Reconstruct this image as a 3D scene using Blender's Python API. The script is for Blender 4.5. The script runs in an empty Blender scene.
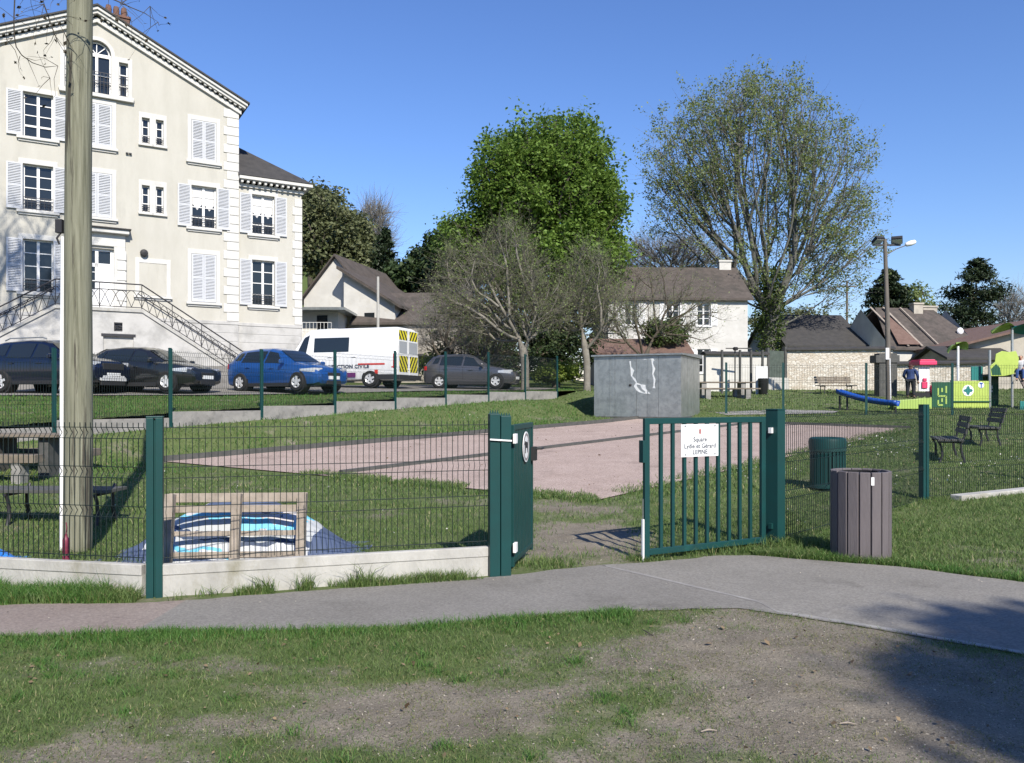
import bpy, bmesh, math, random
import numpy as np
from mathutils import Vector, Matrix
from mathutils.geometry import tessellate_polygon
from math import sin, cos, pi, radians, sqrt, atan2

scene = bpy.context.scene
col = scene.collection
# ------------------------------------------------------------------ camera
cam_d = bpy.data.cameras.new('camera'); cam = bpy.data.objects.new('camera', cam_d); col.objects.link(cam)
cam.location = (0, 0, 1.6); cam.rotation_euler = (radians(90), 0, 0)
F = 800.0                                   # focal length in pixels of a 1024 wide picture
cam_d.sensor_width = 36; cam_d.lens = 36*F/1024; cam_d.shift_y = 18.5/1024
cam_d.clip_start = .05; cam_d.clip_end = 4000
scene.camera = cam
# ------------------------------------------------------------------ sky and sun
SUN_EL, SUN_AZ = radians(39), atan2(.35, -.94)      # azimuth from +Y towards +X
w = bpy.data.worlds.new('World'); scene.world = w; w.use_nodes = True
nt = w.node_tree; nt.nodes.clear()
out = nt.nodes.new('ShaderNodeOutputWorld'); bg = nt.nodes.new('ShaderNodeBackground'); sky = nt.nodes.new('ShaderNodeTexSky')
sky.sky_type = 'NISHITA'; sky.sun_disc = False; sky.sun_elevation = SUN_EL; sky.sun_rotation = SUN_AZ
sky.air_density = 1.5; sky.dust_density = 0; sky.ozone_density = 10; sky.altitude = 0
bg.inputs[1].default_value = .087
gam = nt.nodes.new('ShaderNodeGamma'); gam.inputs[1].default_value = 1.17; nt.links.new(sky.outputs[0], gam.inputs[0])
tint = nt.nodes.new('ShaderNodeMix'); tint.data_type = 'RGBA'; tint.blend_type = 'MULTIPLY'; tint.inputs[0].default_value = 1; tint.inputs[7].default_value = (1.06, .90, .98, 1)
nt.links.new(gam.outputs[0], tint.inputs[6]); nt.links.new(tint.outputs[2], bg.inputs[0]); nt.links.new(bg.outputs[0], out.inputs[0])
sun_d = bpy.data.lights.new('sun', 'SUN'); sun = bpy.data.objects.new('sun', sun_d); col.objects.link(sun)
sun_d.energy = 5.0; sun_d.angle = radians(.5); sun_d.color = (1, .93, .815)
sdir = Vector((sin(SUN_AZ)*cos(SUN_EL), cos(SUN_AZ)*cos(SUN_EL), sin(SUN_EL)))
sun.rotation_euler = sdir.to_track_quat('Z', 'Y').to_euler(); sun.location = (12, -20, 30)
vs = scene.view_settings
vs.view_transform = 'Standard'; vs.look = 'None'; vs.gamma = 1; vs.exposure = .54; vs.use_curve_mapping = False
scene.render.engine = 'CYCLES'
cy = scene.cycles
cy.max_bounces = 6; cy.diffuse_bounces = 3; cy.glossy_bounces = 3; cy.transmission_bounces = 4; cy.transparent_max_bounces = 8
cy.use_denoising = True; cy.use_adaptive_sampling = True; cy.adaptive_threshold = .015
try: cy.denoising_input_passes = 'RGB_ALBEDO_NORMAL'
except Exception: pass

# ------------------------------------------------------------------ helpers
def P(px, py, D): return Vector(((px-512)/F*D, D, 1.6+(400-py)/F*D))
def sm(t): t = np.clip(t, 0, 1); return t*t*(3-2*t)

class MB:
    """collects shapes for ONE mesh"""
    def __init__(s): s.v = []; s.f = []; s.m = []
    def add(s, vs, fs, mi=0):
        o = len(s.v); s.v += [tuple(v) for v in vs]
        s.f += [tuple(i+o for i in f) for f in fs]; s.m += [mi]*len(fs); return s
    def box(s, c, d, rz=0, mi=0, rx=0, ry=0):
        M = Matrix.Translation(c) @ Matrix.Rotation(rz, 4, 'Z') @ Matrix.Rotation(ry, 4, 'Y') @ Matrix.Rotation(rx, 4, 'X')
        x, y, z = d[0]/2, d[1]/2, d[2]/2
        vs = [M @ Vector(p) for p in ((-x,-y,-z),(x,-y,-z),(x,y,-z),(-x,y,-z),(-x,-y,z),(x,-y,z),(x,y,z),(-x,y,z))]
        return s.add(vs, [(0,3,2,1),(4,5,6,7),(0,1,5,4),(1,2,6,5),(2,3,7,6),(3,0,4,7)], mi)
    def bx(s, x0, x1, y0, y1, z0, z1, mi=0):
        return s.box(((x0+x1)/2, (y0+y1)/2, (z0+z1)/2), (abs(x1-x0), abs(y1-y0), abs(z1-z0)), 0, mi)
    def bar(s, a, b, wx, wy, mi=0, up=(0, 0, 1)):
        a = Vector(a); b = Vector(b); z = (b-a); L = z.length; z.normalize(); u = Vector(up)
        if abs(z.dot(u)) > .98: u = Vector((1, 0, 0))
        x = u.cross(z).normalized(); y = z.cross(x)
        r = []
        for p in (a, b):
            for i, j in ((-1,-1),(1,-1),(1,1),(-1,1)): r.append(p+x*i*wx/2+y*j*wy/2)
        return s.add(r, [(3,2,1,0),(4,5,6,7),(0,1,5,4),(1,2,6,5),(2,3,7,6),(3,0,4,7)], mi)
    def tube(s, pts, rad, n=8, mi=0, cap=True):
        pts = [Vector(p) for p in pts]; k = len(pts)
        if not hasattr(rad, '__len__'): rad = [rad]*k
        vs = []; x = None
        for i, p in enumerate(pts):
            t = (pts[min(i+1, k-1)]-pts[max(i-1, 0)]).normalized()
            if x is None:
                h = Vector((0, 0, 1)) if abs(t.z) < .9 else Vector((1, 0, 0))
                x = h.cross(t).normalized()
            else: x = (x-t*x.dot(t)).normalized()
            y = t.cross(x)
            for j in range(n):
                a = 2*pi*j/n; vs.append(p+(x*cos(a)+y*sin(a))*rad[i])
        fs = [(i*n+j, i*n+(j+1) % n, (i+1)*n+(j+1) % n, (i+1)*n+j) for i in range(k-1) for j in range(n)]
        if cap: fs += [tuple(range(n-1, -1, -1)), tuple(range((k-1)*n, k*n))]
        return s.add(vs, fs, mi)
    def lathe(s, prof, n=24, c=(0, 0, 0), axis='Z', mi=0, capends=True):
        vs = []
        for r, h in prof:
            for j in range(n):
                a = 2*pi*j/n
                p = (r*cos(a), r*sin(a), h) if axis == 'Z' else ((r*cos(a), h, r*sin(a)) if axis == 'Y' else (h, r*cos(a), r*sin(a)))
                vs.append((p[0]+c[0], p[1]+c[1], p[2]+c[2]))
        k = len(prof)
        fs = [(i*n+j, i*n+(j+1) % n, (i+1)*n+(j+1) % n, (i+1)*n+j) for i in range(k-1) for j in range(n)]
        if axis == 'Y': fs = [tuple(reversed(f)) for f in fs]
        if capends: fs += [tuple(range(n-1, -1, -1)), tuple(range((k-1)*n, k*n))]
        return s.add(vs, fs, mi)
    def prism(s, poly, y0, y1, mi=0):
        """polygon in x,z extruded along y"""
        n = len(poly); vs = [(x, y0, z) for x, z in poly]+[(x, y1, z) for x, z in poly]
        fs = [tuple(range(n)), tuple(range(2*n-1, n-1, -1))]+[(i, i+n, (i+1) % n+n, (i+1) % n) for i in range(n)]
        return s.add(vs, fs, mi)
    def prism_z(s, poly, z0, z1, mi=0):
        n = len(poly); vs = [(x, y, z0) for x, y in poly]+[(x, y, z1) for x, y in poly]
        fs = [tuple(range(n-1, -1, -1)), tuple(range(n, 2*n))]+[(i, (i+1) % n, (i+1) % n+n, i+n) for i in range(n)]
        return s.add(vs, fs, mi)
    def wall(s, outer, holes, y=0, t=.22, mi=0):
        """flat wall in x,z at depth y facing -y, with openings whose reveals go t deep"""
        polys = [[Vector((x, z, 0)) for x, z in q] for q in [outer]+holes]
        flat = [p for q in polys for p in q]; o = len(s.v)
        s.v += [(p.x, y, p.y) for p in flat]
        for a, b, c in tessellate_polygon(polys):
            A, B, C = flat[a], flat[b], flat[c]
            if (B-A).cross(C-A).z < 0: b, c = c, b
            s.f.append((a+o, b+o, c+o)); s.m.append(mi)
        for q in holes:
            n = len(q)
            s.add([(x, y, z) for x, z in q]+[(x, y+t, z) for x, z in q], [(i, (i+1) % n, (i+1) % n+n, i+n) for i in range(n)], mi)
        return s
    def build(s, name, mats, parent=None, smooth=False, bevel=0, loc=None, rz=None):
        me = bpy.data.meshes.new(name)
        me.from_pydata(s.v, [], s.f)
        if not isinstance(mats, (list, tuple)): mats = [mats]
        for m in mats: me.materials.append(m)
        if any(s.m): me.polygons.foreach_set('material_index', s.m)
        if smooth: me.polygons.foreach_set('use_smooth', [True]*len(s.f))
        me.update()
        if smooth and smooth is not True: me.set_sharp_from_angle(angle=radians(smooth))
        o = bpy.data.objects.new(name, me); col.objects.link(o)
        if parent: o.parent = parent
        if loc is not None: o.location = loc
        if rz is not None: o.rotation_euler.z = rz
        if bevel:
            b = o.modifiers.new('bevel', 'BEVEL'); b.width = bevel; b.segments = 2; b.limit_method = 'ANGLE'; b.angle_limit = radians(40)
        return o

def npmesh(name, V, Fc, mats, parent=None, nper=None, smooth=False, mi=None):
    """V (n,3); Fc (m,k) faces of equal size"""
    me = bpy.data.meshes.new(name); V = np.asarray(V, dtype=np.float32); Fc = np.asarray(Fc, dtype=np.int32)
    m, k = Fc.shape
    me.vertices.add(len(V)); me.vertices.foreach_set('co', V.ravel())
    me.loops.add(m*k); me.loops.foreach_set('vertex_index', Fc.ravel())
    me.polygons.add(m); me.polygons.foreach_set('loop_start', np.arange(0, m*k, k, dtype=np.int32))
    if smooth: me.polygons.foreach_set('use_smooth', np.ones(m, dtype=bool))
    if not isinstance(mats, (list, tuple)): mats = [mats]
    for q in mats: me.materials.append(q)
    if mi is not None: me.polygons.foreach_set('material_index', np.asarray(mi, dtype=np.int32))
    me.update(calc_edges=True)
    o = bpy.data.objects.new(name, me); col.objects.link(o)
    if parent: o.parent = parent
    return o

def tag(o, label=None, cat=None, group=None, kind=None):
    if label: o['label'] = label
    if cat: o['category'] = cat
    if group: o['group'] = group
    if kind: o['kind'] = kind
    return o
def thing(name, label, cat, loc=(0, 0, 0), rz=0, group=None):
    o = bpy.data.objects.new(name, None); col.objects.link(o); o.location = loc; o.rotation_euler = (0, 0, rz)
    o.empty_display_size = .2
    return tag(o, label, cat, group)
kids = {}
def copy_tree(o, parent=None):
    c = o.copy(); col.objects.link(c)
    if parent: c.parent = parent
    for ch in list(o.children): copy_tree(ch, c)
    return c
def text(name, body, size, m, parent, loc, rot, align='CENTER', sx=1, ext=.001, spacing=1.0, bold=0):
    cu = bpy.data.curves.new(name, 'FONT'); cu.body = body; cu.size = size; cu.align_x = align; cu.align_y = 'CENTER'; cu.extrude = ext; cu.space_character = spacing; cu.offset = bold; cu.resolution_u = 3
    t = bpy.data.objects.new(name, cu); col.objects.link(t)
    dg = bpy.context.evaluated_depsgraph_get(); me = bpy.data.meshes.new_from_object(t.evaluated_get(dg))
    bpy.data.objects.remove(t); bpy.data.curves.remove(cu)
    me.materials.clear(); me.materials.append(m); me.name = name
    o = bpy.data.objects.new(name, me); col.objects.link(o); o.parent = parent; o.location = loc; o.rotation_euler = rot; o.scale = (sx, 1, 1)
    return o

# ------------------------------------------------------------------ materials
def C(*a): return (a[0], a[1], a[2], 1)
def mat(name, c, rough=.7, c2=None, scale=6, detail=4, amt=1.0, metal=0, bump=0, bscale=None, spec=.4, c3=None, scale3=1.2, thr3=(.55, .7), stretch=None, coat=0, coord='Object'):
    m = bpy.data.materials.new(name); m.use_nodes = True; n = m.node_tree.nodes; l = m.node_tree.links
    b = n['Principled BSDF']; b.inputs['Roughness'].default_value = rough; b.inputs['Metallic'].default_value = metal
    b.inputs['Specular IOR Level'].default_value = spec; b.inputs['Base Color'].default_value = C(*c)
    if coat: b.inputs['Coat Weight'].default_value = coat; b.inputs['Coat Roughness'].default_value = .08
    if c2 or bump or c3:
        tc = n.new('ShaderNodeTexCoord'); vec = tc.outputs[coord]
        if stretch:
            mp = n.new('ShaderNodeMapping'); mp.inputs['Scale'].default_value = stretch; l.new(vec, mp.inputs[0]); vec = mp.outputs[0]
    last = None
    if c2:
        nz = n.new('ShaderNodeTexNoise'); nz.inputs['Scale'].default_value = scale; nz.inputs['Detail'].default_value = detail; nz.inputs['Roughness'].default_value = .65
        l.new(vec, nz.inputs['Vector'])
        mr = n.new('ShaderNodeMapRange'); mr.inputs[1].default_value = .32; mr.inputs[2].default_value = .68; l.new(nz.outputs[0], mr.inputs[0])
        mx = n.new('ShaderNodeMix'); mx.data_type = 'RGBA'; mx.inputs[6].default_value = C(*c); mx.inputs[7].default_value = C(*c2)
        l.new(mr.outputs[0], mx.inputs[0]); last = mx.outputs[2]
    if c3:
        nz = n.new('ShaderNodeTexNoise'); nz.inputs['Scale'].default_value = scale3; nz.inputs['Detail'].default_value = 6; nz.inputs['Roughness'].default_value = .7
        l.new(vec, nz.inputs['Vector'])
        mr = n.new('ShaderNodeMapRange'); mr.inputs[1].default_value = thr3[0]; mr.inputs[2].default_value = thr3[1]; l.new(nz.outputs[0], mr.inputs[0])
        mx = n.new('ShaderNodeMix'); mx.data_type = 'RGBA'; mx.inputs[7].default_value = C(*c3)
        if last: l.new(last, mx.inputs[6])
        else: mx.inputs[6].default_value = C(*c)
        l.new(mr.outputs[0], mx.inputs[0]); last = mx.outputs[2]
    if last: l.new(last, b.inputs['Base Color'])
    if bump:
        nz = n.new('ShaderNodeTexNoise'); nz.inputs['Scale'].default_value = bscale or scale*3; nz.inputs['Detail'].default_value = 5
        l.new(vec, nz.inputs['Vector']); bp = n.new('ShaderNodeBump'); bp.inputs['Strength'].default_value = bump; bp.inputs['Distance'].default_value = .02
        l.new(nz.outputs[0], bp.inputs['Height']); l.new(bp.outputs[0], b.inputs['Normal'])
    return m
def leafmat(name, ca, cb, trans=.35, rough=.55, cc=None):
    """foliage: colour varies leaf by leaf"""
    m = bpy.data.materials.new(name); m.use_nodes = True; n = m.node_tree.nodes; l = m.node_tree.links
    b = n['Principled BSDF']; b.inputs['Roughness'].default_value = rough; b.inputs['Specular IOR Level'].default_value = .3
    g = n.new('ShaderNodeNewGeometry'); r = n.new('ShaderNodeValToRGB')
    r.color_ramp.elements[0].color = C(*ca); r.color_ramp.elements[1].color = C(*cb)
    if cc: e = r.color_ramp.elements.new(.93); e.color = C(*cb); r.color_ramp.elements[2].color = C(*cc); r.color_ramp.elements[2].position = .97
    l.new(g.outputs['Random Per Island'], r.inputs[0]); l.new(r.outputs[0], b.inputs['Base Color'])
    t = n.new('ShaderNodeBsdfTranslucent'); l.new(r.outputs[0], t.inputs[0])
    mx = n.new('ShaderNodeMixShader'); mx.inputs[0].default_value = trans
    o = n['Material Output']; l.new(b.outputs[0], mx.inputs[1]); l.new(t.outputs[0], mx.inputs[2]); l.new(mx.outputs[0], o.inputs[0])
    return m
def glassmat(name, c=(.015, .018, .02), rough=.06, spec=.6):
    m = mat(name, c, rough=rough, spec=spec); return m

M = {}
M['stucco'] = mat('stucco', (.465, .452, .405), .9, (.405, .392, .345), 1.6, 6, bump=.15, bscale=60, c3=(.36, .35, .31), scale3=1.3, thr3=(.56, .78), stretch=(1, 1, .3))
M['stone_white'] = mat('pale_stone', (.56, .555, .53), .85, (.49, .485, .46), 2.5, 5, bump=.15, bscale=25, c3=(.42, .41, .38), scale3=1.1, thr3=(.6, .8))
M['white_paint'] = mat('white_paint', (.74, .74, .73), .5, (.68, .68, .67), 8)
M['white_render'] = mat('white_render', (.55, .54, .51), .9, (.45, .44, .41), 1.3, 6, c3=(.42, .40, .36), scale3=.9, thr3=(.58, .78))
M['shutter'] = mat('shutter_paint', (.50, .515, .54), .5, (.46, .475, .50), 5)
M['plinth_stone'] = mat('plinth_stone', (.46, .455, .44), .9, (.38, .375, .36), 1.6, 7, bump=.2, bscale=22, c3=(.27, .27, .26), scale3=.8, thr3=(.5, .75))
M['glass'] = glassmat('window_glass')
M['curtain'] = mat('lace_curtain', (.55, .55, .55), .9)
M['iron'] = mat('dark_iron', (.035, .035, .04), .5, metal=.3)
M['slate'] = mat('slate', (.035, .034, .034), .8, (.055, .052, .05), 3, 5, bump=.3, bscale=30)
M['old_tile'] = mat('old_tile', (.058, .048, .042), .9, (.098, .082, .072), 3, 8, bump=.5, bscale=18, c3=(.04, .038, .032), scale3=.8, thr3=(.5, .7))
M['red_tile'] = mat('red_tile', (.115, .07, .055), .9, (.16, .105, .085), 3, 8, bump=.5, bscale=18)
M['brick'] = mat('brick', (.18, .09, .065), .9, (.1, .07, .06), 6, 5, bump=.3)
M['grey_render'] = mat('grey_render', (.42, .39, .33), .9, (.33, .30, .26), 1.5, 7, c3=(.24, .22, .19), scale3=.7, thr3=(.52, .7))
M['concrete'] = mat('concrete', (.44, .435, .41), .9, (.31, .305, .285), 3.5, 8, bump=.3, bscale=40, c3=(.23, .22, .17), scale3=2.6, thr3=(.54, .74), stretch=(1, 1, .5))
M['concrete_dark'] = mat('concrete_dark', (.30, .29, .27), .9, (.2, .195, .185), 2.5, 8, bump=.25, bscale=30, c3=(.13, .13, .12), scale3=3, thr3=(.52, .7))
M['green_metal'] = mat('green_metal', (.006, .050, .050), .45, (.008, .042, .042), 5, 7, bump=.02, bscale=50, spec=.35, c3=(.012, .07, .066), scale3=3, thr3=(.6, .8))
M['green_wire'] = mat('green_wire', (.003, .012, .012), .6)
M['zinc'] = mat('zinc', (.27, .295, .30), .30, (.38, .405, .41), 2.5, 8, metal=.6, c3=(.21, .23, .235), scale3=4, thr3=(.45, .7), bump=.05, bscale=3)
M['wood_pole'] = mat('weathered_pole', (.235, .235, .175), .85, (.11, .112, .075), 5, 8, stretch=(7, 7, .28), bump=.5, bscale=6, c3=(.055, .05, .038), scale3=1.5, thr3=(.57, .63))
M['old_wood'] = mat('old_wood', (.20, .17, .13), .85, (.12, .10, .08), 5, 6, bump=.3, stretch=(1, 1, 1))
M['pallet_wood'] = mat('pallet_wood', (.33, .285, .24), .85, (.2, .17, .14), 6, 6, bump=.3)
M['dark_wood'] = mat('dark_wood', (.05, .052, .05), .7, (.085, .085, .08), 6, 6, bump=.2)
M['composite'] = mat('grey_composite', (.128, .114, .120), .75, (.10, .088, .094), 5, 6, stretch=(8, 8, .8), bump=.2, bscale=12)
M['bark'] = mat('bark', (.12, .10, .075), .95, (.07, .06, .045), 5, 6, bump=.6, bscale=14, stretch=(2, 2, .5))
M['bark_pale'] = mat('bark_pale', (.22, .205, .175), .95, (.13, .12, .10), 4, 6, bump=.6, bscale=12)
M['twig'] = leafmat('twig_bark', (.085, .082, .058), (.19, .185, .14), 0, .9)
M['twig_grey'] = leafmat('twig_grey', (.13, .125, .11), (.24, .23, .21), 0, .9)
M['tyre'] = mat('rubber', (.014, .014, .015), .85)
M['rim'] = mat('alloy', (.58, .59, .60), .35, metal=.25)
M['black_plastic'] = mat('black_plastic', (.02, .02, .022), .6)
M['plastic_white'] = mat('white_plastic', (.72, .73, .74), .45)
M['lamp_clear'] = mat('headlight_glass', (.55, .57, .6), .15, metal=.3, spec=.8)
M['red_lamp'] = mat('red_lamp', (.45, .02, .02), .25)
M['stone_wall'] = None
# ------------------------------------------------------------------ terrain
FX, FY, FU, FV = -7.91, 18.5, .53, .848          # line of the car park fence
def fence_d(x, y): return (x-FX)*(-FV)+(y-FY)*FU
def fence_s(x, y): return (x-FX)*FU+(y-FY)*FV
BX, BY, BZ, BROT = -16.93, 32.63, 2.8, atan2(.509, .861)      # villa frame
def z_low(x, y):
    return np.interp(y, [-1000, 10, 28, 46, 60, 100, 300, 900], [0, 0, .81, 2.16, 2.7, 4.0, 6, 7])
def z_up(x, y):
    d = fence_d(x, y)
    z = np.interp(y, [-60, 0, 10, 18.5, 22.8, 29.8, 34.5, 40, 60, 100, 300, 900], [.1, .3, .75, 1.29, 1.51, 1.87, 1.98, 2.15, 3.0, 5, 9, 10])+.02*np.clip(d, 0, 8)
    q = (x+18.68)*.509-(y-31.6)*.861; s = (x+18.68)*.861+(y-31.6)*.509
    z = z+.9*(1-sm((q-1.5)/3.2))*(1-sm((s-9.0)/2.5))
    hill = np.clip((y-62)/90, 0, 1)**1.2*26*sm((-x-2+.05*(y-60))/40)
    return z+hill
def wstep(x, y): return 1-sm((x-1.6)/1.8)
def ground(x, y):
    x = np.asarray(x, float); y = np.asarray(y, float)
    d = fence_d(x, y); s = fence_s(x, y)
    zl = z_low(x, y); zu = z_up(x, y); w_ = wstep(x, y)
    low_u = zu-.33*w_+.02*(1-w_)
    W = np.clip(1.35+.1*np.clip(s, -20, 30), 1.3, 4.5)
    t = sm((d+W)/W)
    zz = zl+(low_u-zl)*t
    rt = sm((x-2.6)/6.0)
    zz = zz*(1-rt)+zl*rt
    return zz
def upper(x, y):
    return z_up(np.asarray(x, float), np.asarray(y, float))
def G(x, y): return float(ground(x, y))
def U(x, y): return float(upper(x, y))

# value noise for masks (same pattern for ground colour and for the blades)
_rs = np.random.RandomState(7); _tab = _rs.rand(256, 256)
def vnoise(x, y):
    xi = np.floor(x).astype(int); yi = np.floor(y).astype(int); fx = sm(x-xi); fy = sm(y-yi)
    a = _tab[xi % 256, yi % 256]; b = _tab[(xi+1) % 256, yi % 256]; c = _tab[xi % 256, (yi+1) % 256]; d = _tab[(xi+1) % 256, (yi+1) % 256]
    return (a*(1-fx)+b*fx)*(1-fy)+(c*(1-fx)+d*fx)*fy
def fbm(x, y, o=4):
    t = 0; a = .5; 
    for i in range(o): t = t+a*vnoise(x*2**i+17.3*i, y*2**i+5.1*i); a *= .5
    return t/(1-.5**o)
# the path: near edge and far edge given along x
_near = [(-30, 5.3), (-8, 5.35), (-3.45, 5.40), (-2.15, 5.52), (-.8, 5.61), (0, 5.87), (.81, 6.04), (1.67, 6.15), (2.12, 5.9), (2.66, 5.49), (3.21, 5.02), (5.4, 3.9), (9, 2.6), (14, 1.0)]
_far = [(-30, 6.15), (-8, 6.2), (-4, 6.24), (-2.93, 6.3), (-2.4, 6.44), (-1.77, 6.67), (-.97, 6.92), (-.14, 7.23), (.26, 7.44), (.85, 7.76), (1.37, 7.85), (2.12, 8.2), (2.54, 8.2), (3.14, 7.9), (3.72, 7.66), (4.48, 7.0), (6, 6.1), (9, 4.8), (14, 3.2)]
def path_near(x): return np.interp(x, [a for a, b in _near], [b for a, b in _near])
def path_far(x): return np.interp(x, [a for a, b in _far], [b for a, b in _far])
COURT = [(-7.3, 16.8), (4.9, 29.6), (12.6, 25.3), (1.3, 12.05)]
def in_poly(x, y, poly):
    r = np.zeros(np.shape(x), bool); n = len(poly)
    for i in range(n):
        x0, y0 = poly[i]; x1, y1 = poly[(i+1) % n]
        c = ((y0 > y) != (y1 > y)) & (x < (x1-x0)*(y-y0)/((y1-y0) or 1e-9)+x0); r ^= c
    return r
def blob(x, y, cx, cy, rx, ry): return np.exp(-(((x-cx)/rx)**2+((y-cy)/ry)**2))
def green(x, y):
    """how much grass grows at a point, 0..1"""
    n = fbm(x*1.1, y*1.6, 4); n2 = fbm(x*4+40, y*5+9, 3)
    g = np.full(np.shape(x), .80)
    fore = y < path_near(x)
    g1 = .72+.0*x
    g1 = g1-.62*blob(x, y, -.45, 4.1, .62, .42)-.95*blob(x, y, 2.0, 4.9, 1.25, .95)-.75*blob(x, y, 2.6, 3.7, 1.5, .9)-.3*blob(x, y, -2.6, 4.9, .5, .14)-.3*blob(x, y, -1.25, 4.75, .4, .14)-.25*blob(x, y, -1.9, 3.5, .6, .2)-.2*blob(x, y, .3, 3.3, .8, .3)
    g1 = g1+.1*blob(x, y, .55, 3.9, .3, .5)+.3*blob(x, y, 1.3, 3.55, .6, .16)+.4*blob(x, y, 2.9, 5.15, .6, .16)+.3*blob(x, y, 1.55, 5.1, .3, .12)
    g1 = g1+.5*(1-sm((path_near(x)-y-.12)/.75))*(1-sm((x-.75)/.5))
    g = np.where(fore, g1, g)
    # bare earth in the gateway and along the right verge
    g = g-.95*(~fore)*blob(x, y, .95, 9.2, .75, 1.5)-.35*(~fore)*blob(x, y, 5.2, 7.3, 1.3, .55)-.45*(~fore)*blob(x, y, .6, 11.3, 1.4, .5)
    g = g+(n-.5)*1.0+(n2-.5)*.55
    return np.clip(g, 0, 1)

def ground_material(name, grass_a, grass_b, dirt_a, dirt_b):
    m = bpy.data.materials.new(name); m.use_nodes = True; n = m.node_tree.nodes; l = m.node_tree.links
    b = n['Principled BSDF']; b.inputs['Roughness'].default_value = .95; b.inputs['Specular IOR Level'].default_value = .15
    tc = n.new('ShaderNodeTexCoord')
    def noise(sc, det=5, r=.65):
        z = n.new('ShaderNodeTexNoise'); z.inputs['Scale'].default_value = sc; z.inputs['Detail'].default_value = det; z.inputs['Roughness'].default_value = r
        l.new(tc.outputs['Object'], z.inputs['Vector']); return z.outputs[0]
    def rng(v, a, c):
        q = n.new('ShaderNodeMapRange'); q.inputs[1].default_value = a; q.inputs[2].default_value = c; l.new(v, q.inputs[0]); return q.outputs[0]
    def mixc(f, a, c):
        q = n.new('ShaderNodeMix'); q.data_type = 'RGBA'; l.new(f, q.inputs[0])
        for i, v in ((6, a), (7, c)):
            if isinstance(v, tuple): q.inputs[i].default_value = C(*v)
            else: l.new(v, q.inputs[i])
        return q.outputs[2]
    at = n.new('ShaderNodeAttribute'); at.attribute_name = 'grassiness'
    g1 = mixc(rng(noise(5), .3, .7), grass_a, grass_b)
    d1 = mixc(rng(noise(2.2, 7), .3, .7), dirt_a, dirt_b)
    d1 = mixc(rng(noise(60, 4), .58, .68), d1, tuple(min(1, v*1.5) for v in dirt_b))
    d1 = mixc(rng(noise(90, 3), .56, .66), d1, tuple(v*.55 for v in dirt_a))
    d1 = mixc(rng(noise(28, 3), .66, .74), d1, tuple(v*.5 for v in dirt_a))
    ad = n.new('ShaderNodeMath'); ad.operation = 'ADD'; l.new(at.outputs['Fac'], ad.inputs[0])
    sb = n.new('ShaderNodeMath'); sb.operation = 'MULTIPLY_ADD'; sb.inputs[1].default_value = .8; sb.inputs[2].default_value = -.4
    l.new(noise(14, 6, .75), sb.inputs[0]); l.new(sb.outputs[0], ad.inputs[1])
    l.new(mixc(rng(ad.outputs[0], .3, .62), d1, g1), b.inputs['Base Color'])
    bp = n.new('ShaderNodeBump'); bp.inputs['Strength'].default_value = .6; bp.inputs['Distance'].default_value = .03
    l.new(noise(38, 6, .7), bp.inputs['Height']); l.new(bp.outputs[0], b.inputs['Normal'])
    return m
M['ground'] = ground_material('lawn_soil', (.07, .10, .034), (.118, .145, .058), (.145, .126, .098), (.245, .217, .172))
M['ground_up'] = ground_material('bank_soil', (.055, .085, .022), (.10, .13, .04), (.15, .13, .1), (.2, .18, .14))

def axis(segs):
    r = [segs[0][0]]
    for a, b, st in segs:
        k = max(1, int(round((b-a)/st))); r += list(np.linspace(a, b, k+1)[1:])
    return np.array(r)
def grid(name, xs, ys, zf, m, mask=None):
    X, Y = np.meshgrid(xs, ys); Z = zf(X, Y); nx = len(xs); ny = len(ys)
    V = np.stack([X.ravel(), Y.ravel(), Z.ravel()], 1)
    i = np.arange(ny-1)[:, None]*nx+np.arange(nx-1)[None]; i = i.ravel()
    Fq = np.stack([i, i+1, i+nx+1, i+nx], 1)
    if mask is not None:
        cx = V[Fq].mean(1); Fq = Fq[mask(cx[:, 0], cx[:, 1])]
    o = npmesh(name, V, Fq, m, smooth=True)
    at = o.data.attributes.new('grassiness', 'FLOAT', 'POINT'); at.data.foreach_set('value', green(V[:, 0], V[:, 1]).astype(np.float32))
    return o
def zbump(X, Y):
    z = ground(X, Y); pn = path_near(X); pf = path_far(X)
    dist = np.maximum(pn-Y, Y-pf); off = sm(dist/.4)
    cc = in_poly(X, Y, [(-8, 16.6), (4.9, 30.6), (13.6, 25.5), (1.3, 11.2)])
    n = (fbm(X*1.5, Y*1.5, 4)-.5)*.07+(fbm(X*7, Y*7, 3)-.5)*.025
    inpath = (Y > pn) & (Y < pf)
    return z+np.where(inpath, -.003, off*n)*(~cc)-np.where(cc, .012, 0)
xs = axis([(-900, -200, 100), (-200, -60, 14), (-60, -20, 1.5), (-20, -6.5, .25), (-6.5, 6.5, .065), (6.5, 20, .25), (20, 60, 1.5), (60, 200, 14), (200, 900, 100)])
ys = axis([(-900, -60, 120), (-60, -6, 3), (-6, 2, .3), (2, 9.5, .055), (9.5, 20, .15), (20, 40, .3), (40, 70, 1), (70, 200, 8), (200, 1200, 100)])
gr = grid('ground', xs, ys, zbump, M['ground']); tag(gr, kind='structure')
xu = axis([(-200, -60, 14), (-60, -20, 1.2), (-20, 4.0, .16)]); yu = axis([(-20, 10, .6), (10, 36, .16), (36, 70, 1), (70, 220, 8)])
up = grid('upper_ground', xu, yu, lambda x, y: upper(x, y)+(fbm(x*1.5, y*1.5, 3)-.5)*.03*(fence_d(x, y) > .3), M['ground_up'], lambda x, y: fence_d(x, y) > .06)
tag(up, kind='structure')

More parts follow.
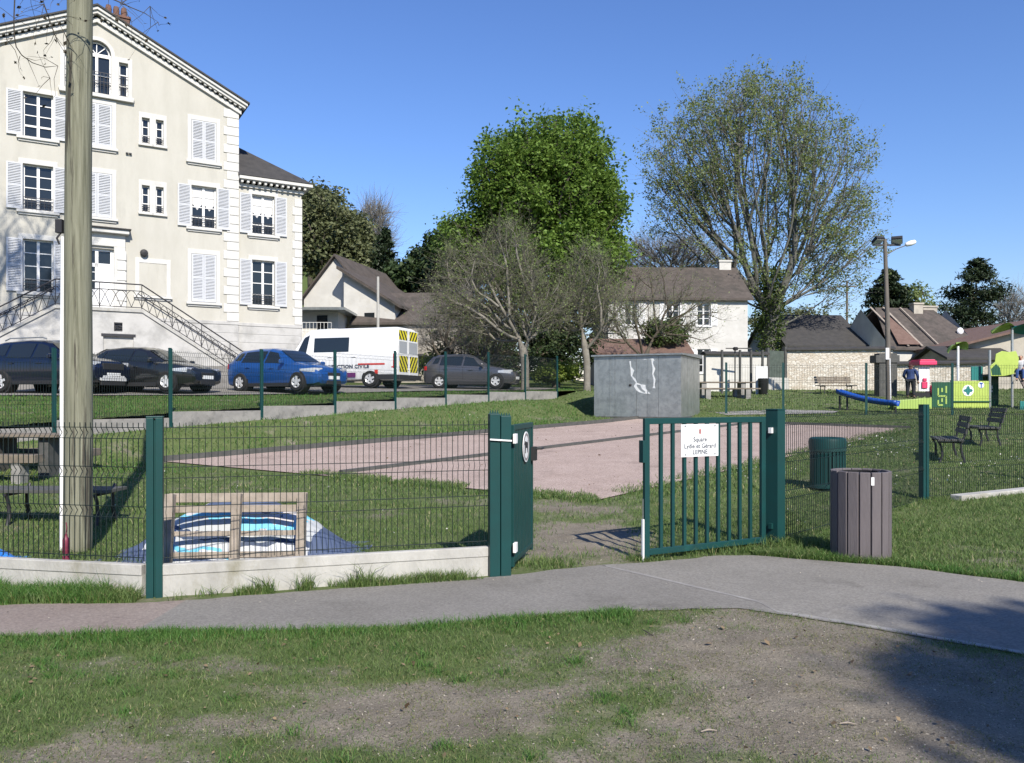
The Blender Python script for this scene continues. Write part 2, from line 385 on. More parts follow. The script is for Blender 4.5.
# asphalt
def asphalt(name, base, light, spk=.16):
    m = mat(name, base, .9, light, 1.2, 7, bump=.35, bscale=160, spec=.08, c3=tuple(v*.72 for v in base), scale3=.9, thr3=(.56, .72))
    n = m.node_tree.nodes; l = m.node_tree.links; b = n['Principled BSDF']
    tc = n.new('ShaderNodeTexCoord'); vz = n.new('ShaderNodeTexVoronoi'); vz.inputs['Scale'].default_value = 70; l.new(tc.outputs['Object'], vz.inputs['Vector'])
    mr = n.new('ShaderNodeMapRange'); mr.inputs[1].default_value = .0; mr.inputs[2].default_value = 1; mr.inputs[3].default_value = 1-spk; mr.inputs[4].default_value = 1+spk
    sp = n.new('ShaderNodeSeparateColor'); l.new(vz.outputs['Color'], sp.inputs[0]); l.new(sp.outputs[0], mr.inputs[0])
    src = b.inputs['Base Color'].links[0].from_socket
    mx = n.new('ShaderNodeMix'); mx.data_type = 'RGBA'; mx.blend_type = 'MULTIPLY'; mx.inputs[0].default_value = 1
    l.new(src, mx.inputs[6]); l.new(mr.outputs[0], mx.inputs[7]); l.new(mx.outputs[2], b.inputs['Base Color'])
    return m
M['asphalt'] = asphalt('asphalt', (.182, .173, .157), (.22, .21, .192))
M['asphalt_old'] = asphalt('asphalt_old', (.215, .178, .158), (.255, .218, .195))
M['asphalt_new'] = asphalt('asphalt_grey', (.196, .186, .168), (.235, .224, .203))
def strip(name, lo, hi, x0, x1, st, z, m, jit=.02):
    xx = np.arange(x0, x1+1e-6, st); k = 6
    a = lo(xx)+jit*(fbm(xx*5, xx*0+3, 4)-.5)*4; b = hi(xx)+jit*(fbm(xx*5, xx*0+33, 4)-.5)*4
    b = np.maximum(b, a+.001)
    V = []
    for t in np.linspace(0, 1, k): V.append(np.stack([xx, a+(b-a)*t, np.full(len(xx), z)], 1))
    V = np.concatenate(V); n = len(xx); i = (np.arange(k-1)[:, None]*n+np.arange(n-1)[None]).ravel()
    return npmesh(name, V, np.stack([i, i+1, i+n+1, i+n], 1), m)
# three pours of asphalt: pinkish old one at the left, the middle one, a paler one from the gate to the right
def seamL(x): return np.where(x < -2.62, 1, 0)
seam_r = lambda x: np.interp(x, [.85, 2.05], [7.76, 6.2])          # joint from the gate to the near edge
o = strip('path', lambda x: path_near(x), lambda x: path_far(x), -30, -2.56, .07, .004, M['asphalt_old']); tag(o, kind='structure')
o = strip('path', lambda x: path_near(x), lambda x: np.where(x < .85, path_far(x), np.maximum(seam_r(x), path_near(x))), -2.60, 2.05, .05, .005, M['asphalt']); tag(o, kind='structure')
o = strip('path', lambda x: np.where(x < 2.0, np.maximum(seam_r(x)+.012, path_near(x)), path_near(x)), lambda x: path_far(x), .86, 14, .05, .006, M['asphalt_new']); tag(o, kind='structure')
def edge_strip(name, f, x0, x1, wdt, z, m):
    o = strip(name, lambda x: f(x)-wdt/2, lambda x: f(x)+wdt/2, x0, x1, .05, z, m, .006); tag(o, kind='structure'); return o
M['joint'] = mat('path_joint', (.30, .29, .27), .9, (.2, .19, .18), 8)
edge_strip('path_joint', lambda x: np.where(x < 2.0, seam_r(np.clip(x, .86, 2.05)), path_near(x)+.05), .9, 12, .07, .0072, M['joint'])

# boules court
M['gravel'] = asphalt('pink_gravel', (.325, .255, .222), (.395, .315, .277), .3)
def inset(poly, k): 
    cx = sum(p[0] for p in poly)/4; cy_ = sum(p[1] for p in poly)/4
    return [(p[0]+(cx-p[0])*k, p[1]+(cy_-p[1])*k) for p in poly]
def court_grid():
    n = 60; V = []; A, B, Cc, D = [np.array(p) for p in COURT]
    for i in range(n+1):
        for j in range(n+1):
            s, t = i/n, j/n
            p = (A*(1-s)+B*s)*(1-t)+(D*(1-s)+Cc*s)*t
            V.append((p[0], p[1], .045*(p[1]-10)+.008))
    V = np.array(V); V[:, 2] = np.where(V[:, 1] > 28, ground(V[:, 0], V[:, 1])+.008, V[:, 2])
    V[:, 2] = np.maximum(V[:, 2], ground(V[:, 0], V[:, 1])*0+V[:, 2])
    i = (np.arange(n)[:, None]*(n+1)+np.arange(n)[None]).ravel()
    return npmesh('gravel_court', V, np.stack([i, i+1, i+n+2, i+n+1], 1)[:, ::-1], M['gravel'])
tag(court_grid(), kind='structure')
def zc(x, y): return G(x, y)+.02
def beam(label, a, b, w_, h, m, lift=0, name='timber_edging', cat='edging'):
    mb = MB(); k = 12
    A = Vector((a[0], a[1], 0)); Bv = Vector((b[0], b[1], 0)); dr = (Bv-A).normalized(); nn = Vector((-dr.y, dr.x, 0))*w_/2
    vs = []
    for i in range(k+1):
        p = A.lerp(Bv, i/k); z = zc(p.x, p.y)+lift
        for q, h_ in ((p-nn, -.1), (p+nn, -.1), (p+nn, h), (p-nn, h)): vs.append((q.x, q.y, z+h_))
    fs = [(i*4+j, i*4+(j+1) % 4, (i+1)*4+(j+1) % 4, (i+1)*4+j) for i in range(k) for j in range(4)]+[(3, 2, 1, 0), (k*4, k*4+1, k*4+2, k*4+3)]
    mb.add(vs, fs); o = mb.build(name, m); return tag(o, label, cat)
beam('weathered timber board edging the bank side of the pink gravel court', COURT[0], COURT[1], .08, .10, M['dark_wood'])
beam('timber board along the far short end of the pink gravel court', COURT[1], COURT[2], .08, .07, M['dark_wood'])
def lerp2(a, b, t): return (a[0]+(b[0]-a[0])*t, a[1]+(b[1]-a[1])*t)
m0, m1 = lerp2(COURT[0], COURT[3], .45), lerp2(COURT[1], COURT[2], .45)
beam('long timber beam dividing the pink gravel court lengthwise', lerp2(m0, m1, .02), lerp2(m0, m1, .97), .1, .05, M['dark_wood'], name='divider_beam', cat='beam')

# car park asphalt
def sheet(name, poly, zf, m, lift, st=.8):
    x0 = min(p[0] for p in poly); x1 = max(p[0] for p in poly); y0 = min(p[1] for p in poly); y1 = max(p[1] for p in poly)
    bm = bmesh.new(); vs_ = [bm.verts.new((p[0], p[1], 0)) for p in poly]; bm.faces.new(vs_)
    for k in np.arange(x0+st, x1, st): bmesh.ops.bisect_plane(bm, geom=bm.verts[:]+bm.edges[:]+bm.faces[:], plane_co=(k, 0, 0), plane_no=(1, 0, 0))
    for k in np.arange(y0+st, y1, st): bmesh.ops.bisect_plane(bm, geom=bm.verts[:]+bm.edges[:]+bm.faces[:], plane_co=(0, k, 0), plane_no=(0, 1, 0))
    for v in bm.verts: v.co.z = float(zf(v.co.x, v.co.y))+lift
    bmesh.ops.recalc_face_normals(bm, faces=bm.faces)
    me = bpy.data.meshes.new(name); bm.to_mesh(me); bm.free(); me.materials.append(m)
    o = bpy.data.objects.new(name, me); col.objects.link(o); return tag(o, kind='structure')
sheet('car_park', [(-40, 20), (-13.6, 23.6), (-9.5, 25), (-6.6, 26.8), (-1.8, 31), (1.5, 35.5), (2.2, 38), (-5, 41), (-9, 39.5), (-40, 40)], upper, M['asphalt'], .04, .5)
# ------------------------------------------------------------------ the villa
villa = thing('villa', 'tall cream villa with white shutters, gabled front and double outside staircase', 'house', (BX, BY, BZ), BROT)
T = .22
def rect(x0, x1, z0, z1): return [(x0, z0), (x1, z0), (x1, z1), (x0, z1)]
ROWS = [(9.15, 10.9), (6.27, 8.07), (3.05, 5.12)]
HW = 5.56; ZE = 11.62; ZA = 14.3         # half width, wall top at the corner, wall top at the gable
WX = 8.45; RC = .25; WZ = 8.45           # wing: right end, set back, wall top
arch = [(-.52, 11.3), (.52, 11.3), (.52, 12.95)]+[(.52*cos(a), 12.95+.52*sin(a)) for a in np.linspace(.2, pi-.2, 9)]+[(-.52, 12.95)]
holes = [arch]
wins = []       # x0,x1,z0,z1,kind,y
def addwin(c, wd, z0, z1, kind, y=0): wins.append((c-wd/2, c+wd/2, z0, z1, kind, y))
for i, (z0, z1) in enumerate(ROWS):
    addwin(-2.06, 1.02, z0, z1, 'open'); addwin(-4.62, 1.02, z0, z1, 'open')
    addwin(4.13, 1.02, z0, z1, ['closed', 'curtain', 'closed'][i])
    if i < 2:
        addwin(0, 1.1, z0, z1, 'closed')
        addwin(1.82, .30, z0+.42, z1-.27, 'slit'); addwin(2.36, .30, z0+.42, z1-.27, 'slit')
addwin(2.1, 1.05, 3.2, 4.55, 'blind')
addwin(-.98, .34, 11.35, 12.75, 'slit_rail'); addwin(.98, .34, 11.35, 12.75, 'slit_rail')
door_hole = (-.62, .62, 2.42, 5.0)
for w_ in wins:
    if w_[4] not in ('blind',): holes.append(rect(*w_[:4]))
holes.append(rect(*door_hole))
base_door = (.15, 1.25, .0, 1.25)
mb = MB()
mb.wall([(-HW, 2.2), (HW, 2.2), (HW, ZE), (0, ZA), (-HW, ZE)], holes, 0, T)
mb.bx(-HW, -HW+.02, .02, 12, 0, ZE); mb.bx(HW-.02, HW, .02, 12, 0, ZE); 
mb.prism([(-HW, 0), (HW, 0), (HW, ZE), (0, ZA), (-HW, ZE)], 12, 12.02)
wingw = []
for (z0, z1), k in ((ROWS[1], 'curtain'), (ROWS[2], 'open')): wingw.append((6.72-.5, 6.72+.5, z0+.02, z1, k, RC))
mb.wall([(HW, 2.2), (WX, 2.2), (WX, WZ), (HW, WZ)], [rect(*q[:4]) for q in wingw], RC, T)
mb.bx(WX-.02, WX, RC+.01, 9, 0, WZ); mb.bx(HW, WX, 9, 9.02, 0, WZ)
mb.build('wall', M['stucco'], villa)
# plinth of pale stone with a string course and quoins
mb = MB()
mb.wall([(-HW, -1), (HW, -1), (HW, 2.2), (-HW, 2.2)], [], -.03, .1)
mb.wall([(HW, -1), (WX, -1), (WX, 2.2), (HW, 2.2)], [], RC-.03, .1)

for k in range(8):
    z = -.9+k*.38; mb.bx(-HW, HW, -.045, -.0, z, z+.365); mb.bx(HW+.04, WX, RC-.045, RC, z, z+.365)
mb.bx(-HW-.04, HW+.04, -.07, .01, 2.12, 2.26); mb.bx(HW+.03, WX+.04, RC-.07, RC+.01, 2.12, 2.26)
mb.bx(HW, HW+.03, -.03, RC, -1, 2.2); mb.bx(WX, WX+.03, RC-.03, 9, -1, 2.2)
mb.build('plinth', M['plinth_stone'], villa, bevel=.01)
for q in range(3):
    mb = MB()
    for k in range(24):
        z = 2.28+k*.39; wd = .62 if k % 2 else .48
        if q == 2:
            if z < WZ-.35: mb.bx(WX-(.42 if k % 2 else .32), WX+.035, RC-.035, RC+.3, z, z+.37)
        elif z < ZE-.2: mb.bx(HW-wd, HW+.035, -.035, .3, z, z+.37) if q else mb.bx(-HW-.035, -HW+wd, -.035, .3, z, z+.37)
    mb.build('quoin_column', M['stone_white'], villa, bevel=.012)
# raking cornice
def rake(mb, s, y0, y1, h0, h1, ext, mi=0):
    sl = (ZA-ZE)/HW; x1 = HW+ext
    mb.prism([(0, ZA+h0), (s*x1, ZA-sl*x1+h0), (s*x1, ZA-sl*x1+h1), (0, ZA+h1)], y0, y1, mi)
mb = MB()
for s in (-1, 1):
    rake(mb, s, -.12, .02, -.12, .06, .12); rake(mb, s, -.30, .02, .17, .30, .26); rake(mb, s, -.38, .02, .30, .42, .34)
    n = 27
    for k in range(n):
        x = s*(.2+k*.208); z = ZA-(ZA-ZE)/HW*abs(x)
        mb.box((x, -.17, z+.13), (.11, .14, .07), 0, 0, 0, s*atan2(ZA-ZE, HW))
mb.build('cornice', M['stone_white'], villa)
mb = MB()
sl = (ZA-ZE)/HW
for s in (-1, 1):
    mb.prism([(0, ZA+.43), (s*(HW+.42), ZA-sl*(HW+.42)+.43), (s*(HW+.42), ZA-sl*(HW+.42)+.5), (0, ZA+.5)], -.44, 12.3)
roof = mb.build('roof', M['slate'], villa)
mb = MB()
mb.bx(.35, 1.35, 1.6, 2.2, ZA-.5, ZA+1.0); mb.bx(.3, 1.4, 1.55, 2.25, ZA+1.0, ZA+1.1)
for k in range(3): mb.lathe([(.11, 0), (.13, .3), (.1, .45)], 8, (.55+k*.3, 1.9, ZA+1.1))
mb.build('chimney', M['brick'], roof, bevel=.01)
# wing roof, hipped, with a boxed eave on brackets
mb = MB()
x0, x1, y0, y1 = HW, WX+.45, RC-.45, 9.4; z = WZ+.32
mb.add([(x0, y0, z), (x1, y0, z), (x1, y1, z), (x0, y1, z), (x0, 1.9, z+1.95), (x0, 6.9, z+1.95), (x0+.35, 2.2, z+1.95), (x0+.35, 6.6, z+1.95)],
       [(0, 1, 6, 4), (1, 2, 7, 6), (2, 3, 5, 7), (4, 6, 7, 5), (0, 4, 5, 3), (3, 2, 1, 0)])
mb.build('wing_roof', M['slate'], villa)
mb = MB()
mb.bx(HW+.04, WX+.42, RC-.42, RC+.02, WZ+.17, WZ+.30); mb.bx(WX, WX+.42, RC+.02, 9.2, WZ+.17, WZ+.30)
mb.bx(HW+.04, WX+.10, RC-.1, RC+.02, WZ-.12, WZ+.02)
for k in range(12): mb.bx(HW+.12+k*.255, HW+.22+k*.255, RC-.34, RC+.0, WZ+.03, WZ+.165)
mb.build('wing_cornice', M['stone_white'], villa)
mb = MB(); mb.tube([(x0+.3, 2.2, z+1.9), (x0+.3, 2.2, z+2.6), (x0+.3, 2.2, z+3.0)], [.05, .03, .008], 6); mb.lathe([(.02, 0), (.09, .08), (.02, .16)], 8, (x0+.3, 2.2, z+2.4))
mb.build('finial', M['zinc'], villa)

def casement(x0, x1, z0, z1, y, cross, cols=2, rows=4):
    """frame + glazing bars (0) and the dark panes behind (1)"""
    mb = MB(); f = .055
    mb.bx(x0, x0+f, y, y+.06, z0, z1); mb.bx(x1-f, x1, y, y+.06, z0, z1); mb.bx(x0+f, x1-f, y, y+.06, z1-f, z1); mb.bx(x0+f, x1-f, y, y+.06, z0, z0+f)
    for k in range(1, cols): 
        xm = x0+(x1-x0)*k/cols; mb.bx(xm-.05, xm+.05, y-.01, y+.055, z0+f, z1-f)
    for k in range(1, rows):
        zm = z0+(z1-z0)*k/rows; mb.bx(x0+f, x1-f, y+.012, y+.045, zm-.018, zm+.018)
    if cross: mb.bx(x0+f, x1-f, y-.012, y+.05, z0+.42, z0+.49)
    return mb
def shutter(x0, x1, z0, z1, y):
    mb = MB(); f = .06; t = .035
    mb.bx(x0, x0+f, y-t, y, z0, z1); mb.bx(x1-f, x1, y-t, y, z0, z1)
    zm = (z0+z1)/2
    for a, b in ((z0, z0+f+.04), (zm-f/2, zm+f/2), (z1-f, z1)): mb.bx(x0+f, x1-f, y-t, y, a, b)
    for a, b in ((z0+f+.04, zm-f/2), (zm+f/2, z1-f)):
        n = int((b-a)/.062)
        for k in range(n):
            zc_ = a+(b-a)*(k+.5)/n
            mb.box(((x0+x1)/2, y-t/2, zc_), (x1-x0-2*f, .009, .066), 0, 0, radians(-38))
    mb.bx(x0+f, x1-f, y-.006, y-.001, z0+f, z1-f)
    return mb
def rail_mb(x0, x1, z0, z1, y, n=7):
    mb = MB()
    for z in (z0, (z0+z1)/2+.06, z1): mb.bar((x0, y, z), (x1, y, z), .022, .022)
    for k in range(n+1):
        x = x0+(x1-x0)*k/n; mb.bar((x, y, z0), (x, y, z1), .016, .016)
    for k in range(n):
        xc = x0+(x1-x0)*(k+.5)/n; r = (x1-x0)/n*.36
        mb.tube([(xc+r*cos(a), y, (z0+z1)/2-.06+r*sin(a)) for a in np.linspace(0, 2*pi, 9)], .008, 4, cap=False)
    return mb
def window(parent, x0, x1, z0, z1, kind, y):
    sur = MB(); m_ = .16
    sur.bx(x0-m_, x0-.001, y-.03, y+.02, z0-.02, z1+.2); sur.bx(x1+.001, x1+m_, y-.03, y+.02, z0-.02, z1+.2); sur.bx(x0-.001, x1+.001, y-.03, y+.02, z1+.001, z1+.2)
    if kind == 'slit': sur = MB(); sur.bx(x0-.12, x0-.001, y-.03, y+.02, z0-.02, z1+.22); sur.bx(x1+.001, x1+.12, y-.03, y+.02, z0-.02, z1+.22); sur.bx(x0-.001, x1+.001, y-.03, y+.02, z1+.001, z1+.22)
    root = sur.build('window', M['stone_white'], parent, bevel=.006)
    s = MB(); s.bx(x0-m_-.06, x1+m_+.06, y-.13, y+.05, z0-.12, z0-.021); s.bx(x0-m_, x1+m_, y-.06, y+.05, z0-.2, z0-.121)
    if kind == 'slit': s = MB(); s.bx(x0-.14, x1+.14, y-.1, y+.05, z0-.12, z0-.021)
    s.build('sill', M['stone_white'], root, bevel=.006)
    if kind == 'closed':
        xm = (x0+x1)/2
        shutter(x0+.01, xm-.005, z0+.01, z1-.01, y+.01).build('shutter', M['shutter'], root); shutter(xm+.005, x1-.01, z0+.01, z1-.01, y+.01).build('shutter', M['shutter'], root)
        p = MB(); p.bx(x0, x1, y+.1, y+.12, z0, z1); p.build('pane', M['glass'], root)
        return root
    if kind == 'blind':
        p = MB(); p.bx(x0, x1, y-.012, y+.02, z0+.001, z1); p.bx(x0+.34, x0+.37, y-.025, y-.011, z0, z1); p.bx(x0+.68, x0+.71, y-.025, y-.011, z0, z1)
        p.build('filled_panel', M['stucco'], root); return root
    rows = 4 if z1-z0 > 1.5 else 3
    casement(x0, x1, z0, z1, y+.13, kind == 'open' and z0 > 9, 1 if kind.startswith('slit') else 2, rows).build('frame', M['white_paint'], root)
    p = MB(); p.bx(x0, x1, y+.18, y+.19, z0, z1); p.build('pane', M['glass'], root)
    if kind == 'curtain':
        p = MB()
        for a, b in ((x0+.07, (x0+x1)/2-.06), ((x0+x1)/2+.06, x1-.07)):
            n = 10; top = z1-.07; 
            pts = [(a+(b-a)*k/n, top-.95+.25*abs(k/n-.5)*2+.0*k) for k in range(n+1)]
            p.prism([(a, top), (a, pts[0][1])]+[(q[0], q[1]) for q in pts[1:-1]]+[(b, pts[-1][1]), (b, top)], y+.165, y+.17)
        p.build('curtain', M['curtain'], root)
    if kind in ('open', 'curtain'):
        sw = (x1-x0)/2+.03
        shutter(x0-.02-sw, x0-.02, z0, z1, y-.045).build('shutter', M['shutter'], root); shutter(x1+.02, x1+.02+sw, z0, z1, y-.045).build('shutter', M['shutter'], root)
        if z0 < 9: rail_mb(x0, x1, z0+.05, z0+.5, y+.02).build('guard_rail', M['iron'], root)
    if kind in ('slit', ):
        rail_mb(x0, x1, z0+.04, z0+.3, y+.04, 2).build('guard_rail', M['iron'], root)
    if kind == 'slit_rail':
        rail_mb(x0, x1, z0+.04, z0+.85, y+.04, 3).build('guard_rail', M['iron'], root)
    return root
for q in wins: window(villa, *q)
for q in wingw: window(villa, *q)
# the arched attic window
mb = MB(); o_ = [(.66*cos(a), 12.95+.66*sin(a)) for a in np.linspace(0, pi, 15)]; i_ = [(.521*cos(a), 12.95+.521*sin(a)) for a in np.linspace(0, pi, 15)]
for k in range(14): mb.prism([i_[k], o_[k], o_[k+1], i_[k+1]], -.04, .02)
mb.bx(.521, .66, -.04, .02, 11.3, 12.95); mb.bx(-.66, -.521, -.04, .02, 11.3, 12.95); 
aw = mb.build('window', M['stone_white'], villa)
mb = casement(-.52, .52, 11.3, 12.9, .13, False, 2, 2); mb.bx(-.52, .52, .12, .19, 12.88, 12.98)
for a in (pi/4, pi/2, 3*pi/4): mb.bar((0, .155, 12.95), (.5*cos(a), .155, 12.95+.5*sin(a)), .03, .03)
mb.tube([(.47*cos(a), .155, 12.95+.47*sin(a)) for a in np.linspace(0, pi, 11)], .035, 4); mb.build('frame', M['white_paint'], aw)
mb = MB(); mb.prism([(-.52, 11.3), (.52, 11.3), (.52, 12.95)]+[(.52*cos(a), 12.95+.52*sin(a)) for a in np.linspace(.1, pi-.1, 9)]+[(-.52, 12.95)], .2, .21); mb.build('pane', M['glass'], aw)
mb = MB(); mb.bx(-1.35, 1.35, -.16, .05, 11.14, 11.28); mb.build('sill', M['stone_white'], aw)
rail_mb(-.52, .52, 11.34, 12.2, .03, 8).build('guard_rail', M['iron'], aw)
# the entrance
mb = MB(); x0, x1, z0, z1 = door_hole
mb.bx(x0-.42, x0-.001, -.1, .02, z0, z1+.1); mb.bx(x1+.001, x1+.42, -.1, .02, z0, z1+.1); mb.bx(x0-.42, x1+.42, -.1, .02, z1+.1, z1+.62); mb.bx(x0-.55, x1+.55, -.34, .02, z1+.62, z1+.78)
for k in range(6): 
    for s in (-1, 1): mb.bx(s*(x1+.1), s*(x1+.46), -.13, -.08, z0+.05+k*.42, z0+.42+k*.42)
dr = mb.build('door', M['stone_white'], villa, bevel=.01)
mb = MB(); mb.bx(x0-.62, x1+.62, -.42, .0, z1+.785, z1+.83); mb.build('canopy', M['slate'], dr)
mb = MB(); y = .14
mb.bx(x0, x1, y, y+.05, z0, z0+.9); mb.bx(x0, x0+.1, y, y+.06, z0+.9, z1); mb.bx(x1-.12, x1, y, y+.06, z0+.9, z1); mb.bx(-.06, .06, y-.01, y+.06, z0+.9, z1); mb.bx(x0+.1, x1-.1, y, y+.06, z1-.1, z1); mb.bx(x0+.1, x1-.1, y-.01, y+.06, z1-.75, z1-.6)
mb.bx(.06, x1-.12, y-.004, y+.05, z0+.9, z1-.75)
for k in range(2): mb.bx(x0+.1, -.06, y+.01, y+.05, z0+1.25+k*.35, z0+1.28+k*.35)
mb.build('door_leaf', M['white_paint'], dr); mb = MB(); mb.bx(x0, x1, y+.07, y+.08, z0, z1); mb.build('pane', M['glass'], dr)
mb = MB(); mb.lathe([(.01, -.02), (.13, 0), (.16, .12), (.1, .2)], 12, (1.75, -.2, 4.95), 'Y'); mb.bar((1.75, -.02, 4.95), (1.75, -.22, 4.95), .03, .03); mb.build('wall_lamp', M['black_plastic'], villa)
mb = MB()
for s in (-.06, .06): mb.bx(1.17+s-.05, 1.17+s+.05, -.1, 0, 9.0, 9.05)
mb.build('bracket', M['iron'], villa)

# double staircase along the front: two flights meeting at a landing before the door
ST0, ST1, LX, LZ, EX = -.0, -1.75, 1.5, 2.28, 5.45
mb = MB()
def stair_profile(s):
    n = 15; pts = [(0, -1), (0, LZ), (s*LX, LZ)]
    for k in range(n):
        xa = LX+(EX-LX)*k/n; xb = LX+(EX-LX)*(k+1)/n; z = LZ-(LZ+.3)*(k+1)/n
        pts += [(s*xa, z), (s*xb, z)]
    pts += [(s*EX, -1)]
    return pts
for s in (-1, 1): mb.prism(stair_profile(s), ST1+.1, -.04)
stair = mb.build('staircase', M['plinth_stone'], villa)
# solid cheek wall with cellar door and its coping
mb = MB()
for s in (-1, 1): 
    pr = [(0, -1), (s*EX, -1), (s*EX, -.28), (s*LX, LZ+.0), (0, LZ+.0)]
    if s > 0: mb.wall(pr, [rect(*[.12, 1.2, -.5, 1.3]), rect(.5, .8, 1.5, 1.85)], ST1, .18)
    else: mb.wall([(-x, z) for x, z in [(0, -1), (EX, -1), (EX, -.28), (LX, LZ), (0, LZ)]][::-1], [], ST1, .18)
mb.build('cheek_wall', M['plinth_stone'], stair)
mb = MB()
for s in (-1, 1):
    mb.prism([(s*LX, LZ+.002), (s*EX, -.278), (s*EX, -.16), (s*LX, LZ+.13)], ST1-.06, ST1+.2)
mb.bx(-LX, LX, ST1-.06, ST1+.2, LZ+.002, LZ+.13)
mb.build('coping', M['concrete'], stair)
mb = MB(); mb.bx(.12, 1.2, ST1+.15, ST1+.17, -.5, 1.3); mb.build('cellar_door', M['white_paint'], stair)
mb = MB(); mb.bx(.05, 1.27, ST1-.03, ST1+.02, 1.302, 1.4); mb.bx(.5, .8, ST1+.1, ST1+.12, 1.5, 1.85)
for k in range(4): mb.bx(.5, .8, ST1+.03, ST1+.05, 1.53+k*.09, 1.56+k*.09)
mb.build('vent', M['iron'], stair)
def rail_run(a, b, n, y):
    """hand rail, mid rail and pointed-arch infill between two base points"""
    a = Vector((a[0], y, a[1])); b = Vector((b[0], y, b[1])); mb = MB(); H = 1.0; up = Vector((0, 0, 1))
    mb.tube([a+up*H, b+up*H], .028, 6); mb.bar(a+up*.74, b+up*.74, .02, .03); mb.bar(a+up*.08, b+up*.08, .02, .03)
    for k in range(n+1):
        p = a.lerp(b, k/n)
        if k % 4 == 0: mb.bar(p, p+up*H, .028, .028)
    for k in range(n):
        p = a.lerp(b, k/n); q = a.lerp(b, (k+1)/n); d = q-p
        for e, f in ((p, q), (q, p)):
            pts = [e.lerp(f, t)+up*(.08+.66*sin(t*pi/2)) for t in np.linspace(0, 1, 7)]
            mb.tube(pts, .011, 4, cap=False)
    return mb
def stair_railing(s):
    mb = rail_run((s*LX, LZ+.12), (s*EX, -.17), 14, ST1+.07)
    mb2 = rail_run((0, LZ+.12), (s*LX, LZ+.12), 4, ST1+.07)
    mb.add(mb2.v, mb2.f)
    e = Vector((s*EX, ST1+.07, -.17)); mb.bar(e-Vector((0, 0, .6)), e+Vector((0, 0, 1.05)), .05, .05)
    return mb
for s in (-1, 1): stair_railing(s).build('railing', M['iron'], stair)
for s in (-1, 1):   # railing on the wall side is only a hand rail
    mb = MB(); mb.tube([(s*LX, -.12, LZ+.95), (s*EX, -.12, .7)], .022, 6); mb.build('hand_rail', M['iron'], stair)
# ------------------------------------------------------------------ houses beyond
def house(name, label, cat, loc, rz, wd, dp, hw, hr, mw, mr, over=.35, ridge='x', wins=(), chim=None, hip=0, th=.14, doors=()):
    """box wd (x) by dp (y), front at y=0 facing -y, centred on x; gabled roof"""
    t = thing(name, label, cat, loc, rz)
    x = wd/2; mb = MB()
    holes = [rect(q[0]-q[2]/2, q[0]+q[2]/2, q[1], q[1]+q[3]) for q in wins]
    if ridge == 'x':
        mb.wall(rect(-x, x, -1.5, hw), holes, 0, .18); mb.bx(-x, x, dp-.02, dp, -1.5, hw)
        for s in (-1, 1):
            mb.add([(s*x, 0, -1.5), (s*x, dp, -1.5), (s*x, dp, hw), (s*x, dp/2, hr), (s*x, 0, hw)], [(0, 1, 2, 3, 4)])
    else:
        mb.wall([(-x, -1.5), (x, -1.5), (x, hw), (0, hr), (-x, hw)], holes, 0, .18); mb.prism([(-x, -1.5), (x, -1.5), (x, hw), (0, hr), (-x, hw)], dp-.02, dp)
        for s in (-1, 1): mb.bx(s*x-.01, s*x+.01, .01, dp-.03, -1.5, hw)
    mb.build('wall', mw, t)
    mb = MB(); e = over
    if ridge == 'x':
        sl = (hr-hw)/(dp/2)
        for s in (0, 1):
            y0 = -e if s == 0 else dp+e; zz = hw-sl*e
            a = [(-x-e, y0, zz), (x+e, y0, zz), (x+e-hip, dp/2, hr), (-x-e+hip, dp/2, hr)]
            mb.add(a+[(p[0], p[1], p[2]+th) for p in a], [(0, 1, 2, 3), (4, 5, 6, 7), (0, 1, 5, 4), (1, 2, 6, 5), (3, 0, 4, 7)])
    else:
        sl = (hr-hw)/x
        for s in (-1, 1):
            a = [(s*(x+e), -e, hw-sl*e), (s*(x+e), dp+e, hw-sl*e), (0, dp+e, hr), (0, -e, hr)]
            mb.add(a+[(p[0], p[1], p[2]+th) for p in a], [(0, 1, 2, 3), (4, 5, 6, 7), (0, 1, 5, 4), (1, 2, 6, 5), (3, 0, 4, 7)])
    rf = mb.build('roof', mr, t)
    if chim:
        for c in chim:
            mb = MB(); mb.bx(c[0]-c[2]/2, c[0]+c[2]/2, c[1]-.25, c[1]+.25, hw, hr+c[3]); mb.bx(c[0]-c[2]/2-.06, c[0]+c[2]/2+.06, c[1]-.31, c[1]+.31, hr+c[3], hr+c[3]+.12); mb.build('chimney', M['brick'] if len(c) < 5 else c[4], rf)
    for q in wins:
        cx, z0, w_, h_ = q[:4]; k = q[4] if len(q) > 4 else ''
        mb = casement(cx-w_/2, cx+w_/2, z0, z0+h_, .1, False, 2, 3); mb.bx(cx-w_/2-.1, cx+w_/2+.1, -.06, .05, z0-.1, z0-.01)
        f = mb.build('window', M['white_paint'], t); mb = MB(); mb.bx(cx-w_/2, cx+w_/2, .15, .16, z0, z0+h_); mb.build('pane', M['glass'], f)
        if k == 's':
            for s in (-1, 1):
                xa = cx+s*(w_/2+.02); shutter(min(xa, xa+s*w_/2), max(xa, xa+s*w_/2), z0, z0+h_, -.02).build('shutter', M['white_paint'], f)
    return t
def rotz(a, b): return atan2(b.y-a.y, b.x-a.x)
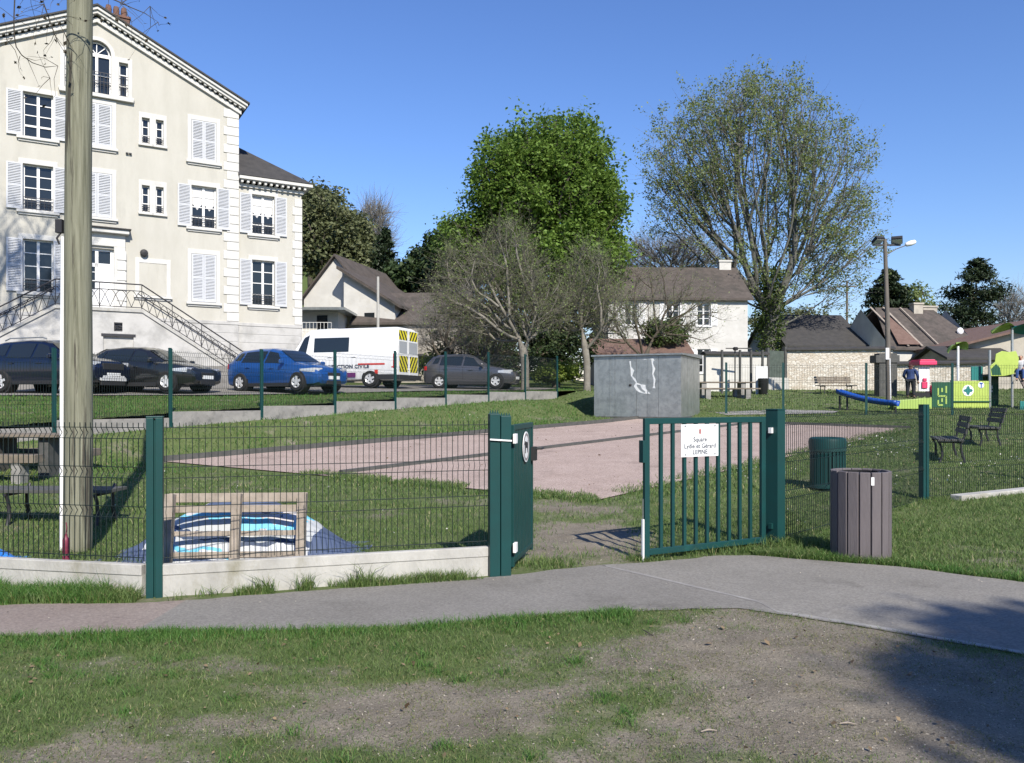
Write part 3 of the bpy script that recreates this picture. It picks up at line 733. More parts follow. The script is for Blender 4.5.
# left: white gabled house behind the van, gable towards us, with lower lean-to and garage
a = P(345, 400, 50)
zb = U(a.x, a.y)
h1 = house('cottage', 'white gabled cottage with dark tiled roof behind the white van', 'house', (-10.9, 49.6, zb), radians(-14), 4.4, 7.5, 5.2, 7.75, M['white_render'], M['old_tile'], ridge='y', over=.3)
mb = MB(); mb.prism([(1.0, 6.55), (1.0, -1), (4.3, -1), (4.3, 4.55)], -1.0, 7.5); mb.build('wing_wall', M['white_render'], h1)
mb = MB(); mb.prism([(.7, 6.75), (4.75, 4.3), (4.75, 4.46), (.7, 6.95)], -1.4, 7.8); mb.build('wing_roof', M['old_tile'], h1)
mb = MB(); mb.bx(2.35, 3.0, -1.02, -.95, 3.1, 4.1); mb.build('window', M['glass'], h1)
mb = MB(); mb.prism([(-2.5, 2.5), (.9, 3.35), (.9, 3.5), (-2.5, 2.65)], -2.4, -.01); mb.prism([(-.9, 2.0), (1.9, 1.15), (1.9, 1.3), (-.9, 2.15)], -3.0, -1.02); mb.build('porch_roof', M['slate'], h1)
mb = MB(); mb.bx(.6, .95, -.4, -.01, 5.75, 6.7); mb.build('chimney', M['white_render'], h1)
h2 = house('garage', 'long beige rendered garage with dark tiled roof beside the cottage', 'garage', (-6.2, 47.5, U(-6.2, 47.5)), radians(-4), 6.4, 6.0, 3.6, 5.6, M['grey_render'], M['old_tile'], ridge='x', over=.25)
mb = MB(); mb.bx(-3.2, 1.2, -1.6, -.01, 1.5, 1.62); mb.build('canopy', M['slate'], h2)
# small balcony building between villa and cottage
b = P(318, 330, 45)
t = thing('annex', 'small white annex with railed balcony squeezed between villa and cottage', 'annex', (b.x, 45, U(b.x, 45)), 0)
mb = MB(); mb.bx(-1.2, 1.0, .6, 4, -1.5, 4.1); mb.build('wall', M['white_render'], t)
mb = MB(); mb.bx(-1.3, 1.6, -.5, 4.1, 4.1, 4.25); mb.build('roof', M['zinc'], t)
mb = MB(); mb.bx(-1.2, .9, -.5, .58, 2.2, 2.35); mb.build('balcony', M['concrete'], t)
rail_mb(-1.15, .85, 2.38, 3.4, -.45, 10).build('railing', M['white_paint'], t)
mb = MB(); mb.bx(-.2, .4, .56, .59, 2.4, 3.9); mb.build('door', M['glass'], t)

# centre: white house among the trees
zb = G(10, 51); yc = 51
h3 = house('white_house', 'white two storey house with brown roof half hidden by bare branches', 'house', (10.6, yc, zb), radians(3), 9.0, 6.4, 5.8, 8.1, M['white_render'], M['old_tile'], ridge='x', over=.3, hip=0,
    wins=[(1.65, 4.0, .85, 1.4, 's'), (-.35, 4.0, .85, 1.4, 's'), (-3.0, 4.0, .85, 1.4, 's'), (1.65, 1.0, .85, 1.5, 's'), (-1.0, 1.0, .85, 1.5, 's')], chim=[(4.0, 3.2, .8, .5, M['white_render'])])
# low shed with rust-brown tiles in front of it
house('low_shed', 'low shed with rusty brown tile roof behind the metal container', 'shed', (7.5, 46, G(7.5, 46)), 0, 5.2, 4, 2.1, 2.95, M['grey_render'], M['red_tile'], ridge='x', over=.3)
# right: barn, ruined-roof house, red roofed hall
hb = house('barn', 'long low barn with dark slate roof behind the stone wall', 'barn', (22.0, 56, G(22, 56)), radians(4), 5.6, 8, 2.9, 5.3, M['white_render'], M['slate'], ridge='x', over=.25)
hr_ = house('patched_house', 'old house with patched collapsing tile roof and pale board wall', 'house', (28.6, 54, G(28, 54)), radians(8), 6.6, 7, 2.7, 5.6, M['white_render'], M['old_tile'], ridge='x', over=.3, hip=1.4,
    chim=[(.8, 3.2, .7, .35, M['grey_render']), (2.0, 3.6, 1.1, .2, M['grey_render'])])
mb = MB()
for k in range(16): mb.bx(-1.0+k*.25, -1.0+k*.25+.235, -1.9, -1.87, .3, 2.45)
mb.build('board_wall', M['white_render'], hr_)
mb = MB(); sl = (5.6-2.7)/3.5
for x, w_ in ((-2.2, .16), (-1.2, .18), (.1, .12)):
    mb.bar((x, -.3, 2.75), (x-.5, 3.3, 5.75), w_, .05)
mb.build('roof_batten', M['pallet_wood'], hr_)
mb = MB(); mb.prism([(-3.05, 2.62), (-1.0, 2.62), (-1.6, 4.55), (-2.2, 4.75)], -.2, -.19); 
mb2 = MB(); q = [(-2.9, -.25, 2.68), (-1.3, -.25, 2.68), (-1.9, 2.4, 4.87), (-2.3, 2.4, 4.87)]
mb2.add([(p[0], p[1]-.05, p[2]+.17) for p in q], [(0, 1, 2, 3)]); mb2.build('bare_patch', M['red_tile'], hr_)
mb = MB(); mb.lathe([(.05, .0), (.2, .06), (.25, .12)], 16, (2.6, .9, 3.9), 'Y'); mb.build('satellite_dish', M['plastic_white'], hr_)
house('hall', 'low hall with red brown roof and white eaves at the right edge', 'hall', (36.5, 50, G(36, 50)), radians(2), 17.5, 14, 2.65, 4.8, M['grey_render'], M['red_tile'], ridge='y', over=.6)
h6 = house('grey_lodge', 'grey hut with shallow dark roof beside the red roofed hall', 'hut', (28.2, 48.2, G(28.2, 48.2)), 0, 3.6, 4, 1.9, 2.6, M['grey_render'], M['slate'], ridge='x', over=.4)
house('far_bungalow', 'pale bungalow with orange brown roof far beyond the pine', 'house', (50, 84, G(50, 84)), radians(-6), 14, 8, 2.5, 5.0, M['white_render'], M['red_tile'], ridge='x', over=.3)

# walls
def stonewall_mat():
    m = bpy.data.materials.new('rubble_wall'); m.use_nodes = True; n = m.node_tree.nodes; l = m.node_tree.links; b = n['Principled BSDF']; b.inputs['Roughness'].default_value = .95
    tc = n.new('ShaderNodeTexCoord'); mp = n.new('ShaderNodeMapping'); mp.inputs['Scale'].default_value = (3.6, 3.6, 7.5); l.new(tc.outputs['Object'], mp.inputs[0])
    v = n.new('ShaderNodeTexVoronoi'); v.inputs['Scale'].default_value = 1.3; l.new(mp.outputs[0], v.inputs['Vector'])
    e = n.new('ShaderNodeTexVoronoi'); e.feature = 'DISTANCE_TO_EDGE'; e.inputs['Scale'].default_value = 1.3; l.new(mp.outputs[0], e.inputs['Vector'])
    sp = n.new('ShaderNodeSeparateColor'); l.new(v.outputs['Color'], sp.inputs[0])
    r = n.new('ShaderNodeValToRGB'); r.color_ramp.elements[0].color = C(.56, .52, .44); r.color_ramp.elements[1].color = C(.64, .61, .54); k = r.color_ramp.elements.new(.15); k.color = C(.47, .41, .33); l.new(sp.outputs[0], r.inputs[0])
    mr = n.new('ShaderNodeMapRange'); mr.inputs[1].default_value = .02; mr.inputs[2].default_value = .07; l.new(e.outputs[0], mr.inputs[0])
    mx = n.new('ShaderNodeMix'); mx.data_type = 'RGBA'; mx.inputs[6].default_value = C(.42, .38, .31); l.new(mr.outputs[0], mx.inputs[0]); l.new(r.outputs[0], mx.inputs[7]); l.new(mx.outputs[2], b.inputs['Base Color'])
    bp = n.new('ShaderNodeBump'); bp.inputs['Strength'].default_value = .6; bp.inputs['Distance'].default_value = .03; l.new(mr.outputs[0], bp.inputs['Height']); l.new(bp.outputs[0], b.inputs['Normal'])
    return m
M['stone_wall'] = stonewall_mat()
def garden_wall(name, label, a, b, h, thick=.4, mw=None, cap=M['slate'], caph=.16, capw=.75):
    a = Vector(a); b = Vector(b); L = (b-a).length
    zb = min(G(a.x, a.y), G(b.x, b.y))-.4
    t = thing(name, label, 'wall', (a.x, a.y, zb), atan2(b.y-a.y, b.x-a.x))
    mb = MB(); top = h-zb; mb.bx(0, L, 0, thick, 0, top); mb.build('wall', mw or M['stone_wall'], t)
    mb = MB(); c = thick/2; mb.add([(p[0], p[1], p[2]) for x in (-.1, L+.1) for p in ((x, c-capw/2, top+.002), (x, c+capw/2, top+.002), (x, c+capw/2, top+caph*.6), (x, c, top+caph*1.3), (x, c-capw/2, top+caph*.6))],
        [(0, 1, 2, 3, 4), (9, 8, 7, 6, 5), (0, 5, 6, 1), (1, 6, 7, 2), (2, 7, 8, 3), (3, 8, 9, 4), (4, 9, 5, 0)]); mb.build('coping', cap, t)
    return t
a, b = P(787, 390, 47), P(893, 390, 46); garden_wall('rubble_wall', 'cream rubble stone wall with dark coping left of the lamp pole', (a.x, a.y, 0), (b.x, b.y, 0), 4.5)
a, b = P(895, 390, 45.5), P(986, 390, 44); w2 = garden_wall('rubble_wall', 'lower cream rubble wall running behind the playground', (a.x, a.y, 0), (b.x, b.y, 0), 3.6)
a, b = P(706, 390, 45), P(767, 390, 45.5); w3 = garden_wall('white_wall', 'white painted block wall with mossy coping behind the picnic table', (a.x, a.y, 0), (b.x, b.y, 0), 4.15, mw=M['white_render'])
a, b = P(768, 390, 46), P(788, 390, 47.0); zb = G(a.x, a.y)
t = thing('garden_gate', 'dark green garden gate between the white wall and the rubble wall', 'gate', (a.x, a.y, zb), rotz(a, b)); L = (b-a).length
M['old_green'] = mat('old_green_paint', (.045, .06, .05), .8, (.08, .1, .085), 4, 6)
mb = MB(); mb.bx(.0, L, .05, .1, .75, 2.3); mb.build('gate_panel', M['old_green'], t)
mb = MB(); mb.bx(-.05, .12, -.02, .16, -.3, 2.45); mb.build('gate_post', M['dark_wood'], t); mb = MB(); mb.bx(L-.3, L-.1, -.02, .16, -.3, 2.55); mb.build('gate_post', M['dark_wood'], t)
mb = MB(); mb.bx(0, L, -.05, .04, -.3, .74); mb.build('base_wall', M['concrete'], t)
# ------------------------------------------------------------------ mesh fences, gates
def wire_panel(L, z0, z1, sv=.05, r=.0036, folds=4):
    """rigid welded panel along x: vertical wires, paired horizontals in pressed V folds; prongs on top"""
    V = []; Fc = []
    def seg(a, b, r):
        a = np.array(a); b = np.array(b); d = (b-a)/np.linalg.norm(b-a)
        u = np.array([0, 1., 0]) if abs(d[1]) < .9 else np.array([1., 0, 0]); x = np.cross(d, u); y = np.cross(d, x)
        o = len(V)
        for p in (a, b):
            for k in range(4): an = pi/4+k*pi/2; V.append(p+(x*cos(an)+y*sin(an))*r)
        for k in range(4): Fc.append((o+k, o+(k+1) % 4, o+4+(k+1) % 4, o+4+k))
    H = z1-z0
    fz = [z0+.03+(H-.16)*k/(folds-1) for k in range(folds)]
    if True: fz[-1] = z1-.13
    zs = [z0]; ys = [0]
    for f in fz[1:]:
        zs += [f, f+.045, f+.09]; ys += [0, -.032, 0]
    zs.append(z1); ys.append(0)
    n = int(round(L/sv))
    for k in range(n+1):
        x = L*k/n
        for i in range(len(zs)-1): 
            if zs[i+1]-zs[i] > .004: seg((x, ys[i], zs[i]), (x, ys[i+1], zs[i+1]), r)
    for z in [fz[0]]+[q for f in fz[1:] for q in (f, f+.09)]: seg((0, -.004, z), (L, -.004, z), r*1.15)
    return np.array(V), np.array(Fc)
def post_mb(h, w_=.06, d_=.05, z0=-.2, jag=False):
    mb = MB(); mb.bx(-w_/2, w_/2, -d_/2, d_/2, z0, h)
    mb.bx(-w_/2-.014, -w_/2+.004, -d_/2-.012, -d_/2-.0005, z0, h-.004); mb.bx(w_/2-.004, w_/2+.014, -d_/2-.012, -d_/2-.0005, z0, h-.004)
    mb.bx(-w_/2-.004, w_/2+.004, -d_/2-.004, d_/2+.004, h+.0005, h+.016)
    return mb
def wide_post(h):
    mb = MB(); mb.bx(-.062, -.007, -.045, .045, -.2, h); mb.bx(.007, .062, -.045, .045, -.2, h); mb.bx(-.0069, .0069, -.02, .02, -.2, h-.01); mb.bx(-.064, .064, -.047, .047, h+.0005, h+.014); return mb
def fence_run(label, pts, hpost, plinth_h, panel_h, sv=.05, wire_r=.0036, bases=None, folds=4, plinth_mat='concrete', plinth_drop=.3, name='mesh_fence', skip_last=False, skip_first=False, group=None, wide=False):
    """pts: post points (x,y); bases: ground height at each"""
    t = thing(name, label, 'fence', (pts[0][0], pts[0][1], bases[0]), 0, group)
    o0 = Vector((pts[0][0], pts[0][1], bases[0]))
    for i, p in enumerate(pts):
        if (skip_last and i == len(pts)-1) or (skip_first and i == 0): continue
        j = min(i, len(pts)-2); a = atan2(pts[j+1][1]-pts[j][1], pts[j+1][0]-pts[j][0])
        (post_mb(hpost) if not wide else wide_post(hpost)).build('fence_post', M['green_metal'], t, loc=Vector((p[0], p[1], bases[i]))-o0, rz=a, bevel=.003)
    for i in range(len(pts)-1):
        a = Vector((pts[i][0], pts[i][1], 0)); b = Vector((pts[i+1][0], pts[i+1][1], 0)); L = (b-a).length; an = atan2(b.y-a.y, b.x-a.x)
        zb = bases[i] if plinth_h > .3 else (bases[i]+bases[i+1])/2
        V, Fc = wire_panel(L-.07, plinth_h, plinth_h+panel_h, sv, wire_r, folds)
        o = npmesh('wire_panel', V, Fc, M['green_wire'], t); 
        d = (b-a).normalized(); o.location = Vector((a.x, a.y, zb))-o0+d*.035; o.rotation_euler.z = an
        if plinth_h > .05:
            mb = MB(); e = .035
            mb.bx(e, L-e, -.028, .028, -plinth_drop, plinth_h-.02)
            mb.bx(e, L-e, -.036, .036, plinth_h*.62, plinth_h-.021) if plinth_h < .3 else None
            q = mb.build('plinth', M[plinth_mat], t, bevel=.006); q.location = Vector((a.x, a.y, zb))-o0; q.rotation_euler.z = an
    return t
# in front, left of the gate
PA, PB, PG = (-2.9, 6.5), (-.17, 7.32), (-6.9, 7.42)
fence_run('green wire mesh fence panel on stained concrete plinth between corner post and gate', [PA, PB], 1.455, .285, 1.13, bases=[.0, .0], wide=True, skip_last=True)
fence_run('green wire mesh fence panel running out of frame past the wooden pole', [(-2.96, 6.5), (-5.62, 7.06), (-8.2, 7.6)], 1.455, .285, 1.13, bases=[.0, .0, .02], skip_first=True)
# right of the gate
R0, R1, R2 = (2.97, 8.84), (6.28, 12.2), (9.4, 13.6)
fence_run('green wire mesh fence from the right gate post past the slatted bin', [R0, R1, R2, (11.6, 14.7)], 1.46, .03, 1.39, bases=[.0, .06, .09, .1], wide=True, skip_first=True, plinth_drop=.2)
t = thing('kerb', 'white concrete kerb under the mesh fence at the right edge', 'kerb', (6.66, 12.0, .075), atan2(.95, 1.64))
MB().bx(0, 4.2, -.09, .09, -.2, .10).build('kerb_stone', M['concrete'], t, bevel=.01)
# the gate
t = thing('gate_post', 'green square steel post carrying the left solid gate leaf', 'post', (-.066, 7.3, 0), atan2(.82, 2.73))
mb = MB(); mb.bx(-.048, .048, -.048, .048, -.2, 1.455)
for k in range(4): mb.add([(-.048+k*.024, -.02, 1.455), (-.048+k*.024+.024, -.02, 1.455), (-.048+k*.024+.012, -.02, 1.49)], [(0, 1, 2)])
mb.build('post_tube', M['green_metal'], t, bevel=.004)
mb = MB(); mb.bx(-.15, -.053, -.04, .04, -.2, 1.475)
for k in range(4): mb.add([(-.148+k*.023, .0, 1.475), (-.148+k*.023+.023, .0, 1.475), (-.148+k*.023+.0115, .0, 1.515)], [(0, 1, 2)])
mb.build('end_post', M['green_metal'], t, bevel=.004)
mb = MB(); mb.bar((-.155, -.055, 1.245), (.05, -.055, 1.23), .012, .014); mb.build('cable_tie', M['plastic_white'], t)
def leaf(name, label, hinge, end, z0, z1, nb, rail=.05, bar=.032, dep=.04):
    a = Vector((hinge[0], hinge[1], 0)); b = Vector((end[0], end[1], 0)); L = (b-a).length
    t = thing(name, label, 'gate', (a.x, a.y, 0), atan2(b.y-a.y, b.x-a.x))
    mb = MB(); d = dep/2
    mb.bx(0, rail, -d, d, z0, z1); mb.bx(L-rail, L, -d, d, z0, z1); mb.bx(rail, L-rail, -d, d, z1-rail, z1); mb.bx(rail, L-rail, -d, d, z0+.03, z0+.03+rail)
    mb.build('frame', M['green_metal'], t, bevel=.004)
    mb = MB()
    for k in range(nb):
        x = rail+(L-2*rail)*(k+1)/(nb+1); mb.bx(x-bar/2, x+bar/2, -d*.7, d*.7, z0+.03+rail, z1-rail)
    mb.build('bars', M['green_metal'], t)
    return t, L
GL0, GL1 = (-.002, 7.37), (.2, 8.27)
t, L = leaf('gate_leaf', 'left green gate leaf swung inwards with round white dog sign', GL0, GL1, .06, 1.37, 11, bar=.045)
for z in (.2, 1.2):
    mb = MB(); mb.bx(-.05, .03, -.05, -.021, z, z+.09); mb.build('hinge', M['plastic_white'], t, bevel=.004)
mb = MB(); mb.lathe([(.0005, -.002), (.15, -.002), (.15, .004), (.0005, .004)], 28, (.52, -.028, 1.14), 'Y', capends=False); ds = mb.build('round_sign', M['plastic_white'], t)
mb = MB(); ring = [(.135*cos(a), .135*sin(a)) for a in np.linspace(0, 2*pi, 33)]; ri = [(.112*cos(a), .112*sin(a)) for a in np.linspace(0, 2*pi, 33)]
for k in range(32): mb.add([(.52+ring[k][0], -.032, 1.14+ring[k][1]), (.52+ring[k+1][0], -.032, 1.14+ring[k+1][1]), (.52+ri[k+1][0], -.032, 1.14+ri[k+1][1]), (.52+ri[k][0], -.032, 1.14+ri[k][1])], [(0, 1, 2, 3)])
M['sign_red'] = mat('sign_red', (.5, .04, .04), .5)
M['sign_grey'] = mat('sign_grey', (.25, .22, .22), .6)
mb.build('ring', M['sign_grey'], ds)
mb = MB(); mb.add([(.52+x, -.0325, 1.14+z) for x, z in ((-.07, -.06), (-.07, .02), (-.1, .03), (-.06, .06), (.05, .04), (.07, .07), (.075, .0), (.06, -.06), (.04, -.06), (.03, -.01), (-.03, -.01), (-.04, -.06))], [tuple(range(12))]); mb.build('dog_symbol', M['black_plastic'], ds)
mb = MB(); mb.bx(L-.09, L+.01, -.06, .06, .98, 1.12); mb.tube([(L-.03, -.05, 1.1), (L-.03, -.11, 1.1), (L+.09, -.11, 1.1)], .011, 6); mb.build('latch', M['black_plastic'], t)
GR0, GR1 = (2.735, 8.66), (1.305, 7.92)
t = thing('gate_post', 'thick green square steel post hinging the right barred gate leaf', 'post', (2.885, 8.76, 0), atan2(2.65, 3.16))
mb = MB(); mb.bx(-.075, .075, -.075, .075, -.2, 1.49); mb.bx(-.08, .08, -.08, .08, 1.4905, 1.503); mb.build('post_tube', M['green_metal'], t, bevel=.005)
mb = MB(); mb.bx(-.11, -.077, -.02, .02, 1.24, 1.3); mb.build('hinge', M['plastic_white'], t); mb = MB(); mb.bx(-.11, -.077, -.02, .02, .2, .26); mb.build('hinge', M['green_metal'], t)
t, L = leaf('gate_leaf', 'right green barred gate leaf carrying the white square name sign', GR1, GR0, .03, 1.42, 9, rail=.06, bar=.035)
mb = MB(); mb.bx(-.035, -.001, -.035, .035, .98, 1.2); mb.build('lock_box', M['green_metal'], t, bevel=.004)
mb = MB(); mb.bx(-.022, -.002, -.012, .012, .0, .42); mb.build('drop_bolt', M['plastic_white'], t); mb = MB(); mb.tube([(-.011, 0, .42), (-.011, 0, .62)], .006, 6); mb.build('bolt_rod', M['zinc'], t)
# name sign
sx0, sx1 = .44, .93
M['ink'] = mat('sign_ink', (.03, .045, .07), .6)
mb = MB(); mb.bx(sx0, sx1, -.034, -.028, 1.02, 1.352); sg = mb.build('sign_board', M['plastic_white'], t, bevel=.002)
xm = (sx0+sx1)/2; R_ = (radians(90), 0, 0)
for s_, z, h in (('Square', 1.195, .066), ('Lydie et Gérard', 1.128, .066), ('LEPINE', 1.066, .066)):
    text('lettering', s_, h, M['ink'], sg, (xm, -.0355, z), R_, sx=.98, bold=.0006)
mb = MB(); mb.add([(xm+x, -.0352, 1.275+z) for x, z in ((-.015, .025), (-.017, -.01), (0, -.032), (.015, -.01), (.013, .02), (.02, .042), (.006, .024))], [tuple(range(7))]); mb.build('crest', M['sign_red'], sg)
mb = MB(); mb.add([(xm+x, -.0358, 1.275+z) for x, z in ((-.012, .018), (-.012, -.012), (0, -.026), (.006, -.01), (.004, .018))], [tuple(range(5))]); mb.build('crest_inset', M['sign_grey'], sg)
for x in (sx0+.05, sx1-.05):
    for z in (1.045, 1.335): mb = MB(); mb.lathe([(.008, 0), (.008, -.006)], 8, (x, -.034, z), 'Y'); mb.build('bolt', M['zinc'], sg)

# car park fence on its retaining wall
pts = []; bases = []; K0 = -5
for k in range(K0, 8):
    s = k*2.65; x, y = FX+FU*s, FY+FV*s
    pts.append((x, y)); bases.append(U(x, y)-.36)
fence_run('green mesh fence on low concrete retaining wall along the car park', pts, 1.86, .42, 1.4, sv=.055, wire_r=.0037, bases=bases, plinth_mat='concrete_dark', plinth_drop=.6)
# tall thin boundary fence on the right lawn, posts with a mesh
M['fence_far'] = mat('fence_green_far', (.012, .06, .055), .5)
def far_fence(label, pts, h=1.45, sv=.1, drop=0):
    t = thing('mesh_fence', label, 'fence', (pts[0][0], pts[0][1], G(*pts[0])), 0); o0 = t.location.copy()
    for i, p in enumerate(pts):
        post_mb(h).build('fence_post', M['green_metal'], t, loc=Vector((p[0], p[1], G(*p)))-o0)
    for i in range(len(pts)-1):
        a = Vector((*pts[i], G(*pts[i]))); b = Vector((*pts[i+1], G(*pts[i+1]))); d = b-a; L = Vector((d.x, d.y, 0)).length
        V, Fc = wire_panel(L-.06, .05, h-.05, sv, .004); 
        V[:, 2] += V[:, 0]*d.z/L
        o = npmesh('wire_panel', V, Fc, M['green_wire'], t); o.location = a-o0+d.normalized()*.03; o.rotation_euler.z = atan2(d.y, d.x)
ff = []
for px, D in ((726, 31.2), (783, 31), (866, 30.8), (952, 30.6), (1040, 30.4)):
    q = P(px, 400, D); ff.append((q.x, q.y))
far_fence('thin green mesh fence crossing the lawn before the playground', ff, 2.0)
# ------------------------------------------------------------------ things on the lawn and verge
# wooden pole
t = thing('utility_pole', 'tall weathered greenish wooden utility pole behind the fence', 'pole', (P(77.5, 400, 8.45).x, 8.45, 0))
mb = MB(); hs = np.linspace(-.3, 9.5, 24); mb.tube([(.006*sin(h*1.3)+.0035*h, 0, h) for h in hs], [.142-.0034*max(h, 0) for h in hs], 28); mb.build('shaft', M['wood_pole'], t, smooth=True)
mb = MB(); mb.tube([(-.155, -.02, 0), (-.152, -.02, 2.0), (-.142, -.02, 3.32)], .022, 8); mb.build('conduit', M['plastic_white'], t, smooth=60)
mb = MB(); mb.bx(-.21, -.14, -.05, .01, 3.36, 3.5); mb.tube([(-.16, -.03, 3.36), (-.19, -.05, 3.3), (-.17, -.04, 3.24)], .012, 6); mb.build('cable_bracket', M['iron'], t)
# small pink can at its foot
q = P(66, 400, 7.35)
t = thing('bottle', 'dark pink bottle with cord standing at the foot of the wooden pole', 'bottle', (q.x, q.y, .0)); t.scale = (.85, .85, .85)
M['pink'] = mat('dark_pink', (.2, .03, .06), .5, (.12, .02, .04), 20)
mb = MB(); mb.lathe([(.03, .22), (.036, .235), (.036, .37), (.03, .385), (.014, .41), (.014, .43)], 14); mb.lathe([(.037, .26), (.037, .28)], 14); mb.lathe([(.034, .02), (.036, .2)], 14); mb.build('body', M['pink'], t, smooth=40)
mb = MB(); mb.tube([(0, 0, .43), (.01, 0, .5), (.0, 0, .56)], .006, 5); mb.build('cord', M['pink'], t)

# slatted bin by the path
M['steel_dark'] = mat('dark_steel', (.03, .03, .032), .5, metal=.5)
t = thing('litter_bin', 'round litter bin of wide grey brown slats beside the path', 'bin', (P(860.5, 400, 8.15).x, 8.15, 0))
ns = 16; R_ = .285
for k in range(ns):
    a = 2*pi*k/ns+.13; mb = MB(); mb.box((0, 0, .455), (.098, .035, .86)); 
    o = mb.build('slat', M['composite'], t, bevel=.006); o.location = (R_*sin(a)*.94, -R_*cos(a)*.94, 0); o.rotation_euler.z = a
mb = MB(); mb.lathe([(.235, .05), (.235, .84), (.225, .84), (.225, .07), (.001, .06)], 24, capends=False); mb.build('liner', M['steel_dark'], t, smooth=40)
mb = MB(); mb.lathe([(.25, .845), (.25, .86), (.17, .875), (.17, .85)], 24, capends=False); mb.build('rim', M['steel_dark'], t)
mb = MB(); mb.bx(-.02, .01, -.29, -.287, .76, .84); mb.build('sticker', M['plastic_white'], t)
# green bin inside
gx = P(827.5, 400, 13.1).x; gz = G(gx, 13.1)
t = thing('litter_bin', 'round green slotted metal bin on the lawn behind the fence', 'bin', (gx, 13.1, gz))
mb = MB(); n = 28
for k in range(n):
    a = 2*pi*k/n; mb.box((.27*sin(a), -.27*cos(a), .36), (.042, .012, .56), a)
mb.build('slats', M['green_metal'], t)
mb = MB(); mb.lathe([(.25, .04), (.25, .7)], 24); mb.build('liner', M['green_wire'], t, smooth=40)
mb = MB(); mb.lathe([(.27, .03), (.285, .03), (.285, .1), (.27, .1)], 28, capends=False); mb.build('base_ring', M['green_metal'], t, smooth=40); mb = MB(); mb.lathe([(.275, .63), (.288, .63), (.295, .78), (.285, .83), (.25, .85), (.2, .84), (.2, .78), (.001, .77)], 28, capends=False)
mb.build('rim', M['green_metal'], t, smooth=40)

# benches
def bench(label, loc, rz, L, m_seat, m_leg, legs, back=True, h=.46, group=None):
    t = thing('park_bench', label, 'bench', loc, rz, group)
    mb = MB()
    for k in range(4): mb.bx(-L/2, L/2, -.25+k*.125, -.25+k*.125+.105, h-.045, h)
    mb.build('seat', m_seat, t, bevel=.006)
    if back:
        mb = MB()
        for k in range(3):
            z = h+.1+k*.13; y = .27+k*.035; mb.box((0, y, z+.055), (L, .035, .11), 0, 0, radians(-14))
        mb.build('backrest', m_seat, t, bevel=.006)
    for x in legs:
        mb = MB()
        mb.tube([(x, -.2, -.05), (x, -.15, .12), (x, -.17, .3), (x, -.22, h-.06)], [.028, .024, .022, .022], 6)
        mb.tube([(x, .27, -.05), (x, .2, .2), (x, .19, h-.06), (x, .25, h+.02), (x, .34, h+.46) if back else (x, .22, h-.05)], [.028, .024, .022, .022, .018], 6)
        mb.tube([(x, -.24, h-.07), (x, .24, h-.07)], .02, 6)
        mb.build('leg', m_leg, t, smooth=50)
    return t
q = Vector((-6.42, 10.3))
bench('long dark backless slatted bench on the lawn at the left edge', (q.x, 10.3, G(q.x, 10.3)+.0), radians(-2.5), 2.75, M['dark_wood'], M['iron'], (1.2, .05, -1.15), back=False)
q = P(947, 400, 17.3); bench('dark bench seen end on nearest the right mesh fence', (q.x, 17.3, G(q.x, 17.3)), radians(-113), 1.75, M['dark_wood'], M['iron'], (-.65, .65))
q = P(983, 400, 20.5); bench('dark bench seen end on nearest the playground', (q.x, 20.5, G(q.x, 20.5)), radians(-110), 1.75, M['dark_wood'], M['iron'], (-.65, .65))
q = P(836, 400, 43); bench('small brown bench standing before the rubble wall', (q.x, 43, G(q.x, 43)), radians(12), 2.2, M['old_wood'], M['iron'], (-.8, .8))
# stone and timber table behind the left bench
q = P(30, 400, 14.6); zb = G(q.x, 14.6)
t = thing('picnic_table', 'low timber table on pale stone blocks at the foot of the bank', 'table', (q.x, 14.6, zb), radians(-3))
mb = MB()
for k in range(4): mb.bx(-1.9, .75, -.4+k*.2, -.4+k*.2+.18, .72, .78)
mb.build('tabletop', M['old_wood'], t, bevel=.006)
for x in (-1.3, -.55, .45):
    mb = MB(); mb.bx(x-.1, x+.1, -.3, .3, -.1, .718); mb.build('leg', M['dark_wood'], t)
for y in (-.85, .85):
    mb = MB(); mb.bx(-1.9, .75, y-.14, y+.14, .32, .46); b_ = mb.build('bench_plank', M['old_wood'], t, bevel=.006)
    for x in (-1.2, .4): MB().bx(x-.08, x+.08, y-.12, y+.12, -.1, .319).build('leg', M['concrete_dark'], b_)

# galvanised container store
bx0 = P(597, 400, 29.6); W_, D_, H_ = 4.0, 2.4, 2.28
q0 = Vector((P(594, 400, 30.0).x, 30.0)); q1 = Vector((P(681, 400, 28.6).x, 28.6))
zb = G(5.0, 28.8)+.06
ang = atan2(q1.y-q0.y, q1.x-q0.x); Wf = (q1-q0).length
t = thing('metal_container', 'galvanised metal store with white graffiti smear beside the court', 'container', (q0.x, q0.y, zb), ang)
mb = MB(); D_ = 3.1
for k in range(4):
    a, b = Wf*k/4, Wf*(k+1)/4; mb.bx(a+.004, b-.004, -.0, .03, .06, H_)
for k in range(3):
    a, b = D_*k/3, D_*(k+1)/3; mb.bx(Wf-.03, Wf, a+.031, b-.004, .06, H_); mb.bx(0, .03, a+.031, b-.004, .06, H_)
mb.bx(.0, Wf, D_-.03, D_, .06, H_)
mb.build('panels', M['zinc'], t)
mb = MB(); mb.add([(-.08, -.1, H_+.01), (Wf+.08, -.1, H_+.01), (Wf+.08, D_+.08, H_+.01), (-.08, D_+.08, H_+.01), (-.08, -.1, H_+.07), (Wf+.08, -.1, H_+.07), (Wf+.08, D_+.08, H_+.16), (-.08, D_+.08, H_+.16)], [(0, 3, 2, 1), (4, 5, 6, 7), (0, 1, 5, 4), (1, 2, 6, 5), (2, 3, 7, 6), (3, 0, 4, 7)]); mb.build('roof', M['zinc'], t)
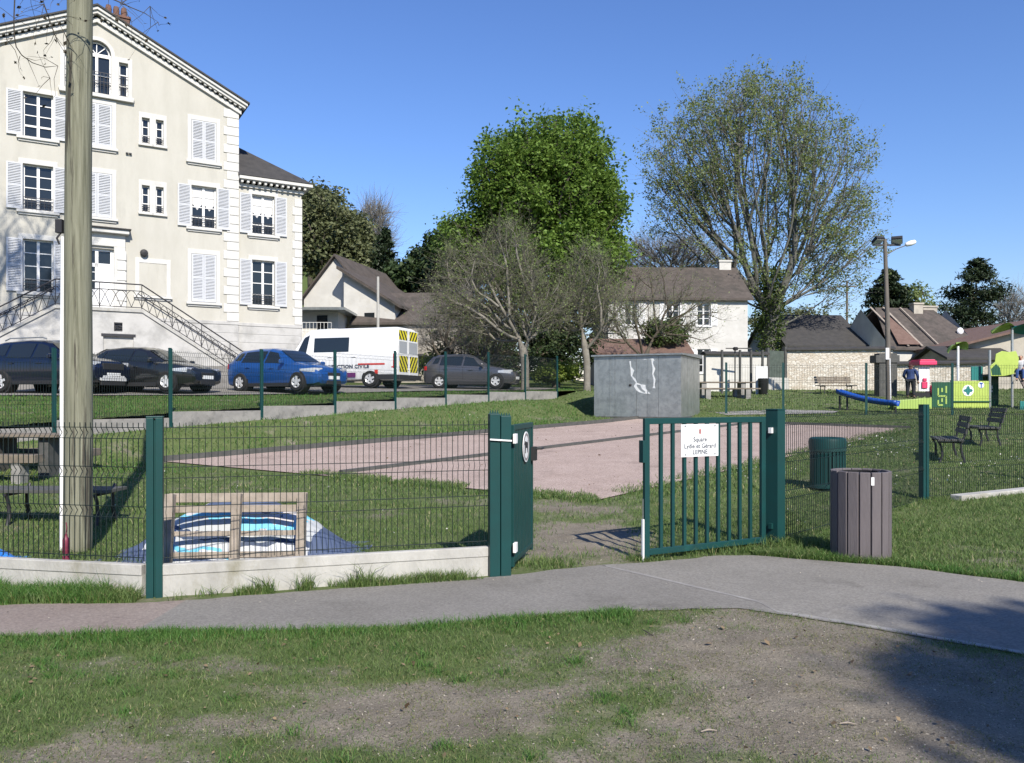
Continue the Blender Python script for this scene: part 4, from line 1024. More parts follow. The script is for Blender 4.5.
mb = MB(); mb.bx(-.03, Wf+.03, -.03, D_, -.3, .06); mb.build('base_frame', M['dark_wood'], t)
mb = MB(); 
for x in (Wf*.19, Wf*.63): MB().bx(x-.012, x+.012, -.012, .0, .08, H_-.04).build('door_seam', M['zinc'], t)
mb = MB(); mb.lathe([(.05, 0), (.045, -.03), (.02, -.05)], 12, (Wf*.43, -.001, 1.22), 'Y'); mb.build('lock', M['black_plastic'], t)
M['chalk'] = mat('white_smear', (.6, .62, .62), .8, (.42, .46, .48), 9, 6)
mb = MB(); rs = random.Random(3)
def smear(pts, wd):
    L_, R__ = [], []
    for i, (x, z) in enumerate(pts):
        w_ = wd*(.4+rs.random()); L_.append((x-w_, -.003-rs.random()*.001, z+rs.uniform(-.02, .02))); R__.append((x+w_, -.003-rs.random()*.001, z+rs.uniform(-.02, .02)))
    mb.add(L_+R__, [(i, i+len(pts), i+len(pts)+1, i+1) for i in range(len(pts)-1)])
sc_ = Wf/3.0
smear([(1.28*sc_, 2.1), (1.30*sc_, 1.9), (1.36*sc_, 1.75), (1.33*sc_, 1.55), (1.42*sc_, 1.45), (1.5*sc_, 1.3), (1.46*sc_, 1.18), (1.55*sc_, 1.05), (1.66*sc_, .95), (1.8*sc_, .9)], .05)
smear([(2.05*sc_, 2.16), (2.04*sc_, 2.0), (2.1*sc_, 1.8), (2.06*sc_, 1.6), (2.12*sc_, 1.4), (2.1*sc_, 1.2), (2.1*sc_, 1.1)], .045)
smear([(1.5*sc_, 1.3), (1.6*sc_, 1.25), (1.72*sc_, 1.22), (1.75*sc_, 1.08), (1.85*sc_, .98), (1.9*sc_, .9)], .07)
smear([(1.75*sc_, 2.16), (1.9*sc_, 2.15), (2.02*sc_, 2.17), (2.1*sc_, 2.1)], .04)
mb.build('graffiti', M['chalk'], t)

# picnic shelter posts and table before the white wall
q = P(722, 400, 40); zb = G(q.x, 40)
t = thing('picnic_table', 'grey plank picnic table with bench before the white wall', 'table', (q.x, 40, zb), radians(4))
mb = MB()
for k in range(4): mb.bx(-1.6, 1.6, -.36+k*.18, -.36+k*.18+.165, .74, .8)
mb.build('tabletop', M['old_wood'], t)
for y in (-.85, .85):
    mb = MB(); mb.bx(-1.6, 1.6, y-.14, y+.14, .42, .48); mb.build('bench_plank', M['old_wood'], t)
for x in (-1.0, 1.0):
    mb = MB(); mb.bx(x-.12, x+.12, -.3, .3, -.1, .739); mb.build('leg', M['concrete_dark'], t)
    for y in (-.85, .85): MB().bx(x-.12, x+.12, y-.12, y+.12, -.1, .419).build('leg', M['concrete_dark'], t)
for px, D, lb in ((722, 43.3, 'nearest the metal container'), (740, 43.5, 'left of the pair with a crossbar'), (751, 43.3, 'right of the pair with a crossbar'), (762.5, 43.4, 'nearest the white wall end')):
    q = P(px, 400, D); mb = MB(); mb.tube([(0, 0, -.3), (0, 0, 2.35)], .07, 10)
    o = mb.build('timber_post', M['dark_wood'], loc=(q.x, D, G(q.x, D))); tag(o, 'dark timber post before the white wall, '+lb, 'post', 'timber posts before the white wall')
q0 = P(735, 400, 43.8); t = thing('notice_frame', 'dark framed post with small black lamp before the white wall', 'frame', (q0.x, 43.8, G(q0.x, 43.8)))
mb = MB(); mb.bx(-.03, .03, -.03, .03, -.2, 2.4); mb.bx(-.5, .9, -.03, .03, 2.4, 2.46); mb.build('frame', M['dark_wood'], t)
mb = MB(); mb.lathe([(.02, .0), (.13, .02), (.15, .14), (.1, .2)], 10, (0, -.1, 2.3)); mb.build('lamp', M['black_plastic'], t)
q = P(763, 400, 42.5); t = thing('litter_bin', 'small dark grey bin standing at the end of the white wall', 'bin', (q.x, 42.5, G(q.x, 42.5)))
mb = MB(); mb.lathe([(.2, 0), (.24, .06), (.26, .75), (.28, .8), (.28, .84), (.2, .86)], 14); mb.build('drum', M['steel_dark'], t, smooth=40)
mb = MB(); mb.bx(-.3, .34, .3, .34, -.1, 1.5); mb.build('backplate', M['plastic_white'], t)

# floodlight pole
q = P(889, 400, 38.5); zb = G(q.x, 38.5)
t = thing('floodlight_pole', 'tall slightly leaning pole with two black floodlights and street lamp', 'lamp post', (q.x, 38.5, zb))
M['pole_grey'] = mat('grey_wood_pole', (.16, .14, .12), .85, (.1, .09, .08), 4, 6, stretch=(4, 4, .5))
mb = MB(); mb.tube([(0, 0, -.3), (-.08, 0, 4), (-.2, 0, 7.75)], [.13, .11, .085], 12); mb.build('shaft', M['pole_grey'], t, smooth=50)
mb = MB(); mb.bx(-.75, .55, -.04, .04, 7.42, 7.5); mb.build('crossarm', M['iron'], t)
for s, rz in ((-.55, .35), (.35, -.45)):
    mb = MB(); mb.box((0, 0, 0), (.5, .4, .16), 0, 0, radians(-35)); o = mb.build('floodlight', M['black_plastic'], t, bevel=.02); o.location = (s-.02, -.1, 7.68); o.rotation_euler.z = rz
    mb = MB(); mb.box((0, -.02, -.092), (.44, .34, .012), 0, 0, radians(-35)); g = mb.build('lens', M['lamp_clear'], o)
mb = MB(); mb.tube([(-.18, 0, 6.95), (.3, -.05, 7.25), (.75, -.1, 7.42)], .025, 6); ar = mb.build('lamp_arm', M['pole_grey'], t)
mb = MB(); mb.lathe([(.02, 0), (.1, .06), (.13, .3), (.1, .5), (.02, .56)], 12, axis='X'); o = mb.build('lamp_head', M['plastic_white'], t, smooth=50); o.location = (.72, -.1, 7.44); o.rotation_euler = (0, radians(-18), 0)
mb = MB(); mb.bx(-.22, -.06, -.15, -.11, 1.95, 2.5); mb.build('junction_box', M['plastic_white'], t)
mb = MB(); mb.tube([(.02, -.135, 0), (-.02, -.125, 2)], .025, 6); mb.build('conduit', M['plastic_white'], t)
for px, w_, h, lb in ((883, .36, 2.75, 'left'), (890, .32, 2.9, 'right')):
    pass
q = P(887.5, 400, 41); t = thing('brick_pier', 'dark pier with ledge behind the floodlight pole', 'pier', (q.x, 41, G(q.x, 41)))
mb = MB(); mb.bx(-.55, .35, -.3, .3, -.3, 2.2); mb.build('shaft', M['dark_wood'], t); mb = MB(); mb.bx(-.75, .45, -.36, .36, 1.72, 2.1); mb.build('ledge', M['dark_wood'], t)
# distant pole
q = P(847, 400, 75); t = thing('utility_pole', 'thin distant pole with crossarm beyond the barn', 'pole', (q.x, 75, G(q.x, 75)))
mb = MB(); mb.tube([(0, 0, -.3), (0, 0, 9.6)], [.14, .1], 8); mb.build('shaft', M['pole_grey'], t); mb = MB(); mb.bx(-.9, .9, -.06, .06, 9.0, 9.12); mb.build('crossarm', M['pole_grey'], t)
q = P(378, 400, 44); t = thing('utility_pole', 'slim grey concrete pole in front of the cottage', 'pole', (q.x, 44, U(q.x, 44)))
mb = MB(); mb.tube([(0, 0, -.3), (0, 0, 5.9)], [.09, .07], 8); mb.build('shaft', M['concrete'], t)

# pallet in front of a tarpaulin covered heap
q = P(234, 400, 7.75)
t = thing('wooden_pallet', 'weathered wooden pallet standing on edge against the tarpaulin heap', 'pallet', (q.x, 7.75, .0), radians(4))
W2 = .67; lean = radians(10)
for x in (-W2+.03, 0, W2-.04):
    mb = MB(); mb.box((x, 0, .36), (.085, .09, .66)); o = mb.build('stringer', M['pallet_wood'], t, bevel=.004); o.rotation_euler.x = -lean
for z, h in ((.10, .06), (.305, .05), (.545, .07), (.655, .09)):
    for y in (-.06, ):
        mb = MB(); mb.box((0, y*-1, z), (2*W2, .022, h)); o = mb.build('board', M['pallet_wood'], t, bevel=.003); o.rotation_euler.x = -lean
def tarp(label, cx, cy, rx, ry, h, mats, seed, rz=0, stripes=False, foot=.0):
    n = 90; V = []
    for i in range(n+1):
        for j in range(n+1):
            u, v = i/n*2-1, j/n*2-1
            d = (abs(u)**2.6+abs(v)**2.6)**(1/2.6)
            z = h*float(sm(1.0-d))**.75
            x, y = u*rx, v*ry
            wr = (fbm(np.array(x*3+seed), np.array(y*5), 4)-.5)*.16+(fbm(np.array(x*9+seed), np.array(y*4), 3)-.5)*.06
            V.append((x, y, max(z+wr*(.25+z), .012)+foot))
    i = (np.arange(n)[:, None]*(n+1)+np.arange(n)[None]).ravel(); Fq = np.stack([i, i+n+1, i+n+2, i+1], 1)
    mi = None
    if stripes:
        V_ = np.array(V); cz = V_[Fq].mean(1); f = cz[:, 2]*9+fbm(cz[:, 0]*1.5, cz[:, 1]*1.5, 2)*2.5; inn = np.abs(cz[:, 0]) < .86
        mi = np.where(inn, np.where((f % 2) < .75, 1, np.where((f % 2) < 1.25, 2, 0)), 0); mi = np.where(inn & (cz[:, 2] > .56), 0, mi)
    o = npmesh('tarpaulin', V, Fq, mats, nper=4, smooth=True, mi=mi); o.location = (cx, cy, 0); o.rotation_euler.z = rz
    return tag(o, label, 'tarpaulin')
M['tarp_grey'] = mat('tarp_slate_blue', (.075, .10, .165), .55, (.11, .13, .19), 9, 6, bump=.3)
M['tarp_white'] = mat('tarp_white', (.62, .64, .66), .5, (.52, .54, .57), 6); M['tarp_cyan'] = mat('tarp_cyan', (.16, .50, .66), .5, (.3, .58, .7), 8); M['tarp_blue'] = mat('tarp_blue', (.02, .16, .55), .45, (.03, .22, .62), 10)
def tarp_material():
    m = mat('tarp_folds', (.075, .10, .165), .5, bump=.35, bscale=14); n = m.node_tree.nodes; l = m.node_tree.links; b = n['Principled BSDF']
    tc = n.new('ShaderNodeTexCoord'); sx = n.new('ShaderNodeSeparateXYZ'); l.new(tc.outputs['Object'], sx.inputs[0])
    nz = n.new('ShaderNodeTexNoise'); nz.inputs['Scale'].default_value = 1.6; nz.inputs['Detail'].default_value = 5; l.new(tc.outputs['Object'], nz.inputs['Vector'])
    ma = n.new('ShaderNodeMath'); ma.operation = 'MULTIPLY_ADD'; ma.inputs[1].default_value = .55; l.new(nz.outputs[0], ma.inputs[0])
    zz = n.new('ShaderNodeMath'); zz.operation = 'ADD'; zz.inputs[1].default_value = -.02; l.new(sx.outputs[2], zz.inputs[0]); l.new(zz.outputs[0], ma.inputs[2])
    r = n.new('ShaderNodeValToRGB'); r.color_ramp.interpolation = 'CONSTANT'; e = r.color_ramp.elements
    e[0].position = 0; e[0].color = C(.075, .10, .165); e[1].position = .26; e[1].color = C(.5, .52, .54)
    for p, c in ((.34, (.14, .42, .56)), (.39, (.44, .46, .48)), (.47, (.05, .07, .12)), (.52, (.40, .42, .43)), (.60, (.16, .46, .6)), (.645, (.5, .47, .46)), (.70, (.075, .10, .165))): q_ = e.new(p); q_.color = C(*c)
    l.new(ma.outputs[0], r.inputs[0])
    ab = n.new('ShaderNodeMath'); ab.operation = 'ABSOLUTE'; l.new(sx.outputs[0], ab.inputs[0])
    n2 = n.new('ShaderNodeMath'); n2.operation = 'MULTIPLY_ADD'; n2.inputs[1].default_value = .3; l.new(nz.outputs[0], n2.inputs[0]); l.new(ab.outputs[0], n2.inputs[2])
    gt = n.new('ShaderNodeMath'); gt.operation = 'GREATER_THAN'; gt.inputs[1].default_value = 1.0; l.new(n2.outputs[0], gt.inputs[0])
    mx = n.new('ShaderNodeMix'); mx.data_type = 'RGBA'; mx.inputs[7].default_value = C(.075, .10, .165); l.new(gt.outputs[0], mx.inputs[0]); l.new(r.outputs[0], mx.inputs[6]); l.new(mx.outputs[2], b.inputs['Base Color'])
    return m
M['tarp_folds'] = tarp_material()
tarp('slate blue tarpaulin with white and cyan folds heaped behind the pallet', q.x-.13, 8.38, 1.3, .62, .62, [M['tarp_folds']], 3.1)
q = P(-10, 400, 7.7); tarp('bright blue tarpaulin corner lying at the left edge', q.x-.25, 7.75, .5, .4, .22, [M['tarp_blue']], 9)
# ------------------------------------------------------------------ vehicles
def paint(name, c, metal=.35):
    return mat(name, c, .3, metal=metal, coat=1, spec=.5)
M['paint_blue'] = paint('blue_paint', (.010, .075, .27)); M['paint_navy'] = paint('navy_paint', (.004, .008, .026)); M['paint_dark'] = paint('charcoal_paint', (.013, .014, .016)); M['paint_grey'] = paint('grey_paint', (.075, .075, .085)); M['paint_white'] = mat('van_white', (.66, .67, .67), .35, spec=.35)
M['car_glass'] = glassmat('car_glass', (.012, .016, .018), .05, .8)
M['plate'] = mat('number_plate', (.65, .66, .66), .5)
class Body:
    """lofted shell: stations (x, z_low, z_belt, z_top, half width at belt, half width at roof)"""
    def __init__(s, st): s.st = sorted(st)
    def at(s, x):
        xs = [q[0] for q in s.st]; return [float(np.interp(x, xs, [q[i] for q in s.st])) for i in range(1, 6)]
    def ring(s, x):
        zl, zb, zt, wb, wt = s.at(x); zm = zl+(zb-zl)*.5
        h = [(wb*.80, zl), (wb*.95, zl+.05), (wb*.985, zl+.14), (wb, zm), (wb*.995, zb-.10), (wb*.965, zb), (wt+.02, zt-.075), (wt*.93, zt-.02), (wt*.6, zt+.008), (0, zt+.016)]
        return [(x, y, z) for y, z in h]+[(x, -y, z) for y, z in reversed(h[:-1])]
    def shell(s, n=90):
        xs = sorted(set(list(np.linspace(s.st[0][0], s.st[-1][0], n))+[q[0] for q in s.st])); mb = MB(); vs = []; k = None
        for x in xs: r = s.ring(x); k = len(r); vs += r
        m = len(xs)
        fs = [(i*k+j, i*k+j+1, (i+1)*k+j+1, (i+1)*k+j) for i in range(m-1) for j in range(k-1)]+[(i*k+k-1, i*k, (i+1)*k, (i+1)*k+k-1) for i in range(m-1)]
        fs += [tuple(range(k)), tuple(reversed(range((m-1)*k, m*k)))]
        fs = [tuple(reversed(f)) for f in fs]
        mb.add(vs, fs); return mb
    def side(s, x, t, sgn, off=.008):
        """point on the side glass surface: t 0 at the belt, 1 at the roof rail"""
        zl, zb, zt, wb, wt = s.at(x); y0, z0, y1, z1 = wb*.965, zb, wt+.02, zt-.075
        y, z = y0+(y1-y0)*t, z0+(z1-z0)*t; n = Vector((0, z1-z0, y0-y1)); n = n.normalized() if n.length > 1e-6 else Vector((0, 1, 0))
        return (x, sgn*(y+n.y*off), z+n.z*off)
    def sideglass(s, pts, off=.008, n=8):
        """pts: list of (x,t) top edge then bottom, quad strips between x limits"""
        mb = MB()
        for sgn in (-1, 1):
            (xa0, t0), (xb0, _), (xb1, t1), (xa1, _) = pts      # bottom a, bottom b, top b, top a
            vs = []
            for i in range(n+1):
                u = i/n
                for j in range(3):
                    v = j/2; xa = xa0+(xa1-xa0)*v; xb = xb0+(xb1-xb0)*v; vs.append(s.side(xa+(xb-xa)*u, t0+(t1-t0)*v, sgn, off))
            fs = [(i*3+j, (i+1)*3+j, (i+1)*3+j+1, i*3+j+1) for i in range(n) for j in range(2)]
            if sgn > 0: fs = [tuple(reversed(f)) for f in fs]
            yield vs, fs
    def screen(s, xa, xb, wfa=.86, wfb=.9, off=.012, n=5):
        """glass lying on the top line between two stations"""
        vs = []
        for i in range(n+1):
            x = xa+(xb-xa)*i/n; zl, zb, zt, wb, wt = s.at(x); w_ = wt*(wfa+(wfb-wfa)*i/n); e = .02
            z2 = s.at(x+e)[2]; z1 = s.at(x-e)[2]; nn = Vector((-(z2-z1), 0, 2*e)).normalized()*off
            for y in (-w_, -w_*.55, 0, w_*.55, w_):
                zz = zt+.016-.02*(abs(y)/max(wt, .01))**2-.0
                vs.append((x+nn.x, y, zz+nn.z))
        fs = [(i*5+j, i*5+j+1, (i+1)*5+j+1, (i+1)*5+j) for i in range(n) for j in range(4)]
        if xb > xa: fs = [tuple(reversed(f)) for f in fs]
        return vs, fs
def wheel(parent, x, y, r, wd, sgn, rimmat, spokes=5, cover=False):
    mb = MB(); h = wd/2
    mb.lathe([(r*.62, -h), (r*.9, -h), (r, -h*.6), (r, h*.6), (r*.9, h), (r*.62, h)], 28, axis='Y', capends=False)
    o = mb.build('wheel', M['tyre'], parent, smooth=50); o.location = (x, y, r)
    mb = MB(); yo = sgn*h*.86
    mb.lathe([(r*.66, yo), (r*.62, yo*.9), (r*.5, yo*.55), (.001, yo*.5)] if sgn > 0 else [(r*.66, yo), (r*.62, yo*.9), (r*.5, yo*.55), (.001, yo*.5)], 24, axis='Y', capends=False)
    for k in range(spokes):
        a = 2*pi*k/spokes+.3; mb.bar((0, yo*.85, 0), (r*.62*cos(a), yo*.9, r*.62*sin(a)), .085 if not cover else .12, .03, 0, (0, 1, 0))
    mb.lathe([(.05, yo*.7), (.06, yo*.98), (.001, yo)], 12, axis='Y', capends=False)
    mb.build('rim', rimmat, o)
def car(name, label, cat, loc, rz, st, L, paintm, wheels, r, glass, screen, rear, head, tail, grille=None, mirror=None, rimmat=None, extra=None, plate_f=.45, tint=None, lower=True, bump=None):
    t = thing(name, label, cat, loc, rz); B = Body(st)
    b = B.shell().build('body', paintm, t, smooth=38)
    gl = tint or M['car_glass']
    for pts in glass:
        for vs, fs in B.sideglass(pts): mb = MB(); mb.add(vs, fs); mb.build('side_window', gl, t, smooth=True)
    if screen: mb = MB(); mb.add(*B.screen(*screen)); mb.build('windscreen', gl, t, smooth=True)
    if rear: mb = MB(); mb.add(*B.screen(*rear)); mb.build('rear_window', gl, t, smooth=True)
    hw = max(q[4] for q in st)
    for x in wheels:
        for s in (-1, 1):
            mb = MB(); wb = B.at(x)[3]
            mb.lathe([(r*1.16, s*(wb-.30)), (r*1.16, s*(wb*.985+.006)), (.001, s*(wb*.985+.006))], 28, (x, 0, r*1.02), 'Y', capends=False)
            # only the half above the sill shows
            mb.build('wheel_arch', M['black_plastic'], t)
            wheel(t, x, s*(wb-.058), r, .21, s, rimmat or M['rim'])
    if lower:
        for s in (-1, 1):
            mb = MB(); x0, x1 = wheels[1]+r*1.2, wheels[0]-r*1.2
            w_ = B.at(0)[3]; zl = B.at(0)[0]; mb.bx(x0, x1, s*(w_*.95), s*(w_*.985+.02), zl-.02, zl+.10); mb.build('sill_trim', M['black_plastic'], t, bevel=.01)
    for s in (-1, 1):
        # headlight wraps the front corner, lamp wraps the rear one
        for (xa, xb, za, zb_, m_, nm) in (head+(M['lamp_clear'], 'headlight'), tail+(M['red_lamp'], 'tail_light')):
            vs = []; n = 6
            for i in range(n+1):
                x = xa+(xb-xa)*i/n; zl, zb, zt, wb, wt = B.at(x)
                k = i/n; lo = za+(.04 if nm == 'headlight' else 0)*(1-k)
                for z in (lo, zb_-(.03*(1-k) if nm == 'headlight' else 0)): 
                    y = wb*.998 if z < zb-.1 else wb*.99
                    vs.append((x, s*(y+.012), z))
            # front cap of the lamp
            xe = xb+(.015 if xb > xa else -.015); wbe = B.at(xb)[3]
            for z in (za, zb_): vs.append((xe, s*(wbe*.55), z))
            fs = [(i*2, i*2+2, i*2+3, i*2+1) for i in range(n)]+[(n*2, n*2+2, n*2+3, n*2+1)]
            mb = MB(); mb.add(vs, fs); mb.build(nm, m_, t, smooth=60)
        if mirror:
            mb = MB(); x, z = mirror; y = B.at(x)[3]; mb.box((x, s*(y+.09), z), (.1, .2, .15)); mb.build('mirror', paintm, t, bevel=.04)
        mb = MB()
        if mirror:
            xh = (wheels[0]+wheels[1])/2
            for xx in (xh-.95, xh+.15): mb = MB(); zb = B.at(xx)[1]; yy = B.at(xx)[3]; mb.box((xx, s*(yy+.012), zb-.14), (.19, .03, .035)); mb.build('door_handle', paintm, t, bevel=.008)
    xf = st[-1][0] if st[-1][0] > st[0][0] else st[0][0]; xr = min(st[0][0], st[-1][0])
    mb = MB(); mb.bx(xf-.02, xf+.02, -.26, .26, plate_f-.055, plate_f+.055); mb.build('number_plate', M['plate'], t)
    mb = MB(); mb.bx(xr-.02, xr+.02, -.26, .26, plate_f+.3, plate_f+.41); mb.build('number_plate', M['plate'], t)
    if grille: 
        mb = MB(); z0, z1, w_ = grille; mb.bx(xf-.05, xf+.012, -w_, w_, z0, z1); mb.bx(xf-.06, xf+.008, -w_*1.15, w_*1.15, .22, .36); mb.build('grille', M['black_plastic'], t, bevel=.015)
    if extra: extra(t, B)
    return t
# door seams as thin dark lines are part of the paint work
def seams(xs):
    def f(t, B):
        for s in (-1, 1):
            for x in xs:
                mb = MB(); zl, zb, zt, wb, wt = B.at(x); pr = [(wb*.985, zl+.16), (wb, zl+(zb-zl)*.5), (wb*.995, zb-.1), (wb*.965, zb)]
                vs = []
                for y, z in pr: vs += [(x-.006, s*(y+.003), z), (x+.006, s*(y+.003), z)]
                mb.add(vs, [(i*2, i*2+1, i*2+3, i*2+2) for i in range(3)])
                mb.build('door_seam', M['black_plastic'], t)
    return f
# station lists: x, z_low, z_belt, z_top, half width at belt, half width at roof
HATCH = [(-2.08, .40, .82, .90, .70, .55), (-2.02, .26, .90, 1.02, .80, .60), (-1.92, .20, .96, 1.14, .86, .62), (-1.68, .19, .97, 1.36, .89, .60), (-1.45, .18, .96, 1.43, .90, .61), (-.7, .18, .94, 1.475, .90, .62), (-.1, .18, .92, 1.465, .90, .62), (.25, .18, .91, 1.39, .90, .61), (.98, .18, .89, .98, .90, .72), (1.15, .18, .88, .935, .90, .74), (1.6, .18, .82, .86, .88, .72), (1.92, .2, .74, .77, .82, .64), (2.07, .25, .66, .68, .72, .5), (2.12, .34, .56, .58, .62, .42)]
def stretch(st, kx, kz, ky=1): return [(a*kx, b*(kz if b > .5 else 1), c*kz, d*kz, e*ky, f*ky) for a, b, c, d, e, f in st]
hg = [((-.18, .08), (.72, .08), (.26, .93), (-.12, .93)), ((-1.28, .08), (-.26, .08), (-.2, .93), (-1.2, .93)), ((-1.62, .25), (-1.36, .12), (-1.28, .9), (-1.5, .8))]
q = P(287, 400, 27.6)
car('blue_hatchback', 'bright blue hatchback parked in front of the white van', 'car', (q.x, 27.6, U(q.x, 27.6)+.04), radians(-29), HATCH, 4.2, M['paint_blue'], (1.32, -1.28), .315, hg, (.95, .27, .84, .86), (-1.99, -1.66, .86, .88), (1.45, 1.98, .62, .76), (-1.86, -2.03, .78, .95), (.5, .62, .3), (.72, .98), extra=seams((-.2, -1.25, .8)))
q = P(472, 400, 34.6)
car('grey_hatchback', 'small dark grey hatchback beside the pale tree trunk', 'car', (q.x, 34.6, U(q.x, 34.6)+.04), radians(-12), stretch(HATCH, .95, 1.0, .97), 4.0, M['paint_grey'], (1.25, -1.2), .31, [tuple((x*.95, t_) for x, t_ in g) for g in hg], (.9, .25, .84, .86), (-1.89, -1.57, .86, .88), (1.35, 1.88, .62, .78), (-1.77, -1.93, .78, .95), (.5, .62, .3), (.68, .98), extra=seams((-.19, -1.2, .76)))
SEDAN = [(-2.2, .4, .78, .86, .7, .5), (-2.12, .24, .86, .97, .82, .6), (-1.9, .2, .93, 1.06, .88, .62), (-1.55, .19, .94, 1.27, .9, .6), (-1.2, .18, .94, 1.39, .91, .6), (-.5, .18, .93, 1.44, .91, .61), (.1, .18, .91, 1.42, .91, .61), (.4, .18, .90, 1.34, .91, .6), (1.1, .18, .88, .96, .91, .72), (1.5, .18, .85, .9, .9, .74), (1.95, .19, .76, .8, .86, .68), (2.15, .24, .68, .7, .76, .55), (2.22, .34, .56, .58, .64, .42)]
q = P(150, 400, 26.2)
car('black_hatchback', 'black low car parked between the wooden pole and the fence post', 'car', (q.x, 26.2, U(q.x, 26.2)+.04), radians(-16), SEDAN, 4.45, M['paint_dark'], (1.38, -1.32), .315, [((.0, .08), (.86, .08), (.42, .93), (.05, .93)), ((-1.1, .08), (-.08, .08), (-.03, .93), (-1.0, .93)), ((-1.5, .2), (-1.18, .1), (-1.08, .9), (-1.3, .75))], (1.07, .43, .84, .86), (-1.86, -1.24, .86, .88), (1.55, 2.05, .6, .74), (-1.95, -2.15, .74, .9), (.45, .6, .32), (.85, .97), extra=seams((-.04, -1.05, .95)))
SUV = [(-2.15, .5, .95, 1.02, .74, .58), (-2.1, .36, 1.02, 1.16, .84, .62), (-2.0, .3, 1.06, 1.35, .89, .63), (-1.8, .28, 1.06, 1.55, .90, .63), (-1.5, .27, 1.05, 1.60, .91, .64), (-.6, .27, 1.04, 1.645, .91, .64), (.05, .27, 1.04, 1.62, .91, .64), (.3, .27, 1.04, 1.54, .91, .63), (.92, .27, 1.03, 1.14, .91, .74), (1.2, .27, 1.02, 1.10, .91, .78), (1.75, .28, .98, 1.04, .89, .76), (2.02, .31, .92, .95, .83, .66), (2.13, .38, .78, .8, .74, .56)]
def suv_extra(t, B):
    seams((-.15, -1.2, .8))(t, B)
    for s in (-1, 1):
        mb = MB(); mb.tube([(-1.5, s*.6, 1.63), (-1.3, s*.6, 1.70), (.0, s*.6, 1.71), (.15, s*.6, 1.66)], .02, 6); mb.build('roof_rail', M['zinc'], t)
    mb = MB(); mb.add([(2.15, -.5, .42), (2.15, .5, .42), (2.15, .42, .52), (2.15, -.42, .52)], [(0, 1, 2, 3)]); mb.bx(2.06, 2.16, -.5, .5, .36, .44)
    for s in (-1, 1): mb.bar((2.12, s*.5, .4), (1.98, s*.8, .62), .05, .07)
    mb.build('skid_plate', M['rim'], t)
q = P(59, 400, 25.3)
car('blue_suv', 'dark navy blue boxy car with roof rails behind the wooden pole', 'car', (q.x, 25.3, U(q.x, 25.3)+.03), radians(-17), SUV, 4.3, M['paint_navy'], (1.35, -1.32), .35, [((-.12, .06), (.7, .06), (.32, .92), (-.06, .92)), ((-1.15, .06), (-.2, .06), (-.14, .92), (-1.1, .92)), ((-1.85, .2), (-1.25, .06), (-1.2, .92), (-1.7, .85))], (.9, .32, .84, .86), (-2.06, -1.82, .86, .88), (1.6, 2.05, .78, .94), (-1.98, -2.11, .8, 1.02), (.7, .9, .42), (.72, 1.1), extra=suv_extra, plate_f=.55)
# van: nose towards -x in the picture, built nose at +x and turned round
VAN = [(-2.72, .42, 1.4, 2.42, .93, .78), (-2.66, .3, 1.42, 2.5, .985, .82), (-2.5, .27, 1.42, 2.53, 1.0, .84), (0.9, .27, 1.42, 2.53, 1.0, .84), (1.3, .27, 1.40, 2.50, 1.0, .82), (1.55, .27, 1.36, 2.38, 1.0, .81), (2.2, .27, 1.28, 1.52, .99, .80), (2.35, .27, 1.24, 1.34, .98, .8), (2.58, .3, 1.05, 1.12, .93, .74), (2.72, .36, .8, .84, .84, .62), (2.76, .46, .62, .65, .72, .5)]
def chevrons(mb, x, y0, y1, z0, z1, s, n=5, w_=.09):
    pass
M['hv_yellow'] = mat('chevron_yellow', (.62, .56, .03), .5); M['purple'] = mat('van_purple', (.10, .02, .10), .4); M['van_red'] = mat('van_red', (.5, .04, .03), .4); M['van_ink'] = mat('van_lettering', (.05, .06, .09), .5); M['rear_grey'] = mat('rear_pane', (.30, .32, .34), .2)
